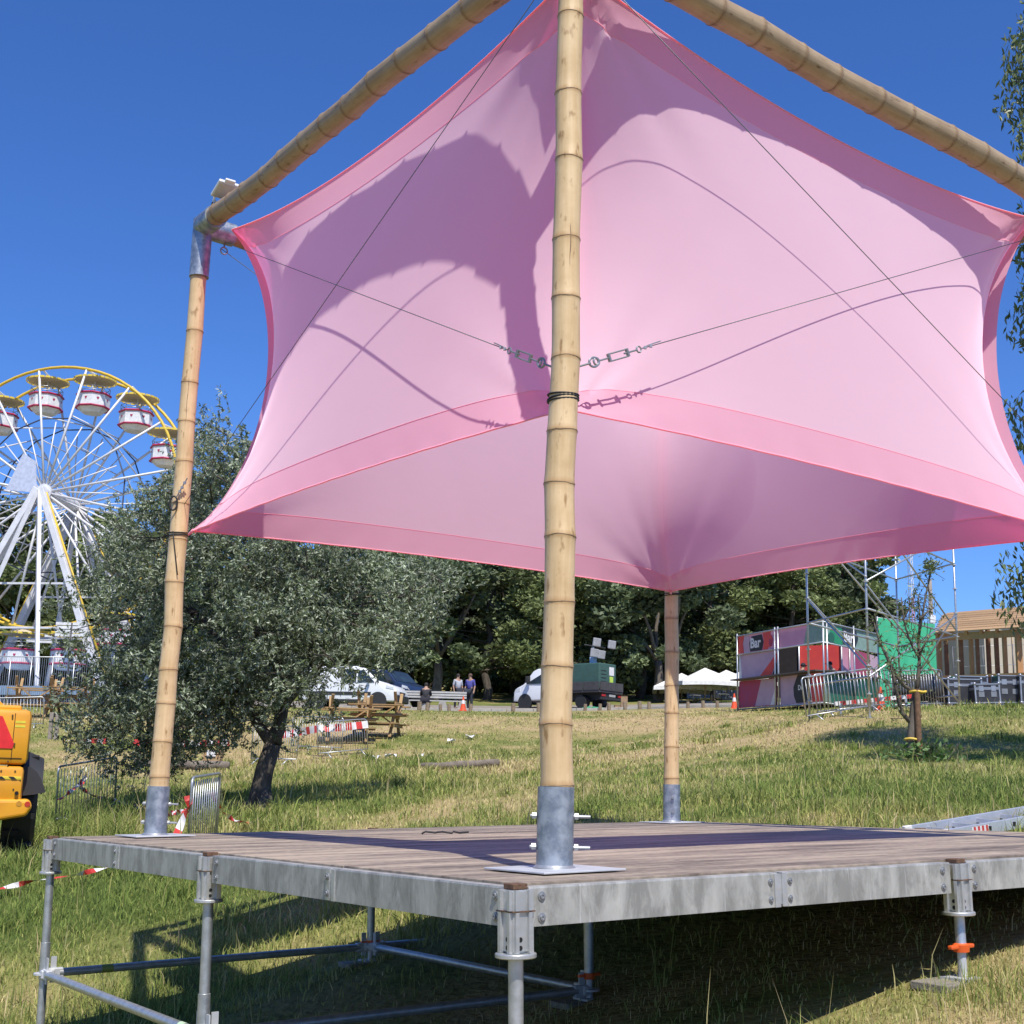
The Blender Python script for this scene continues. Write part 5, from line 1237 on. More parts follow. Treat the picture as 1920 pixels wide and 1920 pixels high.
# ------------------------------------------------------------------ ferris wheel
WW = mat('white_steel', (.72, .72, .74), .45, .1, (.6, .6, .62), 3)
WY = mat('yellow_rim', (.72, .48, .04), .45); WDK = mat('dark_ring', (.06, .07, .11), .5); CREAM = mat('cream_canvas', (.66, .55, .36), .7); CRIM = mat('crimson_trim', (.48, .03, .10), .45)
WYC = mat('yellow_canvas', (.80, .60, .06), .6); GLW = mat('gondola_white', (.80, .80, .80), .35)
def oct(r, z, n=8, ph=.3927): return [(r*math.cos(2*math.pi*i/n+ph), r*math.sin(2*math.pi*i/n+ph), z) for i in range(n)]
def frustum(r0, z0, r1, z1, cap=True):
    mb = MB(); a = oct(r0, z0); b = oct(r1, z1); Fc = [(i, (i+1) % 8, 8+(i+1) % 8, 8+i) for i in range(8)]
    if cap: Fc += [tuple(range(7, -1, -1)), tuple(range(8, 16))]
    mb.add(a+b, Fc); return mb
def wheel():
    cpt = at(112, 936, 62.5); rzw = -.15; plat = at(100, 1299, 62.5).z
    t = thing('ferris_wheel', 'white ferris wheel with yellow rims and white tub gondolas on A-frame legs', 'ferris wheel', loc=(cpt.x, cpt.y, plat), rz=rzw)
    H = cpt.z-plat; R = 6.45; c = Vector((0, 0, H))
    def rp(a, r, y): return Vector((r*math.sin(a), y, H+r*math.cos(a)))
    for y in (-.95, .95):
        part('rim', MB().tube([rp(2*math.pi*i/64, R, y) for i in range(64)], .075, 8, closed=True), WY, t, 'all')
        part('inner_ring', MB().tube([rp(2*math.pi*(i+.5)/16, R*.60, y*1.1) for i in range(16)], .035, 6, closed=True), WDK, t, 'all')
    part('hub', MB().tube([c+Vector((0, -1.75, 0)), c+Vector((0, 1.75, 0))], .30, 14), WW, t, 'y')
    for y in (-1.55, 1.55): part('hub_plate', MB().tube([c+Vector((0, y-.06, 0)), c+Vector((0, y+.06, 0))], .40, 18), WW, t, 'y')
    a0 = math.radians(11.4)
    for i in range(16):
        a = a0+i*math.pi/8
        for s in (-1, 1):
            part('spoke', MB().tube([rp(a, .35, s*1.5), rp(a, R, s*.95)], .060, 7), WW, t, 'all')
            part('tie_rod', MB().tube([rp(a+.05, .4, s*1.45), rp(a+math.pi/16, R*.56, s*1.1)], .032, 5), WW, t, 'all')
        part('cross_strut', MB().tube([rp(a, R*.62, -1.1), rp(a+math.pi/8, R*.62, 1.1)], .035, 5).tube([rp(a, R*.42, -1.2), rp(a, R*.42, 1.2)], .03, 5), WW, t, 'all')
    # gondolas
    pieces = None
    for i in range(16):
        a = a0+i*math.pi/8; p = rp(a, R, 0)
        if pieces is None:
            tub = frustum(.50, -2.0, .80, -1.72); f2 = frustum(.80, -1.72, .80, -1.08); tub.add(f2.v, f2.f)
            P = {'tub': tub.mesh('gondola', GLW)}
            cn = frustum(1.02, -.30, .25, -.10); v = frustum(1.02, -.33, 1.02, -.30); cn.add(v.v, v.f); P['canopy'] = cn.mesh('canopy', CREAM)
            val = MB()
            for k in range(24):
                w = 2*math.pi*k/24; q = Vector((1.03*math.cos(w), 1.03*math.sin(w), -.33)); val.bar(q+Vector((0, 0, .05)), q-Vector((0, 0, .04)), .22, .02, up=(math.cos(w), math.sin(w), 0))
            P['valance'] = val.mesh('valance', WYC)
            tr = MB()
            for z in (-1.74, -1.08):
                tr.tube([(x*1.01, y*1.01, z) for x, y, _ in oct(.81, z)], .055, 6, closed=True)
            P['trim'] = tr.mesh('trim', CRIM)
            rl = MB()
            for z in (-.92, -.72): rl.tube([(x, y, z) for x, y, _ in oct(.76, z)], .018, 5, closed=True)
            for x, y, _ in oct(.76, 0): rl.tube([(x, y, -1.1), (x, y, -.72)], .015, 5)
            P['railing'] = rl.mesh('railing', GALV, 'all')
            hg = MB(); hg.tube([(0, 0, .05), (0, 0, -1.15)], .035, 6); hg.tube([(0, -.95, 0), (0, .95, 0)], .045, 6); P['hanger'] = hg.mesh('hanger', WW, 'all')
            P['seat'] = MB().box((-.55, -.5, -1.35), (.55, .5, -1.12), bev=.04).mesh('seat', CRIM)
            ht = MB(); an = .3927+math.pi/8; o = Vector((math.cos(an), math.sin(an), 0))*.757; s_ = Vector((-math.sin(an), math.cos(an), 0)); zc = -1.36
            ht.add([o+Vector((0, 0, zc-.08)), o+s_*.07+Vector((0, 0, zc+.03)), o+s_*.035+Vector((0, 0, zc+.07)), o+Vector((0, 0, zc+.04)), o-s_*.035+Vector((0, 0, zc+.07)), o-s_*.07+Vector((0, 0, zc+.03))], [(0, 1, 2, 3, 4, 5)])
            P['heart'] = ht.mesh('heart', CRIM)
            pieces = P
        g = link('gondola', pieces['tub'], t, p); g.rotation_euler = (0, 0, random.uniform(-.25, .25))
        for k in ('canopy', 'valance', 'trim', 'railing', 'hanger', 'seat'): link(k, pieces[k], g)
        for k in range(8): link('heart', pieces['heart'], g).rotation_euler = (0, 0, k*math.pi/4)
    # A-frames
    for s in (-1, 1):
        y = s*1.95; ap = c+Vector((0, y, 0))
        for q in (-1, 1):
            part('main_leg', MB().bar(ap+Vector((q*.1, 0, .1)), (q*4.4, s*2.7, 0), .30, .42, up=(0, 1, 0), bev=.02), WW, t)
            part('slender_leg', MB().bar(ap+Vector((q*.05, s*.12, 0)), (q*2.1, s*4.3, 0), .17, .17), WW, t)
            part('light_string', MB().tube([ap+Vector((q*.35, 0, -.1)), Vector((q*4.75, s*2.7, .1))], .05, 5), WY, t, 'all')
        for zf in (.30, .52): part('cross_tie', MB().bar((-4.4*(1-zf), y+s*.35, H*zf), (4.4*(1-zf), y+s*.35, H*zf), .09, .09), WW, t)
    sh = MB(); sh.add([(-1.9, -1.7, H+.1), (-.3, -1.7, H-.05), (-.5, -1.7, H+1.5), (-1.2, -1.7, H+1.9)], [(0, 1, 2, 3)]); sh.add([(-1.9, -1.66, H+.1), (-.3, -1.66, H-.05), (-.5, -1.66, H+1.5), (-1.2, -1.66, H+1.9)], [(3, 2, 1, 0)]); part('light_panel', sh, mat('pale_panel', (.55, .6, .75), .4), t)
    # platform
    g0 = gz(cpt.x, cpt.y)-plat
    part('platform', MB().box((-7, -4.6, -.42), (7.2, 4.6, -.01), bev=.02), mat('blue_deck', (.25, .36, .52), .5), t)
    part('platform_skirt', MB().box((-6.9, -4.5, min(g0-.6, -1.4)), (7.1, 4.5, -.42)), mat('navy_skirt', (.02, .03, .07), .7), t)
    # railing
    for x in range(-7, 8): part('rail_post', MB().tube([(x*1.0, -4.75, min(g0-.2, -1.2)), (x*1.0, -4.75, 1.25)], .03, 6), GALV, t, 'all')
    part('top_rail', MB().tube([(-7, -4.75, 1.25), (7.2, -4.75, 1.25)], .028, 6), GALV, t, 'all')
    inf = MB()
    for k in range(142): inf.box((-7+k*.1-.006, -4.756, -.95), (-7+k*.1+.006, -4.744, 1.2))
    o = part('wire_infill', inf, GALV, t); o['kind'] = 'stuff'
wheel()
def lamp_mast(px, d, py, label):
    b = on(px, d); z = z_at(b, py); t = thing('floodlight_mast', label, 'floodlight', loc=b); h = z-b.z
    part('mast', MB().tube([(0, 0, -.1), (0, 0, h)], .06, 8), mat('dark_mast', (.07, .07, .08), .5), t, 'all')
    for i in range(2):
        for k in range(4): part('lamp_panel', MB().box((-.72+i*.76, -.08, h-.62+k*.17), (-.04+i*.76, .02, h-.49+k*.17)), GLW, t)
lamp_mast(122, 58.5, 1168, 'mast with two columns of white lamp panels in front of the ferris wheel'); lamp_mast(64, 74, 1185, 'further mast with lamp panels seen through the ferris wheel legs')

# ------------------------------------------------------------------ people
def person(loc, rz, label, shirt, trouser, hairc, pose='stand', cap=None, skin=(.42, .25, .17), h=1.75):
    s = h/1.75; t = thing('person', label, 'person', loc=loc, rz=rz)
    if pose == 'stand':
        J = dict(pel=(0, 0, .95), sp=(0, 0, 1.18), ch=(0, 0, 1.38), nk=(0, 0, 1.51), hd=(0, -.015, 1.62), tp=(0, -.01, 1.71), sl=(.19, 0, 1.42), el=(.25, .02, 1.14), wl=(.26, -.08, .92), sr=(-.19, 0, 1.42), er=(-.25, .02, 1.14), wr=(-.26, -.08, .92),
                 hl=(.10, 0, .91), kl=(.11, -.02, .5), al=(.11, .02, .09), tl=(.12, -.16, .045), hr=(-.10, 0, .91), kr=(-.11, .02, .5), ar=(-.11, .05, .09), tr=(-.12, -.12, .045))
    elif pose == 'work':
        J = dict(pel=(0, 0, .95), sp=(0, -.03, 1.18), ch=(0, -.07, 1.37), nk=(0, -.11, 1.49), hd=(0, -.16, 1.60), tp=(0, -.17, 1.69), sl=(.19, -.07, 1.41), el=(.24, -.12, 1.14), wl=(.18, -.33, 1.12), sr=(-.19, -.07, 1.41), er=(-.24, -.12, 1.14), wr=(-.16, -.34, 1.14),
                 hl=(.10, 0, .91), kl=(.11, -.02, .5), al=(.11, .02, .09), tl=(.12, -.16, .045), hr=(-.10, 0, .91), kr=(-.11, .0, .5), ar=(-.11, .03, .09), tr=(-.12, -.14, .045))
    else:
        J = dict(pel=(0, .05, .50), sp=(0, .02, .72), ch=(0, -.04, .92), nk=(0, -.07, 1.05), hd=(0, -.12, 1.16), tp=(0, -.13, 1.25), sl=(.19, -.04, .95), el=(.25, -.15, .70), wl=(.14, -.38, .62), sr=(-.19, -.04, .95), er=(-.25, -.15, .70), wr=(-.14, -.38, .62),
                 hl=(.10, .03, .49), kl=(.14, -.42, .50), al=(.14, -.44, .09), tl=(.15, -.62, .045), hr=(-.10, .03, .49), kr=(-.14, -.42, .50), ar=(-.14, -.44, .09), tr=(-.15, -.62, .045))
    rad = dict(pel=.145, sp=.125, ch=.145, nk=.055, hd=.088, tp=.06, sl=.062, el=.045, wl=.032, sr=.062, er=.045, wr=.032, hl=.088, kl=.062, al=.042, tl=.035, hr=.088, kr=.062, ar=.042, tr=.035)
    E_ = [('pel', 'sp'), ('sp', 'ch'), ('ch', 'nk'), ('nk', 'hd'), ('hd', 'tp'), ('ch', 'sl'), ('sl', 'el'), ('el', 'wl'), ('ch', 'sr'), ('sr', 'er'), ('er', 'wr'), ('pel', 'hl'), ('hl', 'kl'), ('kl', 'al'), ('al', 'tl'), ('pel', 'hr'), ('hr', 'kr'), ('kr', 'ar'), ('ar', 'tr')]
    for sd, x in (('l', 1), ('r', -1)):      # hand: palm and five fingers
        w = Vector(J['w'+sd]); e = Vector(J['e'+sd]); d = (w-e).normalized(); q = d.orthogonal().normalized(); J['p'+sd] = tuple(w+d*.07); rad['p'+sd] = .026; E_.append(('w'+sd, 'p'+sd))
        for k, (o, L) in enumerate(((-.03, .06), (-.011, .075), (.009, .07), (.028, .055))): J[f'f{k}{sd}'] = tuple(w+d*(.07+L)+q*o); rad[f'f{k}{sd}'] = .0085; E_.append(('p'+sd, f'f{k}{sd}'))
        J['t'+sd+'h'] = tuple(w+d*.06+q*-.055); rad['t'+sd+'h'] = .009; E_.append(('w'+sd, 't'+sd+'h'))
    def skinmesh(name, keys, edges, k, m, root):
        ks = list(keys); me = D.meshes.new(name); me.from_pydata([tuple(c*s for c in J[q]) for q in ks], [(ks.index(a), ks.index(b)) for a, b in edges], [])
        o = link(name, me, t); md = o.modifiers.new('skin', 'SKIN'); md.use_smooth_shade = True
        for i, q in enumerate(ks):
            r = rad[q]*k*s; me.skin_vertices[0].data[i].radius = (r, r); me.skin_vertices[0].data[i].use_root = (q == root)
        sb = o.modifiers.new('sub', 'SUBSURF'); sb.levels = 1; sb.render_levels = 1; me.materials.append(m); return o
    skinmesh('body', J.keys(), E_, 1.0, mat('skin_%d' % int(skin[0]*100), skin, .6), 'pel')
    up = ['pel', 'sp', 'ch', 'sl', 'el', 'sr', 'er']; skinmesh('shirt', up, [e for e in E_ if e[0] in up and e[1] in up], 1.22, mat('shirt_%02x%02x%02x' % tuple(int(c*255) for c in shirt), shirt, .85), 'ch')
    lo = ['pel', 'hl', 'kl', 'al', 'hr', 'kr', 'ar']; skinmesh('trousers', lo, [e for e in E_ if e[0] in lo and e[1] in lo], 1.26, mat('trouser_%02x%02x%02x' % tuple(int(c*255) for c in trouser), trouser, .9), 'pel')
    hd = Vector(J['hd'])*s
    cm = mat('hair_%02x' % int(hairc[0]*255), hairc, .7)
    hair = MB(); hair.lathe([(.0, .155), (.055, .145), (.092, .10), (.103, .05), (.100, .02)], 14, Matrix.Translation(hd+Vector((0, .012, -.01)))); part('cap' if cap else 'hair', hair, mat('cap_cloth', cap, .8) if cap else cm, t, 'all')
    if cap: part('cap_peak', MB().box((hd.x-.07, hd.y-.20, hd.z+.035), (hd.x+.07, hd.y-.07, hd.z+.05), bev=.006), mat('cap_cloth', cap, .8), t)
    for x in (-.032, .032): part('eye', MB().lathe([(0, -.008), (.008, 0), (0, .008)], 8, Matrix.Translation(hd+Vector((x, -.095, .02)))), BLACK, t)
    part('nose', MB().prism([(-.012, -.03), (.012, -.03), (.0, .02)], -.118+hd.y, -.085+hd.y, Matrix.Translation((hd.x, 0, hd.z))), mat('skin_%d' % int(skin[0]*100), skin, .6), t)
    for sx in (-1, 1): part('shoe', MB().box((J['al'][0]*sx*s-.05, (J['al'][1]-.2)*s, .0), (J['al'][0]*sx*s+.05, (J['al'][1]+.08)*s, .09), bev=.03), BLACK, t)
    return t
# ------------------------------------------------------------------ vehicles
GLASS = mat('dark_glass', (.02, .03, .04), .08, 0, (.03, .05, .06), 2); VW = mat('van_white', (.78, .79, .80), .3, 0, (.74, .75, .76), 2, coat=.3); PLAST = mat('black_plastic', (.03, .03, .03), .6)
REDL = mat('tail_red', (.45, .02, .02), .3); HEADL = mat('headlamp', (.7, .72, .74), .15); NAVY = mat('van_navy', (.02, .035, .08), .3, coat=.3); GREYBED = mat('dropside_grey', (.085, .08, .08), .6, .2, (.06, .055, .055), 4)
def wheel_part(t, x, y, r, w=.22):
    M = Matrix.Translation((x, y, r)) @ Matrix.Rotation(math.pi/2, 4, 'X')
    ty = part('tyre', MB().lathe([(r*.62, -w/2), (r*.93, -w/2), (r, -w*.3), (r, w*.3), (r*.93, w/2), (r*.62, w/2)], 22, M), BLACK, t, 'y')
    rm = MB().lathe([(0, -w*.36), (r*.2, -w*.42), (r*.55, -w*.36), (r*.64, -w*.46), (r*.64, w*.46), (r*.55, w*.36), (0, w*.36)], 18, M); part('rim', rm, ALU_E, ty, 'y')
def shell(t, name, outline, w, m, belt, ty=.87, bev=.07):
    mb = MB(); mb.prism(outline, -w, w); mb.v = [(x, y*(1-(1-ty)*max(0, min(1, (z-belt)/.8))), z) for x, y, z in mb.v]
    o = part(name, mb, m, t); b = o.modifiers.new('bevel', 'BEVEL'); b.width = bev; b.segments = 3; b.limit_method = 'ANGLE'; b.angle_limit = math.radians(25)
    o.data.polygons.foreach_set('use_smooth', [True]*len(o.data.polygons)); return o
def small_van(loc, rz, label, m, name='delivery_van'):
    t = thing(name, label, 'van', loc=loc, rz=rz); w = .86
    shell(t, 'body', [(-2.2, .32), (-2.22, .95), (-2.12, 1.68), (-1.95, 1.81), (.3, 1.83), (.72, 1.74), (1.32, 1.20), (2.0, 1.0), (2.2, .78), (2.22, .32)], w, m, .95)
    for s in (-1, 1):
        Y = lambda z: s*(w*(1-.13*max(0, min(1, (z-.95)/.8)))+.004)
        def pan(nm, pts, mm): part(nm, MB().add([(x, Y(z), z) for x, z in pts]+[(x, Y(z)-s*.02, z) for x, z in pts], [tuple(range(len(pts))), tuple(range(2*len(pts)-1, len(pts)-1, -1))]+[(i, (i+1) % len(pts), len(pts)+(i+1) % len(pts), len(pts)+i) for i in range(len(pts))]), mm, t)
        pan('side_window', [(-.25, 1.15), (.35, 1.15), (.35, 1.66), (-.25, 1.68)], GLASS); pan('side_window', [(.42, 1.15), (1.18, 1.15), (.72, 1.62), (.42, 1.66)], GLASS)
        pan('rub_strip', [(-2.0, .58), (1.05, .58), (1.05, .72), (-2.0, .72)], PLAST); pan('sill', [(-1.0, .30), (1.0, .30), (1.0, .40), (-1.0, .40)], PLAST)
        pan('headlight', [(1.72, .90), (2.08, .82), (2.05, .95), (1.72, 1.04)], HEADL); pan('tail_light', [(-2.17, .95), (-2.08, .95), (-2.05, 1.4), (-2.12, 1.4)], REDL)
        pan('door_seam', [(-.32, .5), (-.30, .5), (-.30, 1.7), (-.32, 1.7)], PLAST)
        part('mirror', MB().box((.88, s*.90, 1.12), (1.02, s*1.08, 1.30), bev=.03), PLAST, t)
        for x in (-1.35, 1.38):
            wheel_part(t, x, s*.74, .31)
            part('wheel_arch', MB().lathe([(.33, -.02), (.40, -.02), (.40, .02), (.33, .02)], 22, Matrix.Translation((x, s*(w+.0), .33)) @ Matrix.Rotation(math.pi/2, 4, 'X')), PLAST, t)
    a, b = (.76, 1.715), (1.31, 1.225); n = Vector((b[1]-a[1], 0, -(b[0]-a[0]))).normalized()*-.006
    part('windscreen', MB().add([(a[0]+n.x, -.66, a[1]+n.z), (a[0]+n.x, .66, a[1]+n.z), (b[0]+n.x, .76, b[1]+n.z), (b[0]+n.x, -.76, b[1]+n.z)], [(0, 1, 2, 3)]), GLASS, t)
    part('front_bumper', MB().box((2.05, -.84, .30), (2.27, .84, .62), bev=.05), PLAST, t); part('grille', MB().box((2.18, -.4, .66), (2.225, .4, .76), bev=.01), PLAST, t)
    return t
small_van(on(662, 57.5), math.radians(-12), 'white small van parked behind the picnic tables', VW)
v2 = small_van(on(722, 64.5), math.radians(-35), 'dark blue van parked behind the white van', NAVY)
def truck():
    rear = on(1146, 66); th = math.radians(140); fw = Vector((math.cos(th), math.sin(th), 0)); p = rear+fw*3.0; p.z = min(gz(p.x, p.y), rear.z)+.0
    t = thing('flatbed_truck', 'white cab flatbed truck with dark dropside bed, parked under the trees', 'truck', loc=p, rz=th); w = .92
    shell(t, 'cab', [(.25, .48), (.22, 2.0), (.35, 2.12), (1.15, 2.10), (1.45, 1.98), (1.98, 1.32), (2.45, 1.12), (2.62, .92), (2.64, .42)], w, VW, 1.2, .86)
    for s in (-1, 1):
        Y = lambda z: s*(w*(1-.14*max(0, min(1, (z-1.2)/.8)))+.004)
        for nm, pts, mm in (('side_window', [(.55, 1.32), (1.80, 1.32), (1.38, 1.90), (.55, 1.95)], GLASS), ('door_seam', [(.45, .5), (.48, .5), (.48, 2.0), (.45, 2.0)], PLAST), ('headlight', [(2.2, .95), (2.58, .85), (2.5, 1.06), (2.2, 1.14)], HEADL)):
            part(nm, MB().add([(x, Y(z), z) for x, z in pts]+[(x, Y(z)-s*.02, z) for x, z in pts], [tuple(range(4)), (7, 6, 5, 4)]+[(i, (i+1) % 4, 4+(i+1) % 4, 4+i) for i in range(4)]), mm, t)
        part('mirror', MB().box((1.45, s*.98, 1.35), (1.62, s*1.22, 1.70), bev=.03), PLAST, t)
        wheel_part(t, 1.85, s*.80, .35); wheel_part(t, -1.75, s*.72, .35, .40)
        part('wheel_arch', MB().lathe([(.37, -.02), (.45, -.02), (.45, .02), (.37, .02)], 22, Matrix.Translation((1.85, s*w, .37)) @ Matrix.Rotation(math.pi/2, 4, 'X')), PLAST, t)
        for i in range(3): part('dropside', MB().box((-2.98+i*1.04, s*.98, .90), (-2.0+i*1.04, s*1.03, 1.32), bev=.01), GREYBED, t)
        part('tail_light', MB().box((-3.06, s*.70-.14, .60), (-3.0, s*.70+.14, .70)), REDL, t)
    a, b = (1.48, 1.955), (1.97, 1.345)
    part('windscreen', MB().add([(a[0]+.006, -.70, a[1]), (a[0]+.006, .70, a[1]), (b[0]+.006, .80, b[1]), (b[0]+.006, -.80, b[1])], [(0, 1, 2, 3)]), GLASS, t)
    for i in range(3): part('tailboard', MB().box((-3.04, -.97+i*.65, .90), (-2.99, -.34+i*.65, 1.32), bev=.01), GREYBED, t)
    part('headboard', MB().box((.08, -1.0, .9), (.14, 1.0, 2.0)), GREYBED, t)
    part('bed_floor', MB().box((-3.0, -1.0, .80), (.15, 1.0, .895)), GREYBED, t); part('chassis', MB().box((-2.95, -.42, .45), (1.2, .42, .80)), PLAST, t)
    part('rear_bar', MB().box((-3.05, -.95, .45), (-2.98, .95, .56)), PLAST, t); part('number_plate', MB().box((-3.065, -.26, .60), (-3.05, .26, .71)), mat('plate_dusty', (.4, .4, .38), .6), t)
    part('front_bumper', MB().box((2.5, -.9, .36), (2.70, .9, .70), bev=.04), PLAST, t)
    # generator set with lamp mast riding on the bed
    M = t.matrix_world if False else Matrix.Translation(p) @ Matrix.Rotation(th, 4, 'Z')
    g = thing('light_tower', 'green generator with folded floodlight mast riding on the truck bed', 'light tower', M=M @ Matrix.Translation((-1.75, .05, .896)))
    GR = mat('generator_green', (.055, .12, .095), .5)
    part('housing', MB().box((-1.05, -.72, .10), (1.1, .72, 1.38), bev=.05), GR, g); part('skid', MB().box((-1.1, -.75, 0), (1.15, .75, .10)), PLAST, g)
    part('notice', MB().box((-1.062, -.52, .80), (-1.049, -.12, 1.22)), WHT, g); part('sticker', MB().box((-1.062, -.46, .28), (-1.049, -.16, .74)), mat('lime_sticker', (.55, .75, .10), .5), g)
    for i in range(4): part('louvre', MB().box((-1.062, .14, .45+i*.18), (-1.049, .56, .49+i*.18)), PLAST, g)
    part('mast', MB().tube([(-.1, 0, 1.35), (-.1, 0, 2.35)], .07, 10), GALV, g, 'y'); part('winch', MB().box((-.25, -.16, 1.4), (.0, .16, 1.75), bev=.03), mat('winch_blue', (.35, .5, .7), .5), g)
    for y, z in ((-.95, 2.30), (.35, 2.30), (.45, 1.75), (-.15, 1.72)):
        part('floodlamp', MB().box((-.32, y-.28, z), (-.2, y+.28, z+.42), Matrix.Rotation(math.radians(-8), 4, 'Y'), bev=.03), mat('lamp_lens', (.45, .45, .46), .25), g)
    part('lamp_bar', MB().tube([(-.16, -1.0, 2.3), (-.16, .8, 2.3)], .035, 8), PLAST, g, 'all')
truck()
CARD = mat('cardboard', (.36, .24, .14), .9)
def carton(px, d, w, h, label, m=CARD):
    p = on(px, d); t = thing('carton', label, 'box', loc=p, rz=random.uniform(-.3, .3)); part('side', MB().box((-w/2, -w/2, 0), (w/2, w/2, h), bev=.01), m, t); part('flap', MB().box((-w/2, -w/2-.01, h), (w/2, w*.1, h+.015)), m, t)
carton(1170, 63.8, .32, .62, 'tall brown carton standing behind the truck'); carton(1157, 63.8, .28, .2, 'low brown carton beside the tall one behind the truck')
p = on(1113, 64.0); mb = MB(); mb.tube([(p.x-.55+.11*i, p.y+.1*math.sin(i*1.9), p.z+.07+.03*math.sin(i*2.7)) for i in range(11)], [.03]+[.09]*9+[.03], 8); solo('green_net_roll', mb, mat('net_green', (.04, .30, .13), .7), 'roll of bright green netting on the ground behind the truck', 'netting', p, smooth='all')

def slat_bench():
    a = on(757, 62.3); b = on(874, 62.3); t = thing('slatted_bench', 'long pale slatted bench on concrete feet beside the road', 'bench', loc=a); d = b-a
    PS = mat('pale_slat', (.52, .51, .48), .7)
    for dz, dy in ((.42, -.2), (.60, .0), (.72, .02), (.84, .04)): part('slat', MB().bar(a+Vector((0, dy, dz)), b+Vector((0, dy, dz)), .10 if dz < .5 else .04, .05 if dz < .5 else .085), PS, t, org=a)
    for f in (.04, .32, .62, .94):
        q = a.lerp(b, f); part('foot', MB().prism([(q.x-.28, q.z-.1), (q.x+.28, q.z-.1), (q.x+.14, q.z+.40), (q.x-.14, q.z+.40)], q.y-.25, q.y+.05), mat('concrete_kerb', (.42, .40, .36)), t, org=a)
        part('bracket', MB().bar(q+Vector((0, .03, .35)), q+Vector((0, .08, .88)), .05, .04), PLAST, t, org=a)
slat_bench()
q = on(797, 62.1); person(q+Vector((0, .05, 0)), math.pi, 'person in dark clothes seated on the slatted bench, seen from behind', (.03, .03, .035), (.03, .03, .04), (.02, .015, .01), 'sit')
person(on(880, 62.6), -.5, 'person in blue and purple shirt standing at the end of the slatted bench', (.08, .08, .32), (.04, .045, .06), (.10, .06, .04))
person(on(857, 64.8), .6, 'person in a pale shirt standing behind the slatted bench', (.45, .46, .5), (.03, .03, .04), (.03, .02, .015))
def cone(px, d, label):
    p = on(px, d); t = thing('traffic_cone', label, 'cone', loc=p); OR = mat('cone_orange', (.85, .10, .03), .5)
    part('base', MB().box((-.19, -.19, 0), (.19, .19, .035), bev=.01), OR, t); part('shell', MB().lathe([(.15, .035), (.085, .34), (.058, .50), (.03, .68), (0, .69)], 18), OR, t, 'y'); part('band', MB().lathe([(.090, .335), (.064, .505)], 18), WHT, t, 'y')
cone(868, 61.6, 'orange cone beside the slatted bench'); cone(1377, 57.0, 'orange cone at the end of the bar stall'); cone(1652, 35.4, 'orange cone behind the scaffold tower base')
# wooden bollards along the kerb
BOL = mat('bollard_wood', (.26, .20, .13), .9, 0, (.16, .12, .08), 12, .4)
bm_ = MB().lathe([(.09, -.12), (.09, .30), (.075, .33), (0, .335)], 12).mesh('wooden_bollard', BOL, 'y')
def rd(px): return float(np.interp(px, [a for a, _ in ROAD_PTS], [b for _, b in ROAD_PTS]))
for i, px in enumerate([786, 801, 826, 842, 882, 962, 1010, 1097, 1125, 1142, 1172, 1200, 1217, 1250, 1290, 1319, 1345, 1400, 1440, 1480, 1692, 1768, 1806, 1849, 1889, 1915]):
    p = on(px, rd(px)-.5); o = link('wooden_bollard', bm_, None, p); o.rotation_euler = (random.uniform(-.08, .08), random.uniform(-.08, .08), random.uniform(0, 6)); k = random.uniform(.85, 1.15) if px < 1600 else random.uniform(.9, 1.1); o.scale = (k, k, k*1.05)
    near = px > 1600
    tag(o, 'short round wooden bollard in front of the flight cases' if near else 'short round wooden bollard on the kerb '+('near the slatted bench' if px < 900 else 'in front of the flatbed truck' if px < 1230 else 'in front of the white parasols' if px < 1390 else 'in front of the bar stall'), 'bollard', 'bollards by the flight cases' if near else 'bollards along the kerb')

# ------------------------------------------------------------------ parasols, board fence
CANV = mat('white_canvas', (.78, .76, .70), .8)
def parasol(px, d, py_top, label, w=1.65):
    p = on(px, d); h = z_at(p, py_top)-p.z; t = thing('parasol', label, 'parasol', loc=p, rz=random.uniform(-.15, .15)); e = h-.9
    cv = MB(); V = [(0, 0, h)]; Fc = []
    for i in range(16):
        a = i/16*8; k = int(a)//2; f = (a % 2)/2; cs = [(-w, -w), (w, -w), (w, w), (-w, w)]; x0, y0 = cs[k]; x1, y1 = cs[(k+1) % 4]; x = x0+(x1-x0)*f; y = y0+(y1-y0)*f; V.append((x, y, e+.06*math.sin(f*math.pi)))
    for i in range(16): Fc.append((0, 1+i, 1+(i+1) % 16))
    cv.add(V, Fc); part('canopy', cv, CANV, t, fixn=False)
    vl = MB()
    for i in range(16): a = V[1+i]; b = V[1+(i+1) % 16]; vl.add([a, b, (b[0]*1.01, b[1]*1.01, b[2]-.22), (a[0]*1.01, a[1]*1.01, a[2]-.22)], [(0, 1, 2, 3)])
    part('valance', vl, CANV, t, fixn=False)
    part('pole', MB().tube([(0, 0, -.05), (0, 0, h)], .035, 8), mat('pole_wood', (.45, .30, .18), .6), t, 'all'); part('foot', MB().box((-.35, -.35, 0), (.35, .35, .08), bev=.01), mat('concrete_kerb', (.42, .40, .36)), t)
    for s in ((-1, -1), (1, -1), (1, 1), (-1, 1)): part('rib', MB().tube([(0, 0, h-.05), (s[0]*w*.98, s[1]*w*.98, e-.01)], .015, 5), mat('pole_wood', (.45, .30, .18), .6), t, 'all')
for px, d, py, lb in [(1322, 74, 1252, 'largest white parasol in the cluster by the bar, pole fully visible'), (1362, 79, 1256, 'white parasol behind the largest one, next to the bar banner'), (1278, 77, 1262, 'white parasol half hidden behind the far bamboo pole'), (1398, 81, 1254, 'white parasol mostly hidden behind the bar banner')]: parasol(px, d, py, lb)
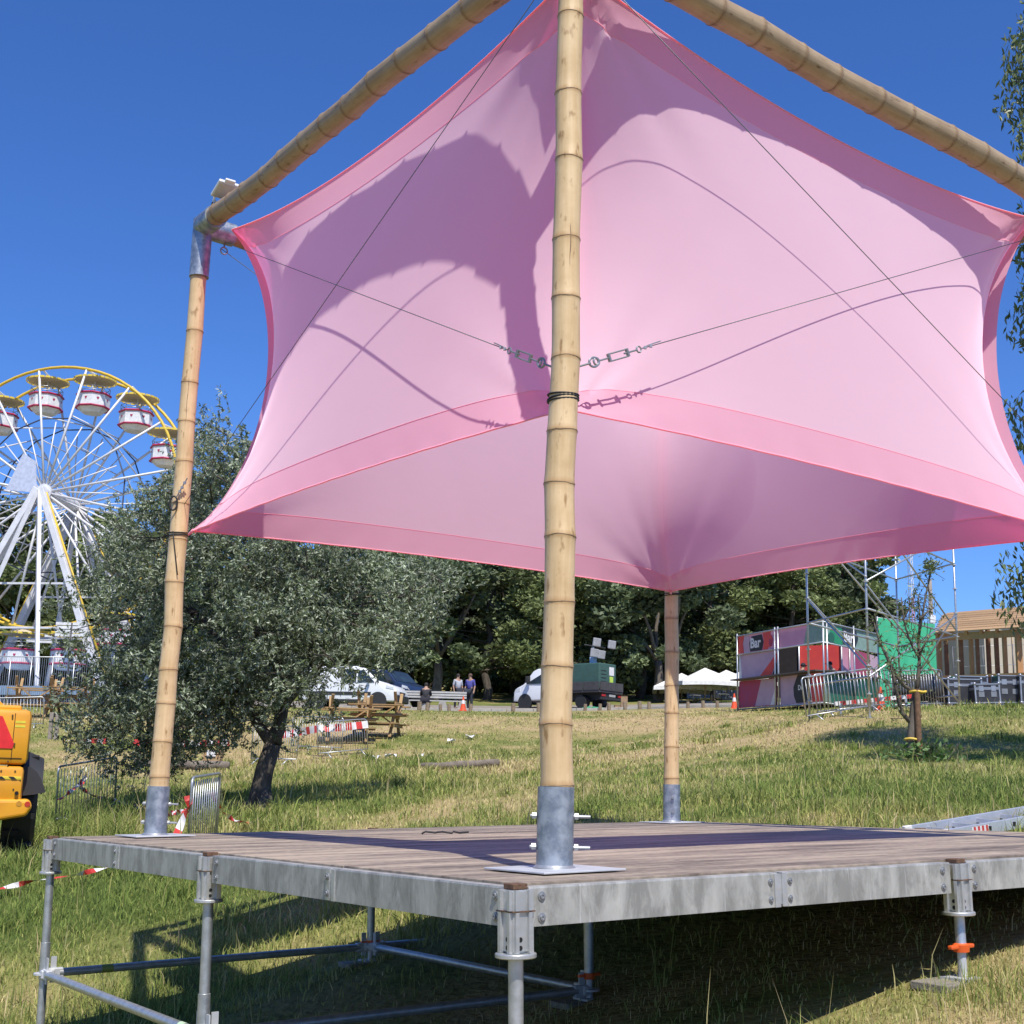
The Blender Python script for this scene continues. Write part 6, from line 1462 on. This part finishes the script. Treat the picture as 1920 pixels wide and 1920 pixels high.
def board_fence():
    a = on(1288, 84); b = on(1420, 84); t = thing('board_fence', 'pale vertical board fence behind the parasols', 'fence', loc=a); n = 24
    BM = mat('pale_board', (.42, .44, .47), .8, 0, (.34, .35, .38), 5, per=.12)
    for i in range(n):
        p = a.lerp(b, i/n); g = gz(p.x, p.y); part('board', MB().box((p.x, p.y-.015, g-.1), (p.x+.16, p.y+.015, g+1.25+.03*math.sin(i*3))), BM, t, org=a)
    for z in (.3, .95): part('rail', MB().bar(a+Vector((0, .04, z)), b+Vector((0, .04, z)), .05, .08), BM, t, org=a)
board_fence()
def cafe_chair(px, d, label, rz):
    p = on(px, d); t = thing('metal_chair', label, 'chair', loc=p, rz=rz); 
    for x in (-.22, .22):
        for y in (-.22, .22): part('leg', MB().tube([(x, y, 0), (x*.95, y*.95, .46)], .014, 6), PLAST, t, 'all')
    part('seat', MB().box((-.24, -.24, .45), (.24, .24, .48), bev=.01), mat('chair_slats', (.25, .24, .22), .7), t)
    part('backrest', MB().tube([(-.22, .22, .46), (-.23, .26, .85), (-.16, .27, .9), (.16, .27, .9), (.23, .26, .85), (.22, .22, .46)], .015, 6), PLAST, t, 'all')
cafe_chair(1303, 72, 'metal chair under the largest parasol', .4); cafe_chair(1357, 72, 'metal chair between the largest parasol and the bar', -.5)
person(on(1337, 77), 2.4, 'person in dark clothes standing in the shade under the parasols', (.03, .03, .03), (.04, .035, .03), (.02, .015, .01))
# ------------------------------------------------------------------ bar stall
B_RED = mat('banner_red', (.72, .075, .05), .55, 0, (.62, .06, .06), 2); B_PINK = mat('banner_pink', (.62, .30, .42), .55, 0, (.56, .25, .38), 2); B_LIL = mat('banner_lilac', (.55, .38, .45), .55, 0, (.47, .31, .40), 2)
B_BLK = mat('banner_black', (.025, .025, .03), .5); B_SAGE = mat('banner_sage', (.24, .36, .30), .55); B_GRN = mat('banner_green', (.02, .28, .12), .5); B_DGRN = mat('banner_dark_green', (.02, .13, .08), .5); B_CRIM = mat('banner_crimson', (.42, .04, .09), .5, 0, (.34, .05, .14), 1.5)
INTER = mat('stall_dark', (.02, .018, .018), .9)
def text_mesh(s, size):
    cu = D.curves.new('lettering', 'FONT'); cu.body = s; cu.size = size; cu.extrude = .004; cu.offset = size*.028; cu.resolution_u = 3
    o = D.objects.new('lettering_tmp', cu); C.objects.link(o); bpy.context.view_layer.update()
    me = D.meshes.new_from_object(o.evaluated_get(bpy.context.evaluated_depsgraph_get())); D.objects.remove(o); D.curves.remove(cu); me.name = 'lettering'; me.materials.clear(); me.materials.append(WHT); return me
def bar_stall():
    GL = on(1385, 54); GC = on(1545, 48.5); GR = on(1662, 52.5); z0 = GC.z
    t = thing('bar_stall', 'scaffold framed bar stall wrapped in red, pink and green banners', 'stall', loc=(GC.x, GC.y, z0)); og = Vector((GC.x, GC.y, z0))
    def P1(A, B_, px, h, off=0.0):
        lo, hi = -.5, 1.5
        for _ in range(40):
            m = (lo+hi)/2; q = A.lerp(B_, m)
            if pix((q.x, q.y, z0+1))[0] < px: lo = m
            else: hi = m
        q = A.lerp(B_, lo); n = Vector((-(B_-A).y, (B_-A).x, 0)).normalized(); n = n if n.y < 0 else -n
        return Vector((q.x, q.y, z0+h))+n*off-og
    def pan(A, B_, pts, m, off=.0, name='banner', par=None):
        n = len(pts); V = [P1(A, B_, px, h, off) for px, h in pts]+[P1(A, B_, px, h, off-.012) for px, h in pts]
        mb = MB().add(V, [tuple(range(n)), tuple(range(2*n-1, n-1, -1))]+[(i, (i+1) % n, n+(i+1) % n, n+i) for i in range(n)]); return part(name, mb, m, par or t)
    L_ = (GL, GC); R_ = (GC, GR)
    F0, F1 = 2.46, 3.2
    fa = pan(*L_, [(1385, F0), (1545, F0), (1545, F1), (1385, F1)], B_PINK, 0, 'fascia_banner')
    def sub(F, pts, m, off=.016, par=fa): return pan(*F, pts, m, off, 'print', par)
    sub(L_, [(1385.5, F0+.01), (1396, F0+.01), (1394, F1-.3), (1397, F1-.01), (1385.5, F1-.01)], B_RED); sub(L_, [(1396.5, F0+.01), (1408, F0+.01), (1406, F1-.01), (1397.5, F1-.01), (1395, F1-.3)], B_LIL)
    sub(L_, [(1408, F0+.06), (1430, F0+.04), (1433, F0+.35), (1430, F1-.06), (1411, F1-.08), (1406.5, F0+.4)], B_BLK, .020)
    cir = [(1444+6.5*math.cos(w), F0+.38+.26*math.sin(w)) for w in [i*2*math.pi/16 for i in range(16)]]
    sub(L_, [(1432, F0+.05), (1441, F0+.05), (1443, F0+.3), (1447, F1-.02), (1432, F1-.02), (1434, F0+.35)], B_RED); sub(L_, cir, B_RED, .024); sub(L_, [(1447+3*math.cos(w), F0+.30+.16*math.sin(w)) for w in [i*2*math.pi/14 for i in range(14)]], B_CRIM, .028)
    sub(L_, [(1509, F0+.01), (1544.5, F0+.01), (1544.5, F1-.01), (1516, F1-.01)], B_SAGE)
    fb = pan(*R_, [(1545, F0), (1660, F0), (1660, F1), (1545, F1)], B_SAGE, 0, 'fascia_banner')
    sub(R_, [(1573+18*math.cos(w)*.9, F0+.36+.34*math.sin(w)) for w in [i*2*math.pi/18 for i in range(18)]], B_GRN, .016, fb); sub(R_, [(1560+6*math.cos(w), F0+.24+.2*math.sin(w)) for w in [i*2*math.pi/14 for i in range(14)]], B_DGRN, .020, fb)
    sub(R_, [(1581, F0+.1), (1606, F0+.1), (1611, F0+.4), (1607, F1-.05), (1581, F1-.05)], B_BLK, .022, fb)
    # infill of the left bay above the counter
    C0 = 1.42
    w1 = pan(*L_, [(1385, C0), (1459, C0), (1459, F0), (1385, F0)], B_LIL, -.03, 'side_banner'); sub(L_, [(1423, C0+.02), (1445, C0+.02), (1459, C0+.75), (1459, F0-.02), (1459, C0+.95)], B_RED, -.014, w1); sub(L_, [(1385.5, C0), (1391, C0), (1388, F0), (1385.5, F0)], WHT, -.014, w1)
    sub(L_, [(1447, C0+.02), (1459, C0+.02), (1459, C0+.65)], B_BLK, -.012, w1)
    # lower banners
    lo = pan(*L_, [(1385, .28), (1457, .28), (1457, C0-.08), (1386, C0-.06)], B_CRIM, .0, 'counter_banner'); sub(L_, [(1416, .30), (1456, .30), (1456, C0-.1), (1428, C0-.1)], B_LIL, .016, lo); sub(L_, [(1445, .30), (1452, .30), (1456, .9), (1456, 1.05)], WHT, .020, lo)
    l2 = pan(*L_, [(1463, .26), (1545, .26), (1545, C0-.06), (1463, C0-.06)], B_LIL, .0, 'counter_banner'); sub(L_, [(1493, .30), (1520, .30), (1520, C0-.08), (1496, C0-.08), (1488, .9), (1489, .55)], B_BLK, .016, l2); sub(L_, [(1521, .30), (1544, .30), (1544, C0-.08), (1521, C0-.08)], B_RED, .016, l2)
    l3 = pan(*R_, [(1546, .26), (1660, .26), (1660, C0-.06), (1546, C0-.06)], B_DGRN, .0, 'counter_banner'); sub(R_, [(1546, .28), (1556, .28), (1553, C0-.08), (1546, C0-.08)], B_SAGE, .016, l3); sub(R_, [(1600, .28), (1640, .28), (1650, C0-.08), (1612, C0-.08)], B_GRN, .016, l3)
    # counters
    for A, B_, a, b in ((GL, GC, 1385, 1546), (GC, GR, 1544, 1660)):
        p = P1(A, B_, a, C0-.02, .12); q = P1(A, B_, b, C0-.02, .12); part('counter_top', MB().bar(p, q, .55, .05), mat('counter_dark', (.10, .085, .075), .6), t)
        for h in (F0-.01, F1+.02, .22): part('rail', MB().tube([P1(A, B_, a, h, .04), P1(A, B_, b, h, .04)], .03, 8), GALV, t, 'all')
    for A, B_, px in ((GL, GC, 1385), (GL, GC, 1456), (GL, GC, 1462), (GC, GR, 1543), (GC, GR, 1550), (GC, GR, 1601), (GC, GR, 1660)):
        part('post', MB().tube([P1(A, B_, px, -.35, .05), P1(A, B_, px, F1+.12, .05)], .035, 8), GALV, t, 'all')
    # back walls
    bk = Vector((.9, 3.0, 0)); back = MB(); a = P1(GL, GC, 1472, C0-.8)+Vector((.6, 1.3, 0)); b = P1(GL, GC, 1545, C0-.8)+Vector((1.3, 2.6, 0)); c = P1(GC, GR, 1660, C0-.8)+Vector((.5, 2.6, 0))
    def wall(p, q, m, z1, nm='back_panel'): part(nm, MB().add([p, q, q+Vector((0, 0, z1)), p+Vector((0, 0, z1))]+[x+Vector((0, .04, 0)) for x in (p, q, q+Vector((0, 0, z1)), p+Vector((0, 0, z1)))], [(0, 1, 2, 3), (7, 6, 5, 4), (0, 4, 5, 1), (1, 5, 6, 2), (2, 6, 7, 3), (3, 7, 4, 0)]), m, t)
    a2 = a.lerp(b, .12)
    wall(P1(GL, GC, 1457, C0-.8)+Vector((.3, 1.0, 0)), a2, INTER, 2.0); wall(a2, a.lerp(b, 1.0), B_RED, 2.05); wall(b, b.lerp(c, .35), B_PINK, 2.0); wall(b.lerp(c, .35), b.lerp(c, .75), B_CRIM, 2.0); wall(b.lerp(c, .75), c, B_LIL, 2.0)
    for q in (a2, b, b.lerp(c, .2)): part('post', MB().tube([q+Vector((0, -.08, -.7)), q+Vector((0, -.08, 2.6))], .035, 8), GALV, t, 'all')
    part('floor', MB().add([P1(GL, GC, 1386, .16, -.05), P1(GL, GC, 1544, .16, -.05), P1(GC, GR, 1658, .16, -.05), c+Vector((0, 0, .16-C0+.8)), a+Vector((0, 0, .16-C0+.8))], [(0, 1, 2, 3, 4)]), INTER, t)
    # lettering
    def letter(A, B_, s, size, px0, h, off, par):
        me = text_mesh(s, size); o = link('lettering', me, par); p = P1(A, B_, px0, h, off); d = (B_-A); d.z = 0; d.normalize(); n = Vector((d.y, -d.x, 0)); n = n if n.y < 0 else -n
        o.matrix_local = Matrix((d, Vector((0, 0, 1)), n)).transposed().to_4x4(); o.location = p; return o
    letter(GL, GC, 'Bar', .56, 1408.5, F0+.19, .026, fa); letter(GC, GR, 'Bar', .56, 1583, F0+.19, .028, fb); letter(GL, GC, 'De', .26, 1497, .78, .024, l2)
    f1 = GL.lerp(GC, .66)+Vector((.45, .75, 0)); f1.z = z0+.16
    person(f1, math.pi/2+.2, 'person in a dark T-shirt and cap working inside the bar', (.035, .035, .045), (.03, .03, .03), (.02, .02, .02), 'work', cap=(.02, .02, .025), h=1.78)
    f2 = GC.lerp(GR, .20)+Vector((.1, .8, 0)); f2.z = z0+.16
    person(f2, -math.pi/2, 'person in a beige shirt and black cap behind the bar counter', (.34, .25, .20), (.05, .045, .04), (.02, .02, .02), 'work', cap=(.015, .015, .018), h=1.76)
bar_stall()

# ------------------------------------------------------------------ scaffold tower, green screen
def scaffold():
    A = on(1518, 33.6); B_ = on(1631, 30.6); Cc = on(1800, 35.6); E_ = Cc+(A-B_); E_.z = gz(E_.x, E_.y)
    t = thing('scaffold_tower', 'open galvanised scaffold tower with diagonal braces behind the young tree', 'scaffold', loc=B_)
    base = min(A.z, B_.z, Cc.z); top = 5.6; TU_ = .029
    for p in (A, B_, Cc, E_):
        part('standard', MB().tube([p+Vector((0, 0, -.02)), Vector((p.x, p.y, base+top))], TU_, 8), GALV, t, 'all', org=B_)
        part('base_plate', MB().box((p.x-.09, p.y-.09, p.z-.005), (p.x+.09, p.y+.09, p.z+.012)), GALV, t, org=B_)
        z = base+.55
        while z < base+top:
            part('rosette', MB().lathe([(.029, z-.008), (.065, z-.008), (.065, z+.008), (.029, z+.008)], 10, Matrix.Translation((p.x, p.y, 0))), WHITE_ZINC, t, org=B_); z += .66
    Lv = lambda p, h: Vector((p.x, p.y, base+h))
    for h in (2.55, 4.55):
        for p, q in ((A, B_), (B_, Cc), (Cc, E_), (E_, A)): part('ledger', MB().tube([Lv(p, h), Lv(q, h)], .025, 8), GALV, t, 'all', org=B_)
    for p, q in ((A, B_), (E_, Cc)): part('ledger', MB().tube([Lv(p, .95), Lv(q, .95)], .025, 8), GALV, t, 'all', org=B_)
    o = Vector((0, -.05, 0))
    for p, h0, q, h1 in ((A, 3.15, B_, 1.1), (B_, .95, Cc, 3.1), (B_, 3.2, Cc, 5.4), (Cc, .7, B_, 3.1), (Cc, 2.65, B_, 5.2), (E_, 1.0, A, 3.2), (A, 4.9, B_, 3.3), (E_, .9, Cc, 3.2), (E_, 3.0, A, 5.2)):
        part('diagonal_brace', MB().tube([Lv(p, h0)+o, Lv(q, h1)+o], .023, 8), GALV if random.random() < .8 else WHITE_ZINC, t, 'all', org=B_)
scaffold()
def green_screen():
    a = on(1652, 41); b = on(1759, 45); t = thing('green_screen', 'bright green mesh screen stretched behind the scaffold tower', 'screen', loc=a)
    G1 = fabric('green_mesh', (.06, .42, .22), (.10, .60, .30), .35); n = 24; V = []; Fc = []
    za, zb = z_at(a, 1158)-a.z, z_at(b, 1170)-b.z
    for i in range(n+1):
        f = i/n; p = a.lerp(b, f); h = za+(zb-za)*f; o = .05*math.sin(f*23)+.03*math.sin(f*51)
        for k in range(9): V.append((p.x-a.x+o*.4, p.y-a.y+o*(1 if k < 8 else 0), gz(p.x, p.y)-a.z+.15+(h-.15)*k/8))
    for i in range(n):
        for k in range(8): Fc.append((i*9+k, (i+1)*9+k, (i+1)*9+k+1, i*9+k+1))
    part('mesh_cloth', MB().add(V, Fc), G1, t, 'all')
    G2 = mat('net_fold', (.03, .24, .13), .8)
    for i, f in enumerate((0, .33, .66, 1.0)):
        p = a.lerp(b, f)-a; g = gz(p.x+a.x, p.y+a.y)-a.z; part('post', MB().tube([(p.x, p.y+.1, g-.05), (p.x, p.y+.1, g+za+(zb-za)*f+.05)], .03, 8), GALV, t, 'all')
    for h in (.02, .5): 
        pass
    part('top_rail', MB().tube([Vector((0, .1, za)), b-a+Vector((0, .1, zb))], .025, 8), GALV, t, 'all')
green_screen()

# ------------------------------------------------------------------ kiosk, building, cases, mast
TIM = mat('new_timber', (.50, .27, .11), .7, 0, (.40, .20, .08), 6, .2, stretch=(6, 6, 1), per=.12); TIMD = mat('dark_timber', (.24, .11, .05), .75, 0, (.18, .08, .035), 6, .2)
def kiosk():
    a = on(1765, 46.5); b = on(1935, 42.5); t = thing('timber_kiosk', 'unfinished timber kiosk frame with slatted posts and board roof', 'kiosk', loc=a); d = b-a; d.z = 0
    zt = z_at(a, 1196)-a.z; zt2 = z_at(b, 1186)-b.z; zc = z_at(a, 1270)-a.z
    F_ = lambda px: (px-1765)/170.0
    bk = Vector((1.0, 2.6, 0))
    for px, w, m in ((1765, .14, TIM), (1809, .13, TIMD), (1829, .13, TIM), (1841, .11, TIMD), (1877, .13, TIMD), (1892, .13, TIM), (1917, .18, TIM)):
        p = d*F_(px); g = gz(a.x+p.x, a.y+p.y)-a.z; h = zt+(zt2+b.z-a.z-zt)*F_(px); part('post', MB().bar(Vector((p.x, p.y, g-.05)), Vector((p.x, p.y, h)), w, w, bev=.008), m, t)
    P0 = Vector((-.1, 0, zt)); P1_ = Vector((d.x, d.y, zt2+b.z-a.z)); part('front_beam', MB().bar(P0, P1_, .10, .24), TIM, t)
    R0 = P0+bk+Vector((.2, 0, 1.02)); R1 = P1_+bk+Vector((.2, 0, 1.02))
    for i in range(7):
        f = i/6; p = P0.lerp(P1_, f); q = R0.lerp(R1, f); part('rafter', MB().bar(p-Vector((.05, .25, -.10)), q+Vector((0, 0, .1)), .09, .16), TIM, t)
    for i in range(9):
        f0, f1 = i/9, (i+.94)/9; q0 = P0.lerp(R0, f0)+Vector((0, -.1, .23)); q1 = P1_.lerp(R1, f0)+Vector((0, -.1, .23)); part('roof_board', MB().bar(q0, q1, .36, .03, up=(P1_-P0).cross(R0-P0)), mat('roof_board', (.44, .28, .14), .8, 0, (.36, .22, .11), 5, .2, stretch=(1, 8, 8), per=.15), t)
    c0 = Vector((-.05, -.1, zc)); c1 = Vector((d.x, d.y-.1, zc+(b.z-a.z)*.6)); part('counter', MB().bar(c0, c1, .40, .06), TIM, t)
    for i in range(10):
        p = c0.lerp(c1, i/10); q = c0.lerp(c1, (i+.97)/10); g = gz(a.x+p.x, a.y+p.y)-a.z; part('skirt_board', MB().box((p.x, p.y+.06, g), (q.x, p.y+.10, p.z-.03)), TIM, t)
    for p in (R0, R1, R0.lerp(R1, .5)): g = gz(a.x+p.x, a.y+p.y)-a.z; part('post', MB().bar(Vector((p.x, p.y, g-.05)), p, .13, .13), TIMD, t)
kiosk()
def building():
    c = on(1850, 70); l = on(1740, 80); r = on(1990, 78); t = thing('beige_building', 'plain beige flat roofed building behind the timber kiosk', 'building', loc=c)
    WM = mat('beige_render', (.56, .48, .37), .9, 0, (.50, .43, .33), 1.2, .1); RM = mat('roof_edge', (.42, .33, .24), .8)
    H = z_at(c, 1163)-c.z
    L_ = l-c; R_ = r-c; L_.z = 0; R_.z = 0; bk = L_+R_
    mb = MB(); base = [Vector((0, 0, -1)), R_+Vector((0, 0, -1)), bk+Vector((0, 0, -1)), L_+Vector((0, 0, -1))]; top = [Vector((p.x, p.y, H)) for p in base]
    mb.add(base+top, [(0, 1, 5, 4), (1, 2, 6, 5), (2, 3, 7, 6), (3, 0, 4, 7), (4, 5, 6, 7)]); part('wall', mb, WM, t)
    e = MB(); n = Vector((0, -.18, 0)); k = 1.03; tp = [Vector((0, -.25, H+.03)), Vector((R_.x*k, R_.y*k-.2, H+.03)), Vector((bk.x*k, bk.y*k, H+.03)), Vector((L_.x*k-.2, L_.y*k, H+.03))]
    e.add(tp+[p+Vector((0, 0, .16)) for p in tp], [(3, 2, 1, 0), (4, 5, 6, 7), (0, 1, 5, 4), (1, 2, 6, 5), (2, 3, 7, 6), (3, 0, 4, 7)]); part('roof_slab', e, RM, t)
    part('drain_pipe', MB().tube([R_*.35+Vector((0, -.1, -1)), R_*.35+Vector((0, -.1, H))], .05, 8), RM, t, 'all')
    part('door', MB().bar(L_*.5+Vector((0, -.03, -.2)), L_*.62+Vector((0, -.03, -.2)), .06, 2.2), TIMD, t)
    # wire fence in front
    a = on(1790, 50); b = on(1960, 50); f = thing('wire_fence', 'thin wire fence between the kiosk and the beige building', 'fence', loc=a); 
    for i in range(4): p = a.lerp(b, i/3); part('post', MB().tube([p-a+Vector((0, 0, -.1)), p-a+Vector((0, 0, 2.0))], .018, 6), CABLE, f, 'all')
    for z in (.5, 1.2, 1.95): part('wire', MB().tube([Vector((0, 0, z)), b-a+Vector((0, 0, z))], .012, 5), GALV, f, 'all')
building()
CASE = mat('case_laminate', (.022, .022, .026), .45, 0, (.04, .04, .045), 3); EDGE = mat('case_edge', (.42, .43, .46), .35, .6)
def flight_case(px, d, w, dp, h, rz, label, tilt=0.0, latch=2):
    p = on(px, d); t = thing('flight_case', label, 'flight case', M=Matrix.Translation(p) @ Matrix.Rotation(rz, 4, 'Z') @ Matrix.Rotation(tilt, 4, 'Y')); c = .13; e = .032
    part('shell', MB().box((-w/2, -dp/2, c), (w/2, dp/2, c+h*.74)), CASE, t); part('lid', MB().box((-w/2, -dp/2, c+h*.75), (w/2, dp/2, c+h)), CASE, t)
    ed = MB()
    for zz in (c, c+h*.74-e, c+h*.75, c+h-e):
        for s in (-1, 1):
            ed.box((-w/2-.006, s*(dp/2)-.02 if s > 0 else -dp/2-.008, zz), (w/2+.006, s*dp/2+.008 if s > 0 else -dp/2+.02, zz+e)); ed.box((s*w/2-(.02 if s > 0 else .008), -dp/2, zz+.002), (s*w/2+(.008 if s > 0 else .02), dp/2, zz+e-.002))
    for sx in (-1, 1):
        for sy in (-1, 1): ed.box((sx*w/2-.03, sy*dp/2-.03, c+.004), (sx*w/2+.03 if sx > 0 else -w/2+.03, sy*dp/2+.03, c+h-.004)) if False else ed.box((sx*(w/2-.010)-.02, sy*(dp/2-.010)-.02, c+.004), (sx*(w/2-.010)+.02, sy*(dp/2-.010)+.02, c+h-.004))
    part('edge_trim', ed, EDGE, t)
    for sx in (-1, 1):
        for sy in (-1, 1):
            for zz in (c, c+h): part('ball_corner', MB().lathe([(0, -.045), (.035, -.03), (.045, 0), (.035, .03), (0, .045)], 10, Matrix.Translation((sx*(w/2-.012), sy*(dp/2-.012), zz))), EDGE, t, 'all')
            part('castor', MB().lathe([(0, -.025), (.055, -.025), (.055, .025), (0, .025)], 14, Matrix.Translation((sx*(w/2-.1), sy*(dp/2-.1), .055)) @ Matrix.Rotation(math.pi/2, 4, 'X')), BLACK, t, 'y'); part('castor_fork', MB().box((sx*(w/2-.1)-.04, sy*(dp/2-.1)-.035, .08), (sx*(w/2-.1)+.04, sy*(dp/2-.1)+.035, c)), GALV, t)
    for i in range(latch):
        x = -w/2+w*(i+.5)/latch
        part('latch', MB().box((x-.07, -dp/2-.014, c+h*.75-.075), (x+.07, -dp/2-.002, c+h*.75+.075)), EDGE, t); part('handle', MB().box((x-.085, -dp/2-.012, c+h*.32), (x+.085, -dp/2-.002, c+h*.32+.15)), mat('handle_dish', (.30, .31, .32), .4, .5), t)
flight_case(1766, 38.8, .55, .7, .78, .05, 'tall black flight case at the end of the row, next to the barrier', latch=1)
flight_case(1806, 38.3, .95, .6, .72, -.08, 'wide black flight case with silver edges, second from the barrier')
flight_case(1845, 38.0, .75, .6, .56, .12, 'lower black flight case with paired square handles, tilted slightly', tilt=-.05)
flight_case(1889, 38.2, .62, .62, .80, -.05, 'upright black flight case with two square dish handles', latch=2)
flight_case(1928, 38.0, .70, .6, .78, .1, 'black flight case furthest along the row from the barrier')
flight_case(1818, 39.8, .95, .6, .82, .0, 'black flight case standing behind the wide one')
def mast():
    b = Vector(at(1712, 1200, 300)); t = thing('antenna_mast', 'distant red and white lattice antenna mast', 'mast', loc=(b.x, b.y, 10)); W_ = mat('mast_white', (.7, .7, .72), .6); R_ = mat('mast_red', (.55, .16, .16), .6)
    for i in range(9):
        z0 = i*6.0; z1 = z0+5.95; mb = MB(); r = .62
        P = [(r*math.cos(w), r*math.sin(w)) for w in (0.3, 2.39, 4.49)]
        for k in range(3):
            x, y = P[k]; x2, y2 = P[(k+1) % 3]; mb.tube([(x, y, z0), (x, y, z1)], .09, 5)
            for q in range(5): mb.tube([(x, y, z0+q*1.19), (x2, y2, z0+(q+1)*1.19)], .045, 4)
        part('section', mb, R_ if i in (1, 4, 5, 8) else W_, t)
mast()
def utility_pole():
    p = on(1752, 58); h = z_at(p, 1086)-p.z; t = thing('utility_pole', 'weathered utility pole with a small white box behind the scaffold', 'pole', loc=p); part('pole', MB().tube([(0, 0, -.2), (0, 0, h)], [.11, .085], 10), mat('pole_grey', (.30, .26, .22), .9), t, 'all'); part('box', MB().box((-.13, -.25, h*.62), (.13, -.08, h*.62+.35), bev=.02), GLW, t)
utility_pole()
